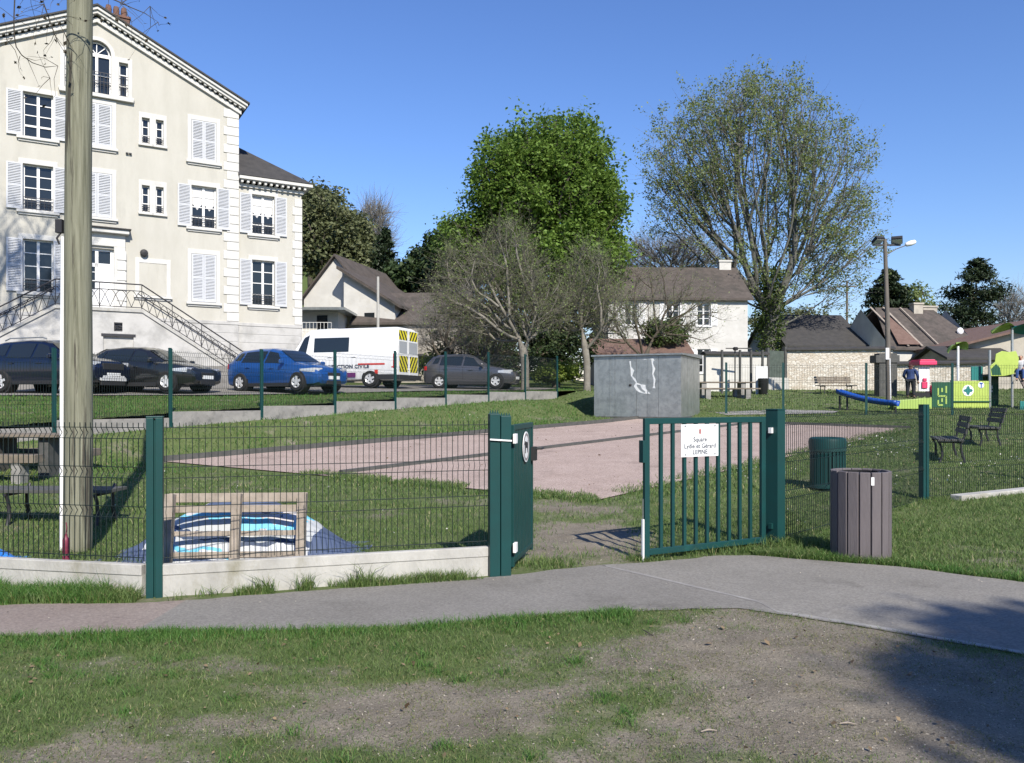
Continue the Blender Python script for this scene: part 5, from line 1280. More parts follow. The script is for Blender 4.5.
def van_extra(t, B):
    for s in (-1, 1):
        ws = 1.0
        # body side window
        def sidep(x, z):
            zl, zb, zt, wb, wt = B.at(x); 
            if z <= zb: y = wb*(.995+(.965-.995)*max(0, (z-(zb-.1))/.1)) if z > zb-.1 else wb*.998
            else: k = (z-zb)/(zt-.075-zb); y = wb*.965+(wt+.02-wb*.965)*k
            return (x, s*(y+.012), z)
        def panel(nm, m_, x0, x1, z0, z1, n=1):
            zs = sorted(set([z0, z1]+[z for z in (1.32, 1.42) if z0 < z < z1])); mb = MB(); vs = []
            for z in zs: vs += [sidep(x0, z), sidep(x1, z)]
            fs = [(i*2, i*2+1, i*2+3, i*2+2) for i in range(len(zs)-1)]
            if s < 0: pass
            else: fs = [tuple(reversed(f)) for f in fs]
            mb.add(vs, fs); return mb.build(nm, m_, t)
        panel('side_window', M['car_glass'], -.55, 1.08, 1.5, 2.12)
        panel('stripe', M['purple'], -.9, 1.15, .40, .60); panel('stripe', M['van_red'], -1.9, -1.75, .55, .72)
        panel('stripe', M['van_red'], -2.2, -1.0, .92, .99)
        panel('bumper_corner', M['black_plastic'], -2.62, -1.55, .30, .52)
        # lamp cluster up the rear corner
        mb = MB(); mb.box((-2.62, s*.985, 1.08), (.10, .05, .62)); mb.build('tail_light', M['red_lamp'], t, bevel=.02)
        a = 0 if s < 0 else pi
        text('lettering', 'PROTECTION CIVILE', .2, M['van_ink'], t, (-.42, s*1.018, .86), (radians(90), 0, a), sx=1.12, bold=.004, ext=.004, spacing=1.06)
    # rear: yellow-black chevron panels and panes on two doors
    for s in (-1, 1):
        y0, y1 = (.06, .88) if s > 0 else (-.88, -.06)
        mb = MB(); mb.bx(-2.76, -2.735, y0, y1, .5, 1.38); mb.bx(-2.74, -2.73, y0, y1-.04*(s > 0), 1.38, 2.42); rd = mb.build('rear_door', M['paint_white'], t, bevel=.005)
        mb = MB(); mb.bx(-2.748, -2.741, y0+.06, y1-.08*(s > 0)-.0, 1.42, 1.92); mb.build('pane', M['rear_grey'], rd)
        for z0, z1 in ((1.98, 2.38), (.62, 1.30)):
            x = -2.7435 if z0 > 1.5 else -2.7635
            mb = MB(); ya, yb = y0+.05, y1-.05; mb.add([(x, ya, z0), (x, yb, z0), (x, yb, z1), (x, ya, z1)], [(0, 1, 2, 3)]); mb.build('reflective_panel', M['hv_yellow'], rd)
            mb = MB(); n = int((yb-ya+(z1-z0))/.25); x -= .003
            for k in range(n+1):
                c = -(z1-z0)*.7+k*.25
                # stripe leaning towards the middle: y = c + (z-z0)*.7
                pts = []
                for (dz0, dz1) in ((0, z1-z0),):
                    a0, a1 = c, c+(z1-z0)*.7; w_ = .115
                    poly = [(a0, z0), (a0+w_, z0), (a1+w_, z1), (a1, z1)]
                    out = poly
                    for lim, sg in ((0, 1), (yb-ya, -1)):
                        r = []
                        for i in range(len(out)):
                            p, q_ = out[i], out[(i+1) % len(out)]; ip = sg*(p[0]-lim) >= 0; iq = sg*(q_[0]-lim) >= 0
                            if ip: r.append(p)
                            if ip != iq: u = (lim-p[0])/(q_[0]-p[0]); r.append((lim, p[1]+(q_[1]-p[1])*u))
                        out = r
                        if not out: break
                    if len(out) > 2:
                        mb.add([(x, (ya+yy if s > 0 else yb-yy), zz) for yy, zz in out], [tuple(range(len(out)))])
            mb.build('chevron_stripes', M['black_plastic'], rd)
    mb = MB(); mb.bx(-2.86, -2.66, -.98, .98, .3, .5); mb.build('bumper', M['black_plastic'], t, bevel=.02)
q = P(349, 400, 33.4)
VG = [((1.45, .06), (2.1, .06), (1.62, .85), (1.32, .85))]
van = car('white_van', 'white rescue van lettered along its side with yellow black chevron rear', 'van', (q.x, 33.4, U(q.x, 33.4)+.04), radians(180-19), VAN, 5.4, M['paint_white'], (1.85, -1.55), .34, VG, (2.16, 1.58, .86, .86), None, (2.25, 2.62, .78, 1.02), (-2.5, -2.6, .8, .85), (.5, .62, .4), (1.95, 1.45), extra=van_extra, lower=False, plate_f=.42)
van.scale = (1, 1, .945)
# ------------------------------------------------------------------ playground
M['lime'] = mat('lime_panel', (.38, .48, .10), .5, (.32, .42, .08), 3); M['forest'] = mat('forest_panel', (.010, .07, .035), .5); M['teal'] = mat('teal_panel', (.015, .16, .15), .5); M['pinkred'] = mat('pink_panel', (.60, .04, .12), .5); M['blue_pl'] = mat('blue_plastic', (.012, .07, .33), .4)
M['leaf_lime'] = mat('leaf_lime', (.30, .42, .10), .5); M['brown_pl'] = mat('brown_panel', (.12, .095, .085), .7); M['galv'] = mat('galvanised', (.38, .40, .40), .4, metal=.5)
def PD(px, D): p = P(px, 400, D); return p.x
D0 = 34.0; zg = float(z_low(0, D0)); x0 = PD(932, D0)
def lx(px): return PD(px, D0)-x0
def lz(py): return 1.6+(400-py)/F*D0-zg
t = thing('play_tower', 'green climbing play tower with lime panels and leaf shaped roofs', 'play tower', (x0, D0, zg))
def panel(nm, m, pxa, pxb, pya, pyb, y=0, th=.05, parent=t): 
    mb = MB(); mb.bx(lx(pxa), lx(pxb), y, y+th, lz(pyb), lz(pya)); return mb.build(nm, m, parent, bevel=.012)
p1 = panel('panel', M['forest'], 932, 951, 382, 408)
mb = MB()   # maze track
for a, b in (((938, 388), (938, 396)), ((938, 396), (946, 396)), ((946, 396), (946, 404)), ((942, 388), (942, 392)), ((946, 386), (946, 393)), ((938, 400), (938, 405)), ((938, 405), (943, 405)), ((942, 398), (942, 402))):
    mb.bar((lx(a[0]), -.006, lz(a[1])), (lx(b[0]), -.006, lz(b[1])), .07, .012, 0, (0, 1, 0))
mb.build('maze_track', M['leaf_lime'], p1)
p2 = panel('panel', M['lime'], 952.5, 989, 381, 408)
def disc(nm, m, px, py, r, y, parent, n=20, lob=0):
    mb = MB(); cx_, cz = lx(px), lz(py)
    mb.prism([(cx_+(r*(1+.28*cos(4*a) if lob else 1))*cos(a), cz+(r*(1+.28*cos(4*a) if lob else 1))*sin(a)) for a in np.linspace(0, 2*pi, n, endpoint=False)], y-.008, y)
    return mb.build(nm, m, parent)
d1 = disc('disc', M['plastic_white'], 968, 390.5, .24, -.001, p2); disc('clover', M['teal'], 968, 390.5, .15, -.010, d1, 40, 1)
d2 = disc('disc', M['plastic_white'], 981, 385, .13, -.001, p2)
mb = MB(); mb.bx(lx(979.5), lx(982.5), -.02, -.011, lz(384), lz(382.7)); mb.bx(lx(980.6), lx(981.5), -.02, -.011, lz(388), lz(384.01)); mb.build('symbol', M['blue_pl'], d2)
mb = MB(); mb.bar((lx(953), -.03, lz(401.5)), (lx(990), -.03, lz(401.5)), .05, .05); mb.build('rail', M['forest'], p2)
for px, top, bot in ((952, 380, 409), (990.5, 350, 409), (1013, 325, 409), (1034, 330, 409)):
    mb = MB(); mb.tube([(lx(px), .06, -.2), (lx(px), .06, lz(top))], .055, 10); mb.build('pole', M['galv'], t, smooth=60)
mb = MB(); mb.tube([(lx(975), 1.3, -.1), (lx(975), 1.3, lz(344))], .055, 10); mb.build('pole', M['plastic_white'], t, smooth=60)
p3 = panel('panel', M['forest'], 992, 1011.5, 374, 406, .9)
mb = MB()
for a, b in (((994, 391), (997, 386)), ((997, 386), (1000, 391)), ((1001, 391), (1005, 387)), ((1001, 386), (1005, 386)), ((1005, 391), (1001, 391))):
    mb.bar((lx(a[0]), .89, lz(a[1])), (lx(b[0]), .89, lz(b[1])), .07, .012, 0, (0, 1, 0))
mb.build('symbol', M['plastic_white'], p3)
panel('deck', M['brown_pl'], 991, 1034, 374, 376, .1, 1.4)
mb = MB(); pts = [(991, 376), (990, 366), (995, 362), (996, 354), (1002, 351), (1009, 352), (1016, 351), (1019, 358), (1018, 370), (1014, 374), (1004, 376)]
mb.prism([(lx(a), lz(b)) for a, b in pts], .0, .04); cp = mb.build('cutout_panel', M['lime'], t, bevel=.01)
mb = MB(); mb.prism([(lx(a), lz(b)) for a, b in [(992, 375), (991, 369), (996, 364), (1000, 368), (1001, 375)]], -.01, -.001); mb.build('cutout_leaf', M['forest'], cp)
panel('panel', M['teal'], 978, 990, 366, 380, .5)
mb = MB(); mb.add([(lx(1016), -.05, lz(374)), (lx(1042), -.05, lz(374)), (lx(1042), -.9, lz(407)), (lx(1021), -.9, lz(407))], [(0, 1, 2, 3)]); mb.add([(lx(1016), .0, lz(374)), (lx(1042), .0, lz(374)), (lx(1042), -.83, lz(408)), (lx(1021), -.83, lz(408))], [(3, 2, 1, 0)]); mb.build('climbing_ramp', M['brown_pl'], t)
panel('base_board', M['teal'], 1006, 1034, 401, 410, -.95, .06)
panel('barrel_side', M['forest'], 978, 990, 380.5, 381, .5)
def leafshape(px, py, L, w_, tilt, m, y=0, rz=0):
    mb = MB(); n = 9; vs = []
    for i in range(n+1):
        u = i/n; ww = w_*sin(pi*min(max(u, .03), .985))**.8
        for v in (-1, 0, 1): vs.append((u*L, v*ww, .12*sin(pi*u)-.10*abs(v)))
    fs = [(i*3+j, i*3+j+1, (i+1)*3+j+1, (i+1)*3+j) for i in range(n) for j in range(2)]
    k = len(vs); mb.add(vs+[(a, b, c-.03) for a, b, c in vs], fs+[tuple(q+k for q in reversed(f)) for f in fs])
    o = mb.build('leaf_roof', m, t, smooth=True); o.location = (lx(px), y, lz(py)); o.rotation_euler = (radians(-25), tilt, rz); return o
leafshape(1012, 326, 1.1, .42, radians(12), M['teal'], .05); leafshape(1014, 325, -1.0, .4, radians(-14), M['leaf_lime'], .05)
leafshape(972, 340, .62, .26, radians(22), M['leaf_lime'], 1.25, .1); leafshape(976, 342, -.6, .22, radians(-30), M['leaf_lime'], 1.35)
# blue slide chute
q0, q1 = P(838, 391.5, 33.2), P(898, 403.5, 31.6)
t2 = thing('slide', 'low blue plastic chute slide lying left of the lime play panels', 'slide', (q0.x, q0.y, G(q0.x, q0.y)))
a = Vector((0, 0, q0.z-t2.location.z)); b = Vector((q1.x-q0.x, q1.y-q0.y, max(q1.z, G(q1.x, q1.y)+.1)-t2.location.z)); n = 14; vs = []
d = (b-a).normalized(); sd = Vector((-d.y, d.x, 0)).normalized()
for i in range(n+1):
    u = i/n; p = a.lerp(b, u)+Vector((0, 0, -.10*sin(pi*u)))
    for ang in np.linspace(-pi, 0, 8): vs.append(p+sd*.27*cos(ang)+Vector((0, 0, .22*sin(ang)+.1)))
fs = [(i*8+j, i*8+j+1, (i+1)*8+j+1, (i+1)*8+j) for i in range(n) for j in range(7)]
mb = MB(); mb.add(vs, fs); ch = mb.build('chute', M['blue_pl'], t2, smooth=True); so = ch.modifiers.new('thickness', 'SOLIDIFY'); so.thickness = .035
for k in (0.03, .16): 
    p = a.lerp(b, k); mb = MB(); mb.tube([(p.x, p.y, -.1+k*0), (p.x, p.y, p.z-.15)], .045, 8); mb.build('support_post', M['iron'], t2)
p = b; mb = MB(); mb.tube([(p.x-.1, p.y, p.z-.5), (p.x-.1, p.y, p.z-.12)], .045, 8); mb.build('support_post', M['iron'], t2)
# lime rocker mound
q = P(913, 400, 33.0); t3 = thing('play_mound', 'pale green curved rocking board between chute and maze panel', 'rocking board', (q.x, 33.0, G(q.x, 33)))
mb = MB(); pr = [(-.8, .05), (-.8, .34), (-.3, .42), (.3, .45), (.75, .52), (.75, .05)]; mb.prism(pr, -.05, .05); mb.build('side_panel', M['leaf_lime'], t3, bevel=.01)
mb = MB(); mb.prism(pr, .45, .55); mb.build('side_panel', M['leaf_lime'], t3, bevel=.01)
mb = MB(); mb.bx(-.7, .7, .051, .449, .26, .30); mb.build('seat', M['brown_pl'], t3); mb = MB(); mb.bx(-.6, .6, .1, .4, -.1, .25); mb.build('base', M['steel_dark'], t3)
# booth with pink roof
q = P(921, 400, 40.4); zb = G(q.x, 40.4); t4 = thing('play_booth', 'white play booth with bright pink roof beside the standing person', 'play booth', (q.x, 40.4, zb))
mb = MB(); mb.bx(-.22, .66, -.3, .8, 1.62, 1.83); mb.bx(-.16, .6, -.25, .75, 1.831, 1.9); mb.build('roof', M['pinkred'], t4, bevel=.03)
mb = MB(); mb.bx(-.14, .42, -.05, .02, .3, 1.619); mb.build('front_panel', M['plastic_white'], t4, bevel=.01)
mb = MB(); mb.bx(.0, .28, -.12, -.055, .45, .78); mb.bx(.05, .24, -.12, -.055, .80, .96); mb.build('counter', M['pinkred'], t4, bevel=.02)
mb = MB(); mb.bx(.44, .62, -.2, .3, .12, .6); mb.build('side_box', M['pinkred'], t4, bevel=.03)
mb = MB(); mb.bx(-.4, .55, -.1, .6, -.1, .25); mb.build('base', M['steel_dark'], t4)
for x in (-.1, .52):
    mb = MB(); mb.tube([(x, .5, -.1), (x, .5, 1.549)], .045, 8); mb.build('post', M['galv'], t4)
# small pale sheet of paving by the play area
sheet('play_paving', [(8.2, 30.6), (12.5, 31.2), (13.2, 32.3), (10.8, 33.0), (8.0, 31.6)], lambda x, y: G(x, y), M['joint'], .03, .7)

# ------------------------------------------------------------------ people
def skin_mesh(name, verts, edges, radii, m, parent, root=0, sub=2):
    me = bpy.data.meshes.new(name); me.from_pydata(verts, edges, []); o = bpy.data.objects.new(name, me); col.objects.link(o); o.parent = parent
    md = o.modifiers.new('skin', 'SKIN'); md.use_smooth_shade = True
    if not me.skin_vertices: 
        bpy.context.view_layer.objects.active = o
    for i, r in enumerate(radii):
        sv = me.skin_vertices[0].data[i]; sv.radius = r if hasattr(r, '__len__') else (r, r); sv.use_root = (i == root)
    ss = o.modifiers.new('smooth', 'SUBSURF'); ss.levels = sub; ss.render_levels = sub
    me.materials.append(m); return o
M['skin'] = mat('skin', (.45, .26, .18), .6); M['hair_dark'] = mat('dark_hair', (.03, .02, .015), .7, (.05, .03, .02), 40); M['hair_red'] = mat('auburn_hair', (.10, .035, .025), .7, (.06, .025, .02), 40)
M['jacket'] = mat('navy_jacket', (.02, .045, .14), .75, (.014, .03, .10), 12, bump=.2); M['trousers'] = mat('dark_trousers', (.012, .014, .02), .8); M['shirt_w'] = mat('white_shirt', (.6, .6, .62), .8); M['jeans'] = mat('blue_jeans', (.03, .07, .22), .8); M['shoe'] = mat('shoe', (.03, .03, .03), .6)
def person(label, loc, rz, J, hair, top, legs, scale=1.0, longhair=True, wide=1.0):
    """J: joints of the pose in metres for a 1.65 m figure facing -y"""
    t = thing('person', label, 'person', loc, rz); t.scale = (scale*wide, scale*wide, scale)
    V = []; E_ = []; R_ = []; ix = {}
    def add(nm, p, r, to=None):
        ix[nm] = len(V); V.append(p); R_.append(r)
        if to: E_.append((ix[to], ix[nm]))
    j = J
    add('pelvis', j['pelvis'], (.135, .10)); add('waist', j['waist'], (.115, .085), 'pelvis'); add('chest', j['chest'], (.145, .10), 'waist'); add('neckbase', j['neckbase'], (.075, .065), 'chest'); add('neck', j['neck'], .05, 'neckbase'); add('jaw', j['jaw'], (.062, .07), 'neck'); add('head', j['head'], (.078, .092), 'jaw'); add('crown', j['crown'], (.055, .065), 'head')
    for s in 'LR':
        add('sh'+s, j['sh'+s], .062, 'neckbase'); add('el'+s, j['el'+s], .042, 'sh'+s); add('wr'+s, j['wr'+s], .028, 'el'+s); add('pa'+s, j['pa'+s], (.036, .02), 'wr'+s)
        d = (Vector(j['pa'+s])-Vector(j['wr'+s])).normalized(); sd = d.cross(Vector((0, 1, .2))).normalized(); 
        for k, (of, ln) in enumerate(((-.03, .065), (-.01, .08), (.01, .075), (.028, .06))):
            a0 = Vector(j['pa'+s])+sd*of+d*.03; a1 = a0+d*ln*.55+Vector((0, -.008, 0)); a2 = a1+d*ln*.4+Vector((0, -.02, 0))
            add(f'f{k}a{s}', a0, .0095, 'pa'+s); add(f'f{k}b{s}', a1, .009, f'f{k}a{s}'); add(f'f{k}c{s}', a2, .007, f'f{k}b{s}')
        a0 = Vector(j['pa'+s])-sd*.045-d*.0+Vector((0, -.02, 0)); add('th'+s, a0, .011, 'pa'+s); add('tt'+s, a0+d*.045, .009, 'th'+s)
        add('hip'+s, j['hip'+s], .095, 'pelvis'); add('kn'+s, j['kn'+s], .062, 'hip'+s); add('an'+s, j['an'+s], .042, 'kn'+s); add('to'+s, j['to'+s], (.045, .03), 'an'+s)
    body = skin_mesh('body', V, E_, R_, M['skin'], t)
    # jacket and trousers follow the same joints, a little fuller
    def sub_(names, pairs, rad, nm, m):
        vs = [j[k] for k in names]; id_ = {k: i for i, k in enumerate(names)}
        skin_mesh(nm, vs, [(id_[a], id_[b]) for a, b in pairs], rad, m, t)
    sub_(['waist', 'pelvis', 'chest', 'neckbase', 'shL', 'elL', 'wrL', 'shR', 'elR', 'wrR'], [('waist', 'pelvis'), ('waist', 'chest'), ('chest', 'neckbase'), ('neckbase', 'shL'), ('shL', 'elL'), ('elL', 'wrL'), ('neckbase', 'shR'), ('shR', 'elR'), ('elR', 'wrR')],
         [(.15, .115), (.165, .13), (.175, .125), (.09, .08), .08, .06, .045, .08, .06, .045], 'jacket', top)
    sub_(['pelvis', 'hipL', 'knL', 'anL', 'hipR', 'knR', 'anR'], [('pelvis', 'hipL'), ('hipL', 'knL'), ('knL', 'anL'), ('pelvis', 'hipR'), ('hipR', 'knR'), ('knR', 'anR')], [(.15, .115), .11, .078, .06, .11, .078, .06], 'trousers', legs)
    for s in 'LR': 
        a, b = Vector(j['an'+s]), Vector(j['to'+s]); skin_mesh('shoe', [a+Vector((0, .03, -.045)), (a+b)/2+Vector((0, 0, -.02)), b], [(0, 1), (1, 2)], [.052, .05, .042], M['shoe'], t)
    h = Vector(j['head']); c = Vector(j['crown']); f = Vector(j.get('face', (0, -1, 0))).normalized()
    hv = [c+Vector((0, 0, .0))-f*.012, h-f*.03+Vector((0, 0, .03)), Vector(j['jaw'])-f*.05]
    hr = [(.072, .075), (.095, .098), (.075, .06)]
    if longhair: hv.append(Vector(j['neckbase'])-f*.07); hr.append((.07, .04))
    skin_mesh('hair', hv, [(i, i+1) for i in range(len(hv)-1)], hr, hair, body)
    for s in (-1, 1):
        sd = f.cross(Vector((0, 0, 1))).normalized()
        mb = MB(); mb.lathe([(.001, -.011), (.008, -.007), (.011, 0), (.008, .007), (.001, .011)], 8, tuple(h+f*.088+sd*s*.032-Vector((0, 0, .005)))); mb.build('eye', M['black_plastic'], body, smooth=True)
        mb = MB(); mb.lathe([(.004, -.03), (.016, -.015), (.018, .01), (.006, .028)], 8, tuple(h+sd*s*.082-Vector((0, 0, .012)))); mb.build('ear', M['skin'], body, smooth=True)
    mb = MB(); nb = h+f*.092; mb.add([nb+Vector((0, 0, .01)), nb+f*.022+Vector((0, 0, -.03)), nb+sd*.015+Vector((0, 0, -.035)), nb-sd*.015+Vector((0, 0, -.035))], [(0, 2, 1), (0, 1, 3), (1, 2, 3)]); mb.build('nose', M['skin'], body)
    mb = MB(); mb.box(tuple(h+f*.082-Vector((0, 0, .062))), (.045, .012, .01), atan2(f.x, -f.y)); mb.build('mouth', M['pinkred'], body)
    return t
STAND = dict(pelvis=(0, 0, .93), waist=(0, -.01, 1.06), chest=(0, -.03, 1.25), neckbase=(0, -.03, 1.40), neck=(0, -.04, 1.46), jaw=(0, -.07, 1.51), head=(0, -.06, 1.57), crown=(0, -.05, 1.64),
    shL=(.17, -.03, 1.37), elL=(.24, -.06, 1.10), wrL=(.20, -.25, .95), paL=(.19, -.33, .92), shR=(-.17, -.03, 1.37), elR=(-.25, .0, 1.10), wrR=(-.25, -.08, .86), paR=(-.25, -.10, .78),
    hipL=(.09, 0, .88), knL=(.10, -.03, .48), anL=(.10, .02, .09), toL=(.11, -.13, .035), hipR=(-.09, 0, .88), knR=(-.11, -.01, .48), anR=(-.12, .05, .09), toR=(-.13, -.10, .035), face=(0, -1, -.15))
q = P(910.5, 400, 39.8); person('standing person in navy jacket and dark trousers by the pink roofed booth', (q.x, 39.8, G(q.x, 39.8)+.01), radians(148), STAND, M['hair_red'], M['jacket'], M['trousers'], 1.0, True, 1.3)
SIT = dict(pelvis=(0, 0, .12), waist=(0, -.02, .26), chest=(0, -.06, .45), neckbase=(0, -.08, .60), neck=(0, -.09, .66), jaw=(0, -.13, .71), head=(0, -.12, .77), crown=(0, -.10, .84),
    shL=(.17, -.08, .57), elL=(.22, -.16, .33), wrL=(.14, -.36, .27), paL=(.12, -.43, .25), shR=(-.17, -.08, .57), elR=(-.22, -.14, .33), wrR=(-.16, -.34, .25), paR=(-.14, -.41, .23),
    hipL=(.09, -.02, .10), knL=(.12, -.42, .16), anL=(.12, -.5, -.26), toL=(.13, -.64, -.30), hipR=(-.09, -.02, .10), knR=(-.12, -.42, .18), anR=(-.13, -.46, -.24), toR=(-.14, -.6, -.28), face=(0, -1, -.2))
q = P(1020, 375, 34.25); person('dark haired child in white top and blue trousers sitting up on the play tower deck', (q.x, 34.2, zg+lz(374)+.01), radians(-35), SIT, M['hair_dark'], M['shirt_w'], M['jeans'], .92, False)
# ------------------------------------------------------------------ trees
def span_tree(rng, root, targets, alpha=.35, start=None):
    """join every target to the growing skeleton, near ones first; returns nodes and parents"""
    T_ = np.array(targets); nodes = [np.array(root)] if start is None else [np.array(p) for p in start]
    par = [-1]+list(range(len(nodes)-1)); pl = [0.0]
    for i in range(1, len(nodes)): pl.append(pl[-1]+np.linalg.norm(nodes[i]-nodes[i-1])*.6)
    A = np.array(nodes); PL = np.array(pl)
    order = np.argsort(np.linalg.norm(T_-A[-1], axis=1))
    A = np.concatenate([A, np.zeros((len(T_), 3))]); PL = np.concatenate([PL, np.zeros(len(T_))]); k = len(nodes)
    for i in order:
        p = T_[i]; d = np.linalg.norm(A[:k]-p, axis=1); c = d+alpha*PL[:k]+.35*np.maximum(0, A[:k, 2]-p[2])
        j = int(np.argmin(c)); A[k] = p; PL[k] = PL[j]+d[j]; par.append(j); k += 1
    return A[:k], np.array(par)
def chains(A, par, rtip, power=2.3, rmax=None):
    n = len(A); w_ = np.full(n, rtip**power); ch = [[] for _ in range(n)]
    for i in range(n-1, 0, -1): pass
    # children come after parents
    for i in range(n-1, 0, -1): w_[par[i]] += w_[i]
    for i in range(1, n): ch[par[i]].append(i)
    R = w_**(1/power)
    out = []; st = [(0, None)]
    while st:
        i, pr = st.pop(); c = [pr] if pr is not None else []; c.append(i)
        while ch[i]:
            k = max(ch[i], key=lambda q: w_[q])
            for q in ch[i]:
                if q != k: st.append((q, i))
            c.append(k); i = k
        out.append(c)
    return out, R, ch
def tube_np(acc, pts, rad, n):
    V, Fc = acc; pts = np.asarray(pts); k = len(pts)
    t = np.gradient(pts, axis=0); t /= np.linalg.norm(t, axis=1)[:, None]+1e-9
    h = np.array([0, 0, 1.]) if abs(t[0, 2]) < .9 else np.array([1., 0, 0])
    x = np.cross(h, t); x /= np.linalg.norm(x, axis=1)[:, None]+1e-9; y = np.cross(t, x)
    a = 2*pi*np.arange(n)/n; ring = pts[:, None]+(x[:, None]*np.cos(a)[None, :, None]+y[:, None]*np.sin(a)[None, :, None])*np.asarray(rad)[:, None, None]
    o = sum(len(v) for v in V); V.append(ring.reshape(-1, 3))
    i = (np.arange(k-1)[:, None]*n+np.arange(n)[None]).ravel(); j = (np.arange(k-1)[:, None]*n+(np.arange(n)[None]+1) % n).ravel()
    Fc.append(np.stack([i, j, j+n, i+n], 1)+o)
def smooth_chain(pts, rad, it=2, sub=2):
    pts = np.asarray(pts); rad = np.asarray(rad)
    if len(pts) > 2:
        for _ in range(it): q = pts.copy(); q[1:-1] = pts[1:-1]*.5+.25*(pts[:-2]+pts[2:]); pts = q
    return pts, rad
def wood(acc, A, par, rtip, power, rng, cap=None, rroot=1.0, nmin=3, limbcap=None, n0_=5):
    cs, R, ch = chains(A, par, rtip, power)
    if limbcap: R[n0_:] = np.minimum(R[n0_:], limbcap)
    if cap: R = np.minimum(R, cap)
    for c in cs:
        pts = A[c]; r = R[c].copy(); r[0] = min(r[0], R[c[1]]*1.05) if len(c) > 1 and c[0] != 0 else r[0]; r[-1] *= .5
        pts, r = smooth_chain(pts, r); n = 10 if r.max() > .15 else (6 if r.max() > .05 else nmin)
        if c[0] == 0: r[0] *= rroot
        tube_np(acc, pts, r, n)
    return R, ch
def ribbons(acc, P0, D, Lg, r, rng, segs=3, curl=.25, up=.1):
    """fine twigs: 3 sided tapered sticks, vectorised"""
    m = len(P0); V, Fc = acc
    t = D/np.linalg.norm(D, axis=1)[:, None]; pts = [P0]; d = t.copy()
    for s in range(segs):
        d = d+rng.normal(0, curl, (m, 3)); d[:, 2] += up; d /= np.linalg.norm(d, axis=1)[:, None]
        pts.append(pts[-1]+d*(Lg/segs)[:, None])
    x = np.cross(t, rng.normal(0, 1, (m, 3))); x /= np.linalg.norm(x, axis=1)[:, None]+1e-9; y = np.cross(t, x)
    o = sum(len(v) for v in V); k = segs+1; allv = np.zeros((m, k, 3, 3))
    for s in range(k):
        rr = np.asarray(r)*(1-.75*s/segs)
        for q in range(3):
            a = 2*pi*q/3; allv[:, s, q] = pts[s]+(x*cos(a)+y*sin(a))*(rr[:, None] if np.ndim(rr) else rr)
    V.append(allv.reshape(-1, 3)); base = o+np.arange(m)[:, None, None]*(k*3)
    f = []
    for s in range(segs):
        for q in range(3): f.append([s*3+q, s*3+(q+1) % 3, (s+1)*3+(q+1) % 3, (s+1)*3+q])
    Fc.append((base+np.array(f)[None]).reshape(-1, 4))
    return np.concatenate(pts[1:]), pts[-1]
def leaves(acc, Pc, size, rng, up=.3, aspect=.6, nrm=None):
    m = len(Pc); V, Fc = acc; n = rng.normal(0, 1, (m, 3)); n[:, 2] = np.abs(n[:, 2])+up
    if nrm is not None: n += nrm
    n /= np.linalg.norm(n, axis=1)[:, None]
    u = np.cross(n, rng.normal(0, 1, (m, 3))); u /= np.linalg.norm(u, axis=1)[:, None]; v = np.cross(n, u)
    s = (size*rng.uniform(.6, 1.25, m))[:, None]
    q = np.stack([Pc-u*s*.5, Pc+v*s*aspect*.5+n*s*.08, Pc+u*s*.5, Pc-v*s*aspect*.5+n*s*.08], 1)
    o = sum(len(w_) for w_ in V); V.append(q.reshape(-1, 3)); Fc.append(o+np.arange(m*4).reshape(m, 4))
def fin(acc, name, m, parent, smooth=False): return npmesh(name, np.concatenate(acc[0]), np.concatenate(acc[1]), m, parent, smooth=smooth)
def in_ell(rng, n, ells):
    """points spread in a union of ellipsoids ((cx,cy,cz),(rx,ry,rz)), denser near the skin"""
    vol = np.array([e[1][0]*e[1][1]*e[1][2] for e in ells])**.8; pick = rng.choice(len(ells), n, p=vol/vol.sum())
    d = rng.normal(0, 1, (n, 3)); d /= np.linalg.norm(d, axis=1)[:, None]; r = rng.uniform(.12, 1, n)**(1/2.6)
    C_ = np.array([e[0] for e in ells])[pick]; R_ = np.array([e[1] for e in ells])[pick]
    return C_+d*R_*r[:, None], d

M['leaf_chestnut'] = leafmat('chestnut_leaf', (.105, .175, .03), (.19, .30, .06), .45)
M['leaf_spring'] = leafmat('spring_leaf', (.15, .195, .065), (.26, .32, .12), .45)
M['leaf_ivy'] = leafmat('ivy_leaf', (.03, .055, .012), (.085, .125, .03), .3)
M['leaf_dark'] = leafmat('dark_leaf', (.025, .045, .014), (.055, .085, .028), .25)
M['leaf_pine'] = leafmat('pine_needle', (.012, .024, .010), (.035, .055, .022), .12)
M['leaf_wood'] = leafmat('wood_leaf', (.10, .12, .05), (.165, .18, .09), .35)
M['leaf_bush'] = leafmat('bush_leaf', (.10, .15, .02), (.2, .26, .045), .4)
M['bark_dark'] = mat('bark_dark', (.075, .065, .05), .95, (.045, .04, .03), 5, 6, bump=.6, bscale=10)
M['bark_grey'] = mat('bark_grey', (.13, .128, .115), .95, (.08, .08, .07), 5, 6, bump=.5, bscale=10)

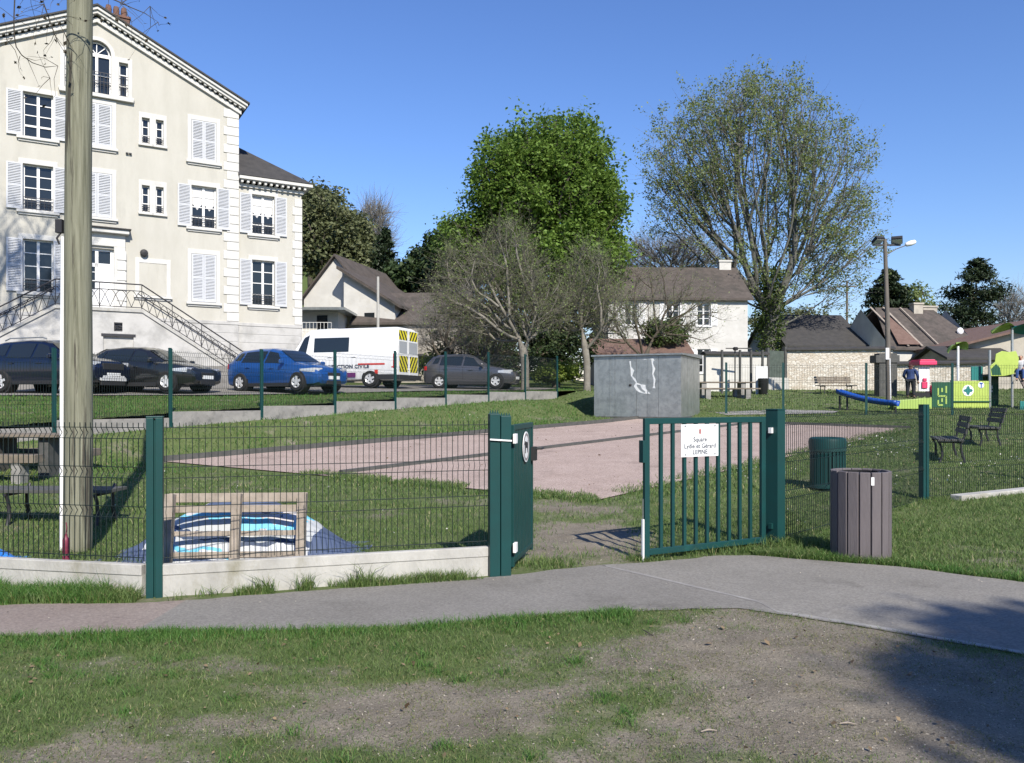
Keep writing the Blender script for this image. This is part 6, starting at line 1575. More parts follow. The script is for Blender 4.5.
def big_tree(name, label, cat, base, seed, trunk_h, ells, nn, rtip, power, leafm, nleaf, lsize, barkm, alpha=.35, lean=(0, 0), spread=.5, twig=None, up=.3, cap=None, group=None, leaf_shell=.0, ntw=0, twlen=.8, clus=1, limbcap=None):
    rng = np.random.RandomState(seed); t = thing(name, label, cat, base, 0, group)
    acc = ([], [])
    start = [np.array([lean[0]*z/trunk_h, lean[1]*z/trunk_h, z]) for z in np.linspace(-.3, trunk_h, 5)]
    tg, dr = in_ell(rng, nn, ells)
    A, par = span_tree(rng, None, tg, alpha, start)
    R, ch = wood(acc, A, par, rtip, power, rng, cap, rroot=1.25, limbcap=limbcap)
    fin(acc, 'trunk', barkm, t, smooth=True)
    n0 = len(start); tips = np.array([i for i in range(n0, len(A)) if R[i] < rtip*6])
    if ntw:
        acc = ([], []); idx = rng.choice(tips, ntw); D = A[idx]-A[par[idx]]; D /= np.linalg.norm(D, axis=1)[:, None]+1e-9
        D = D+rng.normal(0, .55, D.shape); cc = np.mean([e[0] for e in ells], 0); D += .35*(A[idx]-cc)/(np.linalg.norm(A[idx]-cc, axis=1)[:, None]+1e-9)
        mids, ends = ribbons(acc, A[idx], D, (.35+np.minimum(rng.exponential(.65, ntw), 1.5))*twlen, rng.uniform(.6, 1.1, ntw)*rtip*.8, rng)
        fin(acc, 'twigs', twig or barkm, t)
        pool = np.concatenate([mids, ends, A[tips]])
    else: pool = A[tips]
    if nleaf:
        acc = ([], []); cc_ = pool[rng.randint(0, len(pool), max(1, nleaf//clus))]; Pc = cc_[rng.randint(0, len(cc_), nleaf)]+rng.normal(0, spread, (nleaf, 3))*.6
        leaves(acc, Pc, lsize, rng, up); fin(acc, 'crown', leafm, t)
    return t
# the great chestnut, fresh green
cx, D = P(549, 400, 54).x, 54; zb = G(cx, D)
def E(px, py, rpx, rpy, D_, dy=0, ry=None, b=None):
    """ellipsoid in local tree coordinates from its picture centre and radii"""
    p = P(px, py, D_); k = D_/F
    return ((p.x-b[0], dy, p.z-b[2]), (rpx*k, ry or rpx*k, rpy*k))
b = (cx, D, zb)
big_tree('chestnut_tree', 'great chestnut tree in dense fresh green leaf', 'tree', b, 11, 5.0,
    [E(554, 163, 55, 46, D, 0, 3.6, b), E(552, 205, 66, 58, D, 0, 4.6, b), E(592, 225, 32, 50, D, 0, 3.0, b), E(505, 190, 34, 48, D, 0, 3, b), E(470, 245, 34, 32, D, .5, 3, b), E(555, 270, 70, 44, D, -.5, 4.6, b)],
    2200, .03, 2.35, M['leaf_chestnut'], 90000, .29, M['bark_dark'], clus=24, ntw=3600, twlen=.7, spread=.55, up=.5, twig=M['bark_dark'])
# the tall tree just coming into leaf, ivy on its trunk
cx, D = P(768, 400, 57).x, 57; zb = G(cx, D); b = (cx, D, zb)
t = big_tree('ash_tree', 'tall spreading tree just coming into pale leaf with ivy covered trunk', 'tree', b, 23, 5.2,
    [E(757, 158, 92, 78, D, 0, 5, b), E(757, 118, 62, 38, D, 0, 4, b), E(815, 190, 58, 70, D, 0, 4.4, b), E(695, 165, 52, 62, D, 0, 4, b), E(830, 240, 48, 50, D, 0, 3.5, b), E(690, 215, 40, 36, D, 0, 3, b), E(775, 262, 70, 46, D, 0, 4, b), E(838, 285, 28, 30, D, 0, 2, b)],
    2600, .016, 2.3, M['leaf_spring'], 50000, .18, M['bark_grey'], alpha=.7, clus=16, ntw=6000, twlen=1.15, spread=.36, up=.2, twig=M['twig_grey'], lean=(.1, 0))
rng = np.random.RandomState(5); acc = ([], []); n = 5600
h = rng.uniform(0, 1, n)**.9*8.5; a = rng.uniform(0, 2*pi, n); rr = (.5+.7*np.abs(np.sin(h*1.1+a*.5+2*np.sin(h*.6))))*np.where(h < 2.5, 1.5, 1.0)*rng.uniform(.3, 1.15, n)
leaves(acc, np.stack([rr*np.cos(a)+.1*h/5, rr*np.sin(a), h], 1), .22, rng, .3); fin(acc, 'ivy', M['leaf_ivy'], t)

def bare_tree(label, px, py, D, seed, th, ells, nn, ntw, bark, twig, alpha=.4, rtip=.011, power=2.05, twlen=.8, cap=None, budleaf=0, leafm=None, zf=U, group=None, name='bare_tree', lean=(0, 0)):
    x = P(px, 400, D).x; b = (x, D, zf(x, D))
    ee = [E(*e[:4], D, e[4] if len(e) > 4 else 0, e[5] if len(e) > 5 else None, b) for e in ells]
    return big_tree(name, label, 'tree', b, seed, th, ee, nn, rtip, power, leafm or M['leaf_spring'], budleaf, .08, bark, alpha, lean, .1, twig, .2, cap, group, 0, ntw, twlen, limbcap=.065)
gB = None
bare_tree('pollarded bare tree with pale trunk behind the car park fence, thick with twigs', 525, 392, 34.6, 31, 1.75, [(468, 285, 34, 44, 0, 1.6), (508, 262, 30, 42, 0, 1.6), (542, 296, 26, 40, 0, 1.5), (500, 318, 52, 26, 0, 1.6), (445, 308, 20, 20, 0, 1)], 800, 5600, M['bark_pale'], M['twig'], rtip=.010, power=1.9, cap=.19, twlen=.75, budleaf=9000)
bare_tree('second bare pollarded tree, its trunk just left of the metal container', 587, 392, 36.4, 32, 1.9, [(590, 285, 24, 42, 0, 1.4), (570, 308, 24, 26, 0, 1.2), (612, 314, 24, 24, 0, 1.2)], 480, 3000, M['bark_pale'], M['twig'], rtip=.010, power=1.9, cap=.16, twlen=.7, budleaf=5000)
bare_tree('low spreading bare tree rising behind the metal container', 643, 370, 41, 33, 1.9, [(645, 300, 60, 40, 0, 2.2), (610, 320, 40, 30, 0, 1.5), (690, 315, 40, 30, 0, 1.5)], 480, 1900, M['bark'], M['twig'], rtip=.010, power=2.0, cap=.13, twlen=.8, budleaf=2500, zf=G)
bare_tree('thicket of thin pale stems beside the grey car', 484, 392, 37.5, 34, .6, [(480, 330, 26, 46, 0, 1.0), (500, 335, 22, 40, 0, .9)], 260, 1600, M['bark_pale'], M['twig'], alpha=.9, rtip=.010, power=1.9, cap=.05, twlen=.7)
bare_tree('drooping bare shrub hanging over the dark garage at the van rear', 446, 370, 41, 35, 1.2, [(455, 320, 30, 34, 0, 1.3), (435, 335, 20, 22, 0, 1)], 350, 2400, M['bark'], M['twig_grey'], rtip=.010, cap=.1, twlen=.9)
bare_tree('tall bare grey tree on the wooded slope beyond the cottage', 372, 300, 88, 36, 4, [(373, 228, 16, 26, 0, 1.8), (375, 250, 18, 24, 0, 2)], 420, 2600, M['bark_grey'], M['twig_grey'], alpha=.6, rtip=.035, power=2.1, twlen=1.6)
bare_tree('bare greyish tree behind the white house roof', 665, 300, 72, 37, 4, [(660, 262, 46, 22, 0, 3), (690, 258, 36, 20, 0, 3), (640, 262, 20, 20, 0, 2)], 500, 4200, M['bark_grey'], M['twig_grey'], alpha=.5, rtip=.024, twlen=1.3, zf=G)
bare_tree('small leafless tree beyond the far bungalow at the right edge', 1012, 330, 92, 38, 3, [(1016, 310, 20, 20, 0, 2)], 240, 1600, M['bark_grey'], M['twig_grey'], rtip=.03, twlen=1.3, zf=G)

def leafy(name, label, cat, px, D, zf, seed, th, ells, nclump, leafm, nleaf, size, bark, crad=.5, up=.3, group=None, tr=.15, shell=True):
    """cheap crown: leaf clumps round a short skeleton"""
    rng = np.random.RandomState(seed); x = P(px, 400, D).x; b = (x, D, zf(x, D)); t = thing(name, label, cat, b, 0, group)
    ee = [E(*e[:4], D, e[4] if len(e) > 4 else 0, e[5] if len(e) > 5 else None, b) for e in ells]
    cl, dr = in_ell(rng, nclump, ee); acc = ([], [])
    A, par = span_tree(rng, None, cl, .3, [np.array([0, 0, z]) for z in np.linspace(-.4, th, 4)])
    wood(acc, A, par, .03, 2.3, rng, cap=tr*2); fin(acc, 'trunk', bark, t, smooth=True)
    acc = ([], []); idx = rng.randint(0, nclump, nleaf); cr = crad*rng.uniform(.5, 1.4, nclump)
    d = rng.normal(0, 1, (nleaf, 3)); d /= np.linalg.norm(d, axis=1)[:, None]; r = cr[idx]*rng.uniform(.2, 1, nleaf)**.5
    Pc = cl[idx]+d*r[:, None]*np.array([1, 1, .75]); leaves(acc, Pc, size, rng, up, .6, d*.8); fin(acc, 'crown', leafm, t)
    return t
# wooded slope behind the villa
WL = [('broad dark tree on the wooded slope right beside the villa roof', 322, 74, [(322, 235, 34, 48, 0, 4)], 1), ('round dark tree on the wooded slope behind the cottage roof', 350, 78, [(350, 250, 24, 40, 0, 3.4)], 2), ('highest dark tree just above the villa wing', 312, 84, [(305, 215, 30, 30, 0, 4)], 3),
      ('lower dark tree on the slope left of the conifer', 362, 76, [(358, 268, 20, 22, 0, 3)], 4), ('bushy dark tree hanging over the garage roof', 428, 66, [(428, 275, 24, 26, 0, 3), (405, 282, 20, 16, 0, 2.5)], 5), ('dark green shrubby tree between garage and chestnut', 455, 60, [(455, 262, 28, 34, 0, 3)], 6)]
for lb, px, D, el, sd in WL:
    leafy('slope_tree', lb, 'tree', px, D, U, 50+sd, 3, el, 240, M['leaf_wood'] if sd < 5 else M['leaf_dark'], 11000, .42, M['bark_dark'], crad=.95, group='trees on the wooded slope')
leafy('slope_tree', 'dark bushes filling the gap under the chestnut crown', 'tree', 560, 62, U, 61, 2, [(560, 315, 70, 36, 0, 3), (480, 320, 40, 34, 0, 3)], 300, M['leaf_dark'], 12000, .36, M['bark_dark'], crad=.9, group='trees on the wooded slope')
# conifers
def conifer(label, px, D, zf, seed, ytop, ybot, wpx, leafm, n=14000, size=.34, name='conifer', rough=.35, open_=0.0, tr=.2):
    rng = np.random.RandomState(seed); x = P(px, 400, D).x; b = (x, D, zf(x, D)); t = thing(name, label, 'tree', b)
    zt = 1.6+(400-ytop)/F*D-b[2]; z0 = max(1.6+(400-ybot)/F*D-b[2], .2); R_ = wpx/F*D
    acc = ([], []); tube_np(acc, np.array([[0, 0, -.3], [.05, 0, zt*.5], [0, 0, zt-.2]]), np.array([tr, tr*.6, .03]), 8)
    nb = 130; acc2 = ([], []); pts = []
    for k in range(nb):
        u = rng.uniform(0, 1)**.8; z = z0+(zt-z0)*u
        if open_: prof = (1-u)**.5*(.72+.28*sin(pi*min(u*1.2, 1)))*rng.uniform(.5, 1.15)
        else: prof = (1-u)**.66*rng.uniform(.65, 1.1)+.03
        a = rng.uniform(0, 2*pi); L = R_*prof; dz = L*rng.uniform(-.05, .35) if open_ else -L*rng.uniform(.0, .25)
        e = np.array([L*cos(a), L*sin(a), z+dz]); s = np.array([0, 0, z]); tube_np(acc, np.array([s, (s+e)/2+[0, 0, -.05*L], e]), np.array([.06, .04, .015]), 4)
        m = max(6, int(n/nb*(.3+prof))); q = rng.uniform(.35 if open_ else .15, 1.02, m)**.7
        c = s+(e-s)*q[:, None]+rng.normal(0, 1, (m, 3))*np.array([1, 1, .45])*(.42 if open_ else .28)*min(1.3, .45+L*.25)
        pts.append(c)
    fin(acc, 'trunk', M['bark_dark'], t); Pc = np.concatenate(pts); leaves(acc2, Pc, size, rng, .2, .28); fin(acc2, 'crown', leafm, t); return t
conifer('dark pointed conifer beyond the cottage roof', 385, 70, U, 71, 228, 300, 19, M['leaf_pine'], 6000, .5)
conifer('dense dark green conifer behind the floodlight pole', 888, 74, G, 72, 270, 350, 42, M['leaf_pine'], 20000, .5)
conifer('tall black green pine with layered open crown right of the houses', 976, 70, G, 73, 260, 365, 46, M['leaf_pine'], 16000, .42, name='pine_tree', open_=1)
leafy('tree', 'light green round tree behind the conifer and chimney', 'tree', 912, 80, G, 75, 3, [(910, 308, 18, 24, 0, 2.5)], 90, M['leaf_spring'], 3500, .3, M['bark'], crad=.7)
leafy('tree', 'low reddish green trees far behind the barn roof', 'tree', 812, 82, G, 76, 2, [(805, 320, 30, 14, 0, 2.5), (770, 325, 24, 12, 0, 2.5)], 120, M['leaf_wood'], 4500, .3, M['bark'], crad=.8)
leafy('tree', 'distant low green trees on the right horizon', 'tree', 945, 120, G, 77, 2, [(945, 342, 40, 12, 0, 5), (985, 345, 40, 14, 0, 5)], 150, M['leaf_wood'], 5000, .5, M['bark'], crad=1.4)
leafy('shrub', 'dark clipped shrub in front of the white house', 'shrub', 668, 47, G, 78, .5, [(668, 333, 26, 15, 0, 1.3)], 120, M['leaf_ivy'], 6000, .16, M['bark'], crad=.4)
leafy('shrub', 'sunlit yellow green shrub behind the fence between the two pale trunks', 'shrub', 556, 39, U, 79, .3, [(553, 373, 22, 10, 0, 1), (570, 372, 14, 8, 0, .8)], 90, M['leaf_bush'], 5000, .13, M['bark'], crad=.3)
leafy('shrub', 'dark hedge under the bare trees behind the grey car', 'hedge', 470, 43, U, 80, .4, [(462, 350, 40, 24, 0, 1.3), (520, 352, 50, 22, 0, 1.2), (565, 350, 34, 20, 0, 1)], 220, M['leaf_dark'], 11000, .2, M['bark'], crad=.5)
leafy('shrub', 'green shrub growing from the car park end of the cottage garden', 'shrub', 432, 45, U, 81, .4, [(432, 366, 12, 14, 0, .8)], 60, M['leaf_bush'], 2500, .14, M['bark'], crad=.35)
# trees beside and behind the viewer: their boughs hang into the top left corner and shade the lower right
def hanging(label, base, seed, crown, limbs, name='plane_tree', nleaf=0):
    rng = np.random.RandomState(seed); t = thing(name, label, 'tree', base); acc = ([], []); tw = ([], [])
    tube_np(acc, np.array([[0, 0, -.3], [.05, .1, 3], [.1, .2, 6.2]]), np.array([.30, .24, .18]), 12)
    tg = rng.normal(0, 1, (150, 3))*np.array(crown[1])*.5+np.array(crown[0])
    tg = np.concatenate([tg]+[np.array(l) for l in limbs])
    A, par = span_tree(rng, None, tg, .25, [np.array([.1, .2, z]) for z in (5.8, 6.2)])
    R, ch = wood(acc, A, par, .0032, 2.2, rng, cap=.1); fin(acc, 'trunk', M['bark_dark'], t)
    n0 = len(A)
    idx = rng.choice(np.arange(2, n0), 500); D = rng.normal(0, 1, (500, 3)); D[:, 2] -= .5
    m, e = ribbons(tw, A[idx], D, rng.uniform(.2, .6, 500), np.full(500, .0035), rng, up=-.08, curl=.3); 
    leaves(tw, e[rng.randint(0, len(e), 500)], .05, rng, 0); fin(tw, 'twigs', M['twig_dark'], t)
    if nleaf:
        lv = ([], []); k = np.arange(2, n0)[np.linalg.norm((A[2:]-np.array(crown[0]))/np.array(crown[1]), axis=1) < 1.4]
        leaves(lv, A[rng.choice(k, nleaf)]+rng.normal(0, .45, (nleaf, 3)), .2, rng, .5); fin(lv, 'crown', M['leaf_dark'], t)
    return t
M['twig_dark'] = leafmat('dark_twig', (.05, .042, .03), (.10, .085, .06), 0, .9)
b_ = (-15.5, 17.6, U(-15.5, 17.6))
big_tree('bare_tree', 'tall bare tree outside the picture at left whose branches shade the villa stairs', 'tree', b_, 95, 9, [((1.2, .3, 15.5), (3.0, 2.2, 2.4)), ((2.2, .5, 17.5), (2.2, 2, 1.6))], 380, .016, 2.2, M['leaf_spring'], 0, .1, M['bark'], .4, ntw=1500, twlen=.8, twig=M['twig'])
bs = (-10.5, 7.2, 0)
def Lp(px, py, D): p = P(px, py, D); return (p.x-bs[0], p.y-bs[1], p.z)
lim = [[Lp(-60, -60, 7.6), Lp(-20, -40, 7.8), Lp(10, -22, 8.0), Lp(30, -16, 8.1), Lp(50, -14, 8.1), Lp(80, -12, 8.0), Lp(110, -10, 7.9), Lp(135, -6, 7.8), Lp(150, 6, 7.8), Lp(158, 22, 7.8)],
       [Lp(15, -2, 8.0), Lp(14, 18, 8.0), Lp(13, 38, 8.0), Lp(15, 50, 8.0), Lp(20, 56, 8.0), Lp(27, 58, 8.0)],
       [Lp(55, -2, 8.1), Lp(63, 16, 8.1), Lp(64, 32, 8.1), Lp(63, 50, 8.1), Lp(58, 66, 8.1), Lp(50, 78, 8.1)],
       [Lp(44, 4, 8.1), Lp(50, 20, 8.1), Lp(54, 34, 8.1), Lp(58, 44, 8.1)], [Lp(120, 4, 7.8), Lp(126, 12, 7.8)]]
hanging('bare tree standing outside the picture at left, thin twigs hanging over the pole', bs, 91, ((-1.5, 0, 8.2), (2.2, 2.2, 1.4)), lim)
# trees of the park behind the viewer: the nearest throws the shade in the lower right corner, the far row is added for reflections
def behind(label, x, y, seed, th, ells, n=9000, size=.34, nc=220, crad=.7):
    rng = np.random.RandomState(seed); t = thing('park_tree', label, 'tree', (x, y, 0), 0, 'park trees behind the viewer')
    cl, dr = in_ell(rng, nc, ells); acc = ([], []); A, par = span_tree(rng, None, cl, .3, [np.array([0, 0, z]) for z in np.linspace(-.3, th, 4)])
    wood(acc, A, par, .02, 2.2, rng, cap=.3); fin(acc, 'trunk', M['bark_dark'], t)
    acc = ([], []); idx = rng.randint(0, nc, n); d = rng.normal(0, 1, (n, 3)); leaves(acc, cl[idx]+d*crad*.5, size, rng, .3, .6); fin(acc, 'crown', M['leaf_dark'], t)
    return t
# shade wanted on the ground near (4.2, 4.6): centre of the crown lies along the sun ray from there
def up_ray(x, y, h): k = h/sdir.z; return (x+sdir.x*k, y+sdir.y*k, h)
q = up_ray(2.98, 4.0, 12.5); bx_, by_ = q[0]+2.6, q[1]-1.5
behind('leafy park tree standing outside the picture behind the viewer on the right', bx_, by_, 201, 8, [((q[0]-bx_, q[1]-by_, 12.5), (.5, .5, .4)), ((q[0]+1.5-bx_, q[1]-.3-by_, 12.9), (1.5, 1.3, 1.0)), ((q[0]+1.0-bx_, q[1]-1.3-by_, 13.2), (1.3, .9, 1.0)), ((q[0]+.25-bx_, q[1]+1.3-by_, 12.8), (.2, .12, .15))], 11000, .24, 260, .45)
for k, (x, y) in enumerate(((-16, -30), (-4, -34), (8, -36), (20, -30), (34, -26), (-30, -24), (48, -20))):  # unseen trees added so the car windows mirror something dark instead of sky
    behind('tall unseen tree added far behind the viewer to darken glass reflections', x, y, 210+k, 4, [((0, 0, 9), (5, 4, 5.5)), ((2, 0, 6), (4, 3, 3))], 5000, .8, 160, 1.6)
# ------------------------------------------------------------------ grass, weeds, flowers, litter of the ground
M['grass'] = leafmat('grass_blade', (.058, .115, .027), (.175, .25, .08), .38, cc=(.36, .33, .18))
M['grass_lush'] = leafmat('lush_blade', (.048, .13, .024), (.125, .255, .058), .42, cc=(.2, .22, .07))
M['grass_dry'] = leafmat('dry_blade', (.12, .145, .05), (.22, .22, .10), .35, cc=(.36, .31, .18))
def blades(rng, X, Y, Z, h, w_, lean=.45):
    n = len(X); a = rng.uniform(0, 2*pi, n); b = rng.uniform(0, 2*pi, n); l = h*lean*rng.uniform(.2, 1.6, n)
    base = np.stack([X, Y, Z], 1); sx = np.stack([np.cos(a), np.sin(a), np.zeros(n)], 1)*(w_*.5)[:, None]
    mid = base+np.stack([np.cos(b)*l*.35, np.sin(b)*l*.35, h*.6], 1); tip = base+np.stack([np.cos(b)*l, np.sin(b)*l, h*rng.uniform(.8, 1.05, n)], 1)
    V = np.stack([base-sx, base+sx, mid+sx*.8, tip+sx*.08, tip-sx*.08, mid-sx*.8], 1).reshape(-1, 3)
    i = np.arange(n)[:, None]*6
    Fc = np.stack([i+np.array([[0, 1, 2, 5]]), i+np.array([[5, 2, 3, 4]])], 1).reshape(-1, 4)
    return V, Fc
def scatter(rng, n, y0, y1, half=.66, pad=.4):
    Y = np.sqrt(rng.uniform(y0**2, y1**2, n)); X = rng.uniform(-1, 1, n)*(half*Y+pad); return X, Y
def emit(name, m, parts, label=None):
    V = []; Fc = []; o = 0
    for v, f in parts: V.append(v); Fc.append(f+o); o += len(v)
    ob = npmesh(name, np.concatenate(V), np.concatenate(Fc), m); tag(ob, label, name.replace('_', ' '), kind='stuff'); return ob
def clear_of(X, Y):
    ok = ~((Y > path_near(X)-.0) & (Y < path_far(X)+.0))
    ok &= ~in_poly(X, Y, [(-7.6, 16.6), (4.9, 29.6), (12.6, 25.3), (1.3, 12.05), (-2.8, 13.9)])
    return ok
rng = np.random.RandomState(77)
PT = []
# foreground turf
X, Y = scatter(rng, 270000, 2.75, 6.3, .68, .4); k = (Y < path_near(X)+.02) & (rng.uniform(0, 1, len(X)) < (.06+.94*green(X, Y)**.95)*(.25+1.0*fbm(X*9, Y*9, 2))); X, Y = X[k], Y[k]
gq = green(X, Y); h = rng.uniform(.014, .034, len(X))*(.45+.9*gq)*(.7+.6*fbm(X*2.5, Y*3.5, 3)); PT.append(blades(rng, X, Y, zbump(X, Y)-.003, h, rng.uniform(.0022, .004, len(X)), .9))
emit('grass', M['grass'], PT, 'worn turf in front of the path'); PT = []
# edge tufts where turf meets the asphalt
def edge_tufts(f, x0, x1, n, off, hh, sgn, dens=None):
    X = rng.uniform(x0, x1, n); k = rng.uniform(0, 1, n) < (.25+1.1*(fbm(X*3, X*0+11, 3)-.25)) ; X = X[k]
    Y = f(X)+sgn*np.abs(rng.normal(0, off, len(X))); h = hh*rng.uniform(.4, 1.15, len(X))*(.5+fbm(X*2.2, X*0+5, 3)); return blades(rng, X, Y, ground(X, Y)-.003, h, rng.uniform(.003, .006, len(X)), .7)
PT.append(edge_tufts(path_near, -4.4, .9, 15000, .13, .06, -1))
PT.append(edge_tufts(path_far, 2.6, 6.5, 12000, .18, .075, 1))
# verge between path and plinth at the left, weeds at the plinth foot
def between(n, x0, x1, fa, fb, hh, w0=.003, w1=.006, lean=.6, thr=.0):
    X = rng.uniform(x0, x1, n); Y = fa(X)+(fb(X)-fa(X))*rng.uniform(0, 1, n); k = (fb(X) > fa(X)) & (fbm(X*3.3, Y*3.3, 3) > thr); X, Y = X[k], Y[k]
    h = hh*rng.uniform(.35, 1.1, len(X))*(.45+1.0*fbm(X*4, Y*4, 3)); return blades(rng, X, Y, ground(X, Y)-.004, h, rng.uniform(w0, w1, len(X)), lean)
fl = lambda x: np.interp(x, [-5.62, -2.96, -2.9, -.17], [7.06-.05, 6.5-.05, 6.5-.05, 7.32-.05])
PT.append(between(9000, -5.5, -2.98, path_far, fl, .17, thr=.42)); emit('tall_grass', M['grass_lush'], PT, 'lush tufts at the feet of the fence'); PT = []
PT.append(between(9000, -5.5, -2.98, path_far, fl, .12)); PT.append(between(5000, -2.9, -.25, lambda x: fl(x)-.13, fl, .10, thr=.5))
for cx_, n_, hh in ((-2.05, 60, .2), (-1.75, 60, .2), (-1.3, 50, .26), (-.75, 40, .14), (-2.5, 40, .1), (-1.0, 30, .12)):
    X = cx_+rng.normal(0, .05, n_); Y = fl(X)-.02-np.abs(rng.normal(0, .03, n_)); PT.append(blades(rng, X, Y, ground(X, Y), hh*rng.uniform(.3, 1, n_), rng.uniform(.004, .009, n_), .9))
fr = lambda x: np.interp(x, [2.8, 2.97, 6.28, 9.4, 11.6], [8.7, 8.8, 12.15, 13.55, 14.6])
X = rng.uniform(2.5, 9.5, 90000); Y = path_far(X)+(fr(X)-path_far(X))*rng.uniform(0, 1, len(X)); k = rng.uniform(0, 1, len(X)) < green(X, Y)**1.2; X, Y = X[k], Y[k]
PT.append(blades(rng, X, Y, zbump(X, Y)-.004, rng.uniform(.03, .085, len(X))*(.4+1.0*fbm(X*2, Y*2, 3)), rng.uniform(.004, .008, len(X)), .7))
for (cx_, cy_, r, n_, hh) in ((.33, 7.75, .2, 900, .1), (1.32, 7.98, .12, 500, .10), (1.7, 8.35, .25, 900, .12), (2.35, 8.6, .3, 1600, .13), (2.95, 8.75, .22, 1800, .17), (3.5, 7.95, .35, 1500, .11), (2.85, 8.3, .3, 900, .09)):
    X = cx_+rng.normal(0, r, n_); Y = cy_+rng.normal(0, r*.6, n_); k = Y > path_far(X); X, Y = X[k], Y[k]; PT.append(blades(rng, X, Y, ground(X, Y)-.004, hh*rng.uniform(.3, 1, len(X)), rng.uniform(.004, .007, len(X)), .7))
emit('verge_grass', M['grass'], PT, 'longer grass along the path edges and fence feet'); PT = []
# lawn inside the fence
for n, y0, y1, h0, h1, w0, w1 in ((130000, 6.4, 12, .025, .07, .005, .009), (120000, 12, 20, .03, .075, .009, .015), (100000, 20, 34, .035, .085, .015, .026), (40000, 34, 48, .05, .10, .03, .05)):
    X, Y = scatter(rng, n, y0, y1)
    inside = np.where(X < -.15, Y > np.interp(X, [-6.9, -2.9, -.17], [7.5, 6.62, 7.4]), np.where(X < 3.1, Y > path_far(X)+.25, Y > fr(X)))
    k = inside & clear_of(X, Y) & (fence_d(X, Y) < -.05) & (rng.uniform(0, 1, n) < green(X, Y)**1.1*(.3+.9*fbm(X*3, Y*3, 3))); X, Y = X[k], Y[k]
    PT.append(blades(rng, X, Y, zbump(X, Y)-.005, rng.uniform(h0, h1, len(X))*(.4+1.1*fbm(X*1.2, Y*1.2, 3)), rng.uniform(w0, w1, len(X)), .7))
emit('lawn_grass', M['grass'], PT, 'lawn around the gravel court'); PT = []
n = 90000; X, Y = scatter(rng, n, 14, 40); d = fence_d(X, Y)
k = (d > .15) & (X < 3) & ~in_poly(X, Y, [(-40, 20), (-13.6, 23.6), (-9.5, 25), (-6.6, 26.8), (-1.8, 31), (1.5, 35.5), (2.2, 38), (-5, 41), (-9, 39.5), (-40, 40)]); X, Y = X[k], Y[k]
PT.append(blades(rng, X, Y, upper(X, Y)-.004, rng.uniform(.04, .10, len(X))*(.4+1.0*fbm(X*1.5, Y*1.5, 3)), rng.uniform(.012, .022, len(X)), .7))
X, Y = scatter(rng, 60000, 14, 32); d = fence_d(X, Y); k = (d < -.08) & (d > -3.4) & clear_of(X, Y) & (X < 2.5); X, Y = X[k], Y[k]
PT.append(blades(rng, X, Y, ground(X, Y)-.005, rng.uniform(.06, .17, len(X))*(.3+1.0*fbm(X*1.1, Y*1.1, 3)), rng.uniform(.012, .022, len(X)), .6))
emit('bank_grass', M['grass_lush'], PT, 'longer grass on the bank below the car park'); PT = []
# edges of the court are ragged with grass
for a, b, u0 in ((COURT[0], COURT[3], .4), (COURT[3], COURT[2], 0)):
    n = 9000; u = rng.uniform(u0, 1, n); X = a[0]+(b[0]-a[0])*u+rng.normal(0, .2, n); Y = a[1]+(b[1]-a[1])*u+rng.normal(0, .2, n); k = fbm(X*2, Y*2, 3) > .40; X, Y = X[k], Y[k]
    PT.append(blades(rng, X, Y, .045*(Y-10)+.0, rng.uniform(.03, .08, len(X)), rng.uniform(.008, .014, len(X)), .7))
emit('edge_grass', M['grass'], PT, 'grass creeping over the edges of the gravel court'); PT = []
# daisies
M['petal'] = leafmat('petal', (.6, .6, .58), (.75, .74, .7), .2, cc=(.7, .55, .05))
X = np.concatenate([rng.uniform(3.5, 11, 1100), rng.uniform(-7, .5, 110), rng.uniform(-5, 3, 80)]); Y = np.concatenate([rng.uniform(10, 22, 1100), rng.uniform(7.6, 15, 110), rng.uniform(16, 27, 80)])
k = clear_of(X, Y) & (fbm(X*.8, Y*.8, 3) > .46) & (np.where(X > 3, Y > fr(X)+.2, True)) & (fence_d(X, Y) < -.2); X, Y = X[k], Y[k]
acc = ([], []); Pc = np.stack([X, Y, ground(X, Y)+rng.uniform(.04, .08, len(X))], 1); leaves(acc, Pc, (.010+.0009*Y)*np.exp(rng.normal(0, .35, len(X))), rng, .2, 1.0); o = fin(acc, 'daisies', M['petal'], None); tag(o, 'white daisies dotted over the lawn', 'flowers', kind='stuff')
# grit, chips of wood and dry leaves on the bare earth
M['chips'] = leafmat('chips', (.13, .11, .085), (.42, .385, .32), 0, .9, cc=(.06, .05, .04))
X, Y = scatter(rng, 20000, 2.8, 6.1); k = (Y < path_near(X)) & (green(X, Y) < .62); X, Y = X[k], Y[k]
X2 = rng.normal(.95, .7, 1200); Y2 = rng.normal(9.2, 1.1, 1200); k2 = Y2 > path_far(X2); X = np.concatenate([X, X2[k2]]); Y = np.concatenate([Y, Y2[k2]])
acc = ([], []); leaves(acc, np.stack([X, Y, zbump(X, Y)+.004], 1), .0075*np.exp(np.minimum(rng.normal(0, .5, len(X)), 1.0)), rng, 2.2, .5); o = fin(acc, 'ground_litter', M['chips'], None); tag(o, 'chips and grit on the bare earth', 'litter', kind='stuff')
X = rng.uniform(-4, 5, 160); Y = path_near(X)+(path_far(X)-path_near(X))*rng.uniform(.03, .97, 160); acc = ([], []); leaves(acc, np.stack([X, Y, np.full(160, .017)], 1), .016, rng, 3, .6); o = fin(acc, 'path_litter', M['chips'], None); tag(o, 'crumbs and leaf bits lying on the asphalt', 'litter', kind='stuff')
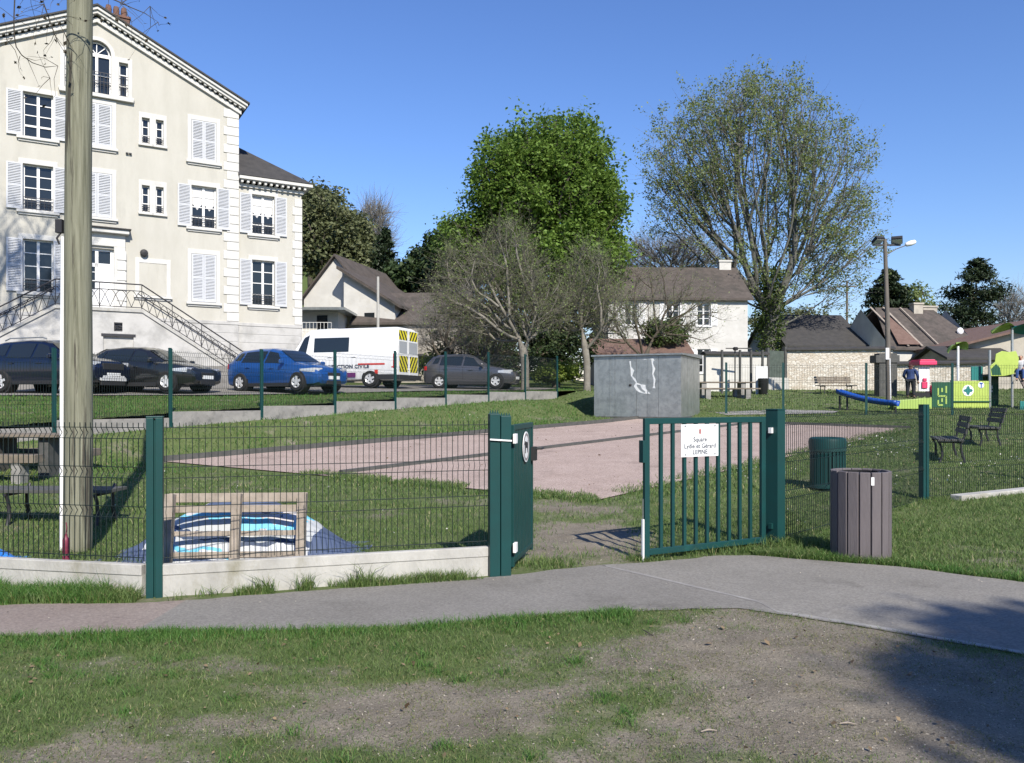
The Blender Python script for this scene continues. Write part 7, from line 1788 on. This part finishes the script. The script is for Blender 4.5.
# a few sticks
for px, py, L, a_, lb in ((709, 730, .08, .1, 'short pale stick lying on the bare earth at the lower middle'), (648, 633, .16, 1.9, 'dark thin stick on the earth just below the path joint'), (848, 724, .08, -.2, 'pale straw beside the shade at the lower right')):
    D = 1280/(py-400); x = (px-512)/F*D; mb = MB(); mb.tube([(-L/2, 0, 0), (0, .008, .006), (L/2, 0, .002)], [.003, .0045, .0025], 6); o = mb.build('stick', M['pallet_wood'] if 'dark' not in lb else M['bark_dark'], loc=(x, D, float(zbump(np.array([x]), np.array([D]))[0])+.012), rz=a_); tag(o, lb, 'stick')
# stones by the gate foot
for k, (x, y, r) in enumerate(((1.62, 8.5, .035), (2.15, 8.6, .03), (2.72, 8.5, .028))):
    mb = MB(); mb.lathe([(.001, -r*.4), (r*.8, -r*.3), (r, 0), (r*.7, r*.45), (.001, r*.55)], 9); o = mb.build('stone', M['concrete'], smooth=True, loc=(x, y, .01)); o.scale = (1.3, .9, .9); tag(o, ['small stone under the barred gate nearest its free end', 'small stone under the barred gate at mid width', 'small stone by the asphalt edge below the gate hinge'][k], 'stone')
# dry, trodden blades on the bare earth and flat weeds in the turf
X, Y = scatter(rng, 60000, 2.75, 6.2, .68, .4); g_ = green(X, Y); k = (Y < path_near(X)) & (g_ < .75) & (fbm(X*5, Y*5, 3) > .47); X, Y = X[k], Y[k]
V, Fc = blades(rng, X, Y, zbump(X, Y)-.002, rng.uniform(.006, .022, len(X)), rng.uniform(.002, .004, len(X)), 1.6); o = npmesh('dry_grass', V, Fc, M['grass_dry']); tag(o, 'dry trodden grass on the bare earth', 'grass', kind='stuff')
# dead leaves blown over the turf and the court
M['dead_leaf'] = leafmat('dead_leaf', (.09, .06, .035), (.24, .18, .11), .1, .8)
X, Y = scatter(rng, 700, 2.8, 6.2, .67, .3); k = (Y < path_near(X)); X, Y = X[k], Y[k]; X2, Y2 = scatter(rng, 900, 9, 26); k = in_poly(X2, Y2, COURT) | (fbm(X2, Y2, 3) > .55); X = np.concatenate([X, X2[k]]); Y = np.concatenate([Y, Y2[k]])
acc = ([], []); leaves(acc, np.stack([X, Y, zbump(X, Y)+.016+.012*(Y > 9)], 1), (.018+.0012*Y)*np.exp(rng.normal(0, .3, len(X))), rng, 1.2, .6); o = fin(acc, 'dead_leaves', M['dead_leaf'], None); tag(o, 'dead leaves lying on turf and gravel', 'leaves', kind='stuff')
# taller tufts standing out of the worn turf
tx, ty = scatter(rng, 150, 3.0, 5.9, .66, .2); k = (ty < path_near(tx)-.05) & (green(tx, ty) > .45); tx, ty = tx[k], ty[k]
X = np.repeat(tx, 60)+rng.normal(0, .035, len(tx)*60); Y = np.repeat(ty, 60)+rng.normal(0, .03, len(tx)*60); k = Y < path_near(X); X, Y = X[k], Y[k]
V, Fc = blades(rng, X, Y, zbump(X, Y)-.003, rng.uniform(.02, .062, len(X)), rng.uniform(.0025, .0045, len(X)), .9); o = npmesh('grass_tufts', V, Fc, M['grass_lush']); tag(o, 'longer tufts in the worn turf', 'grass', kind='stuff')
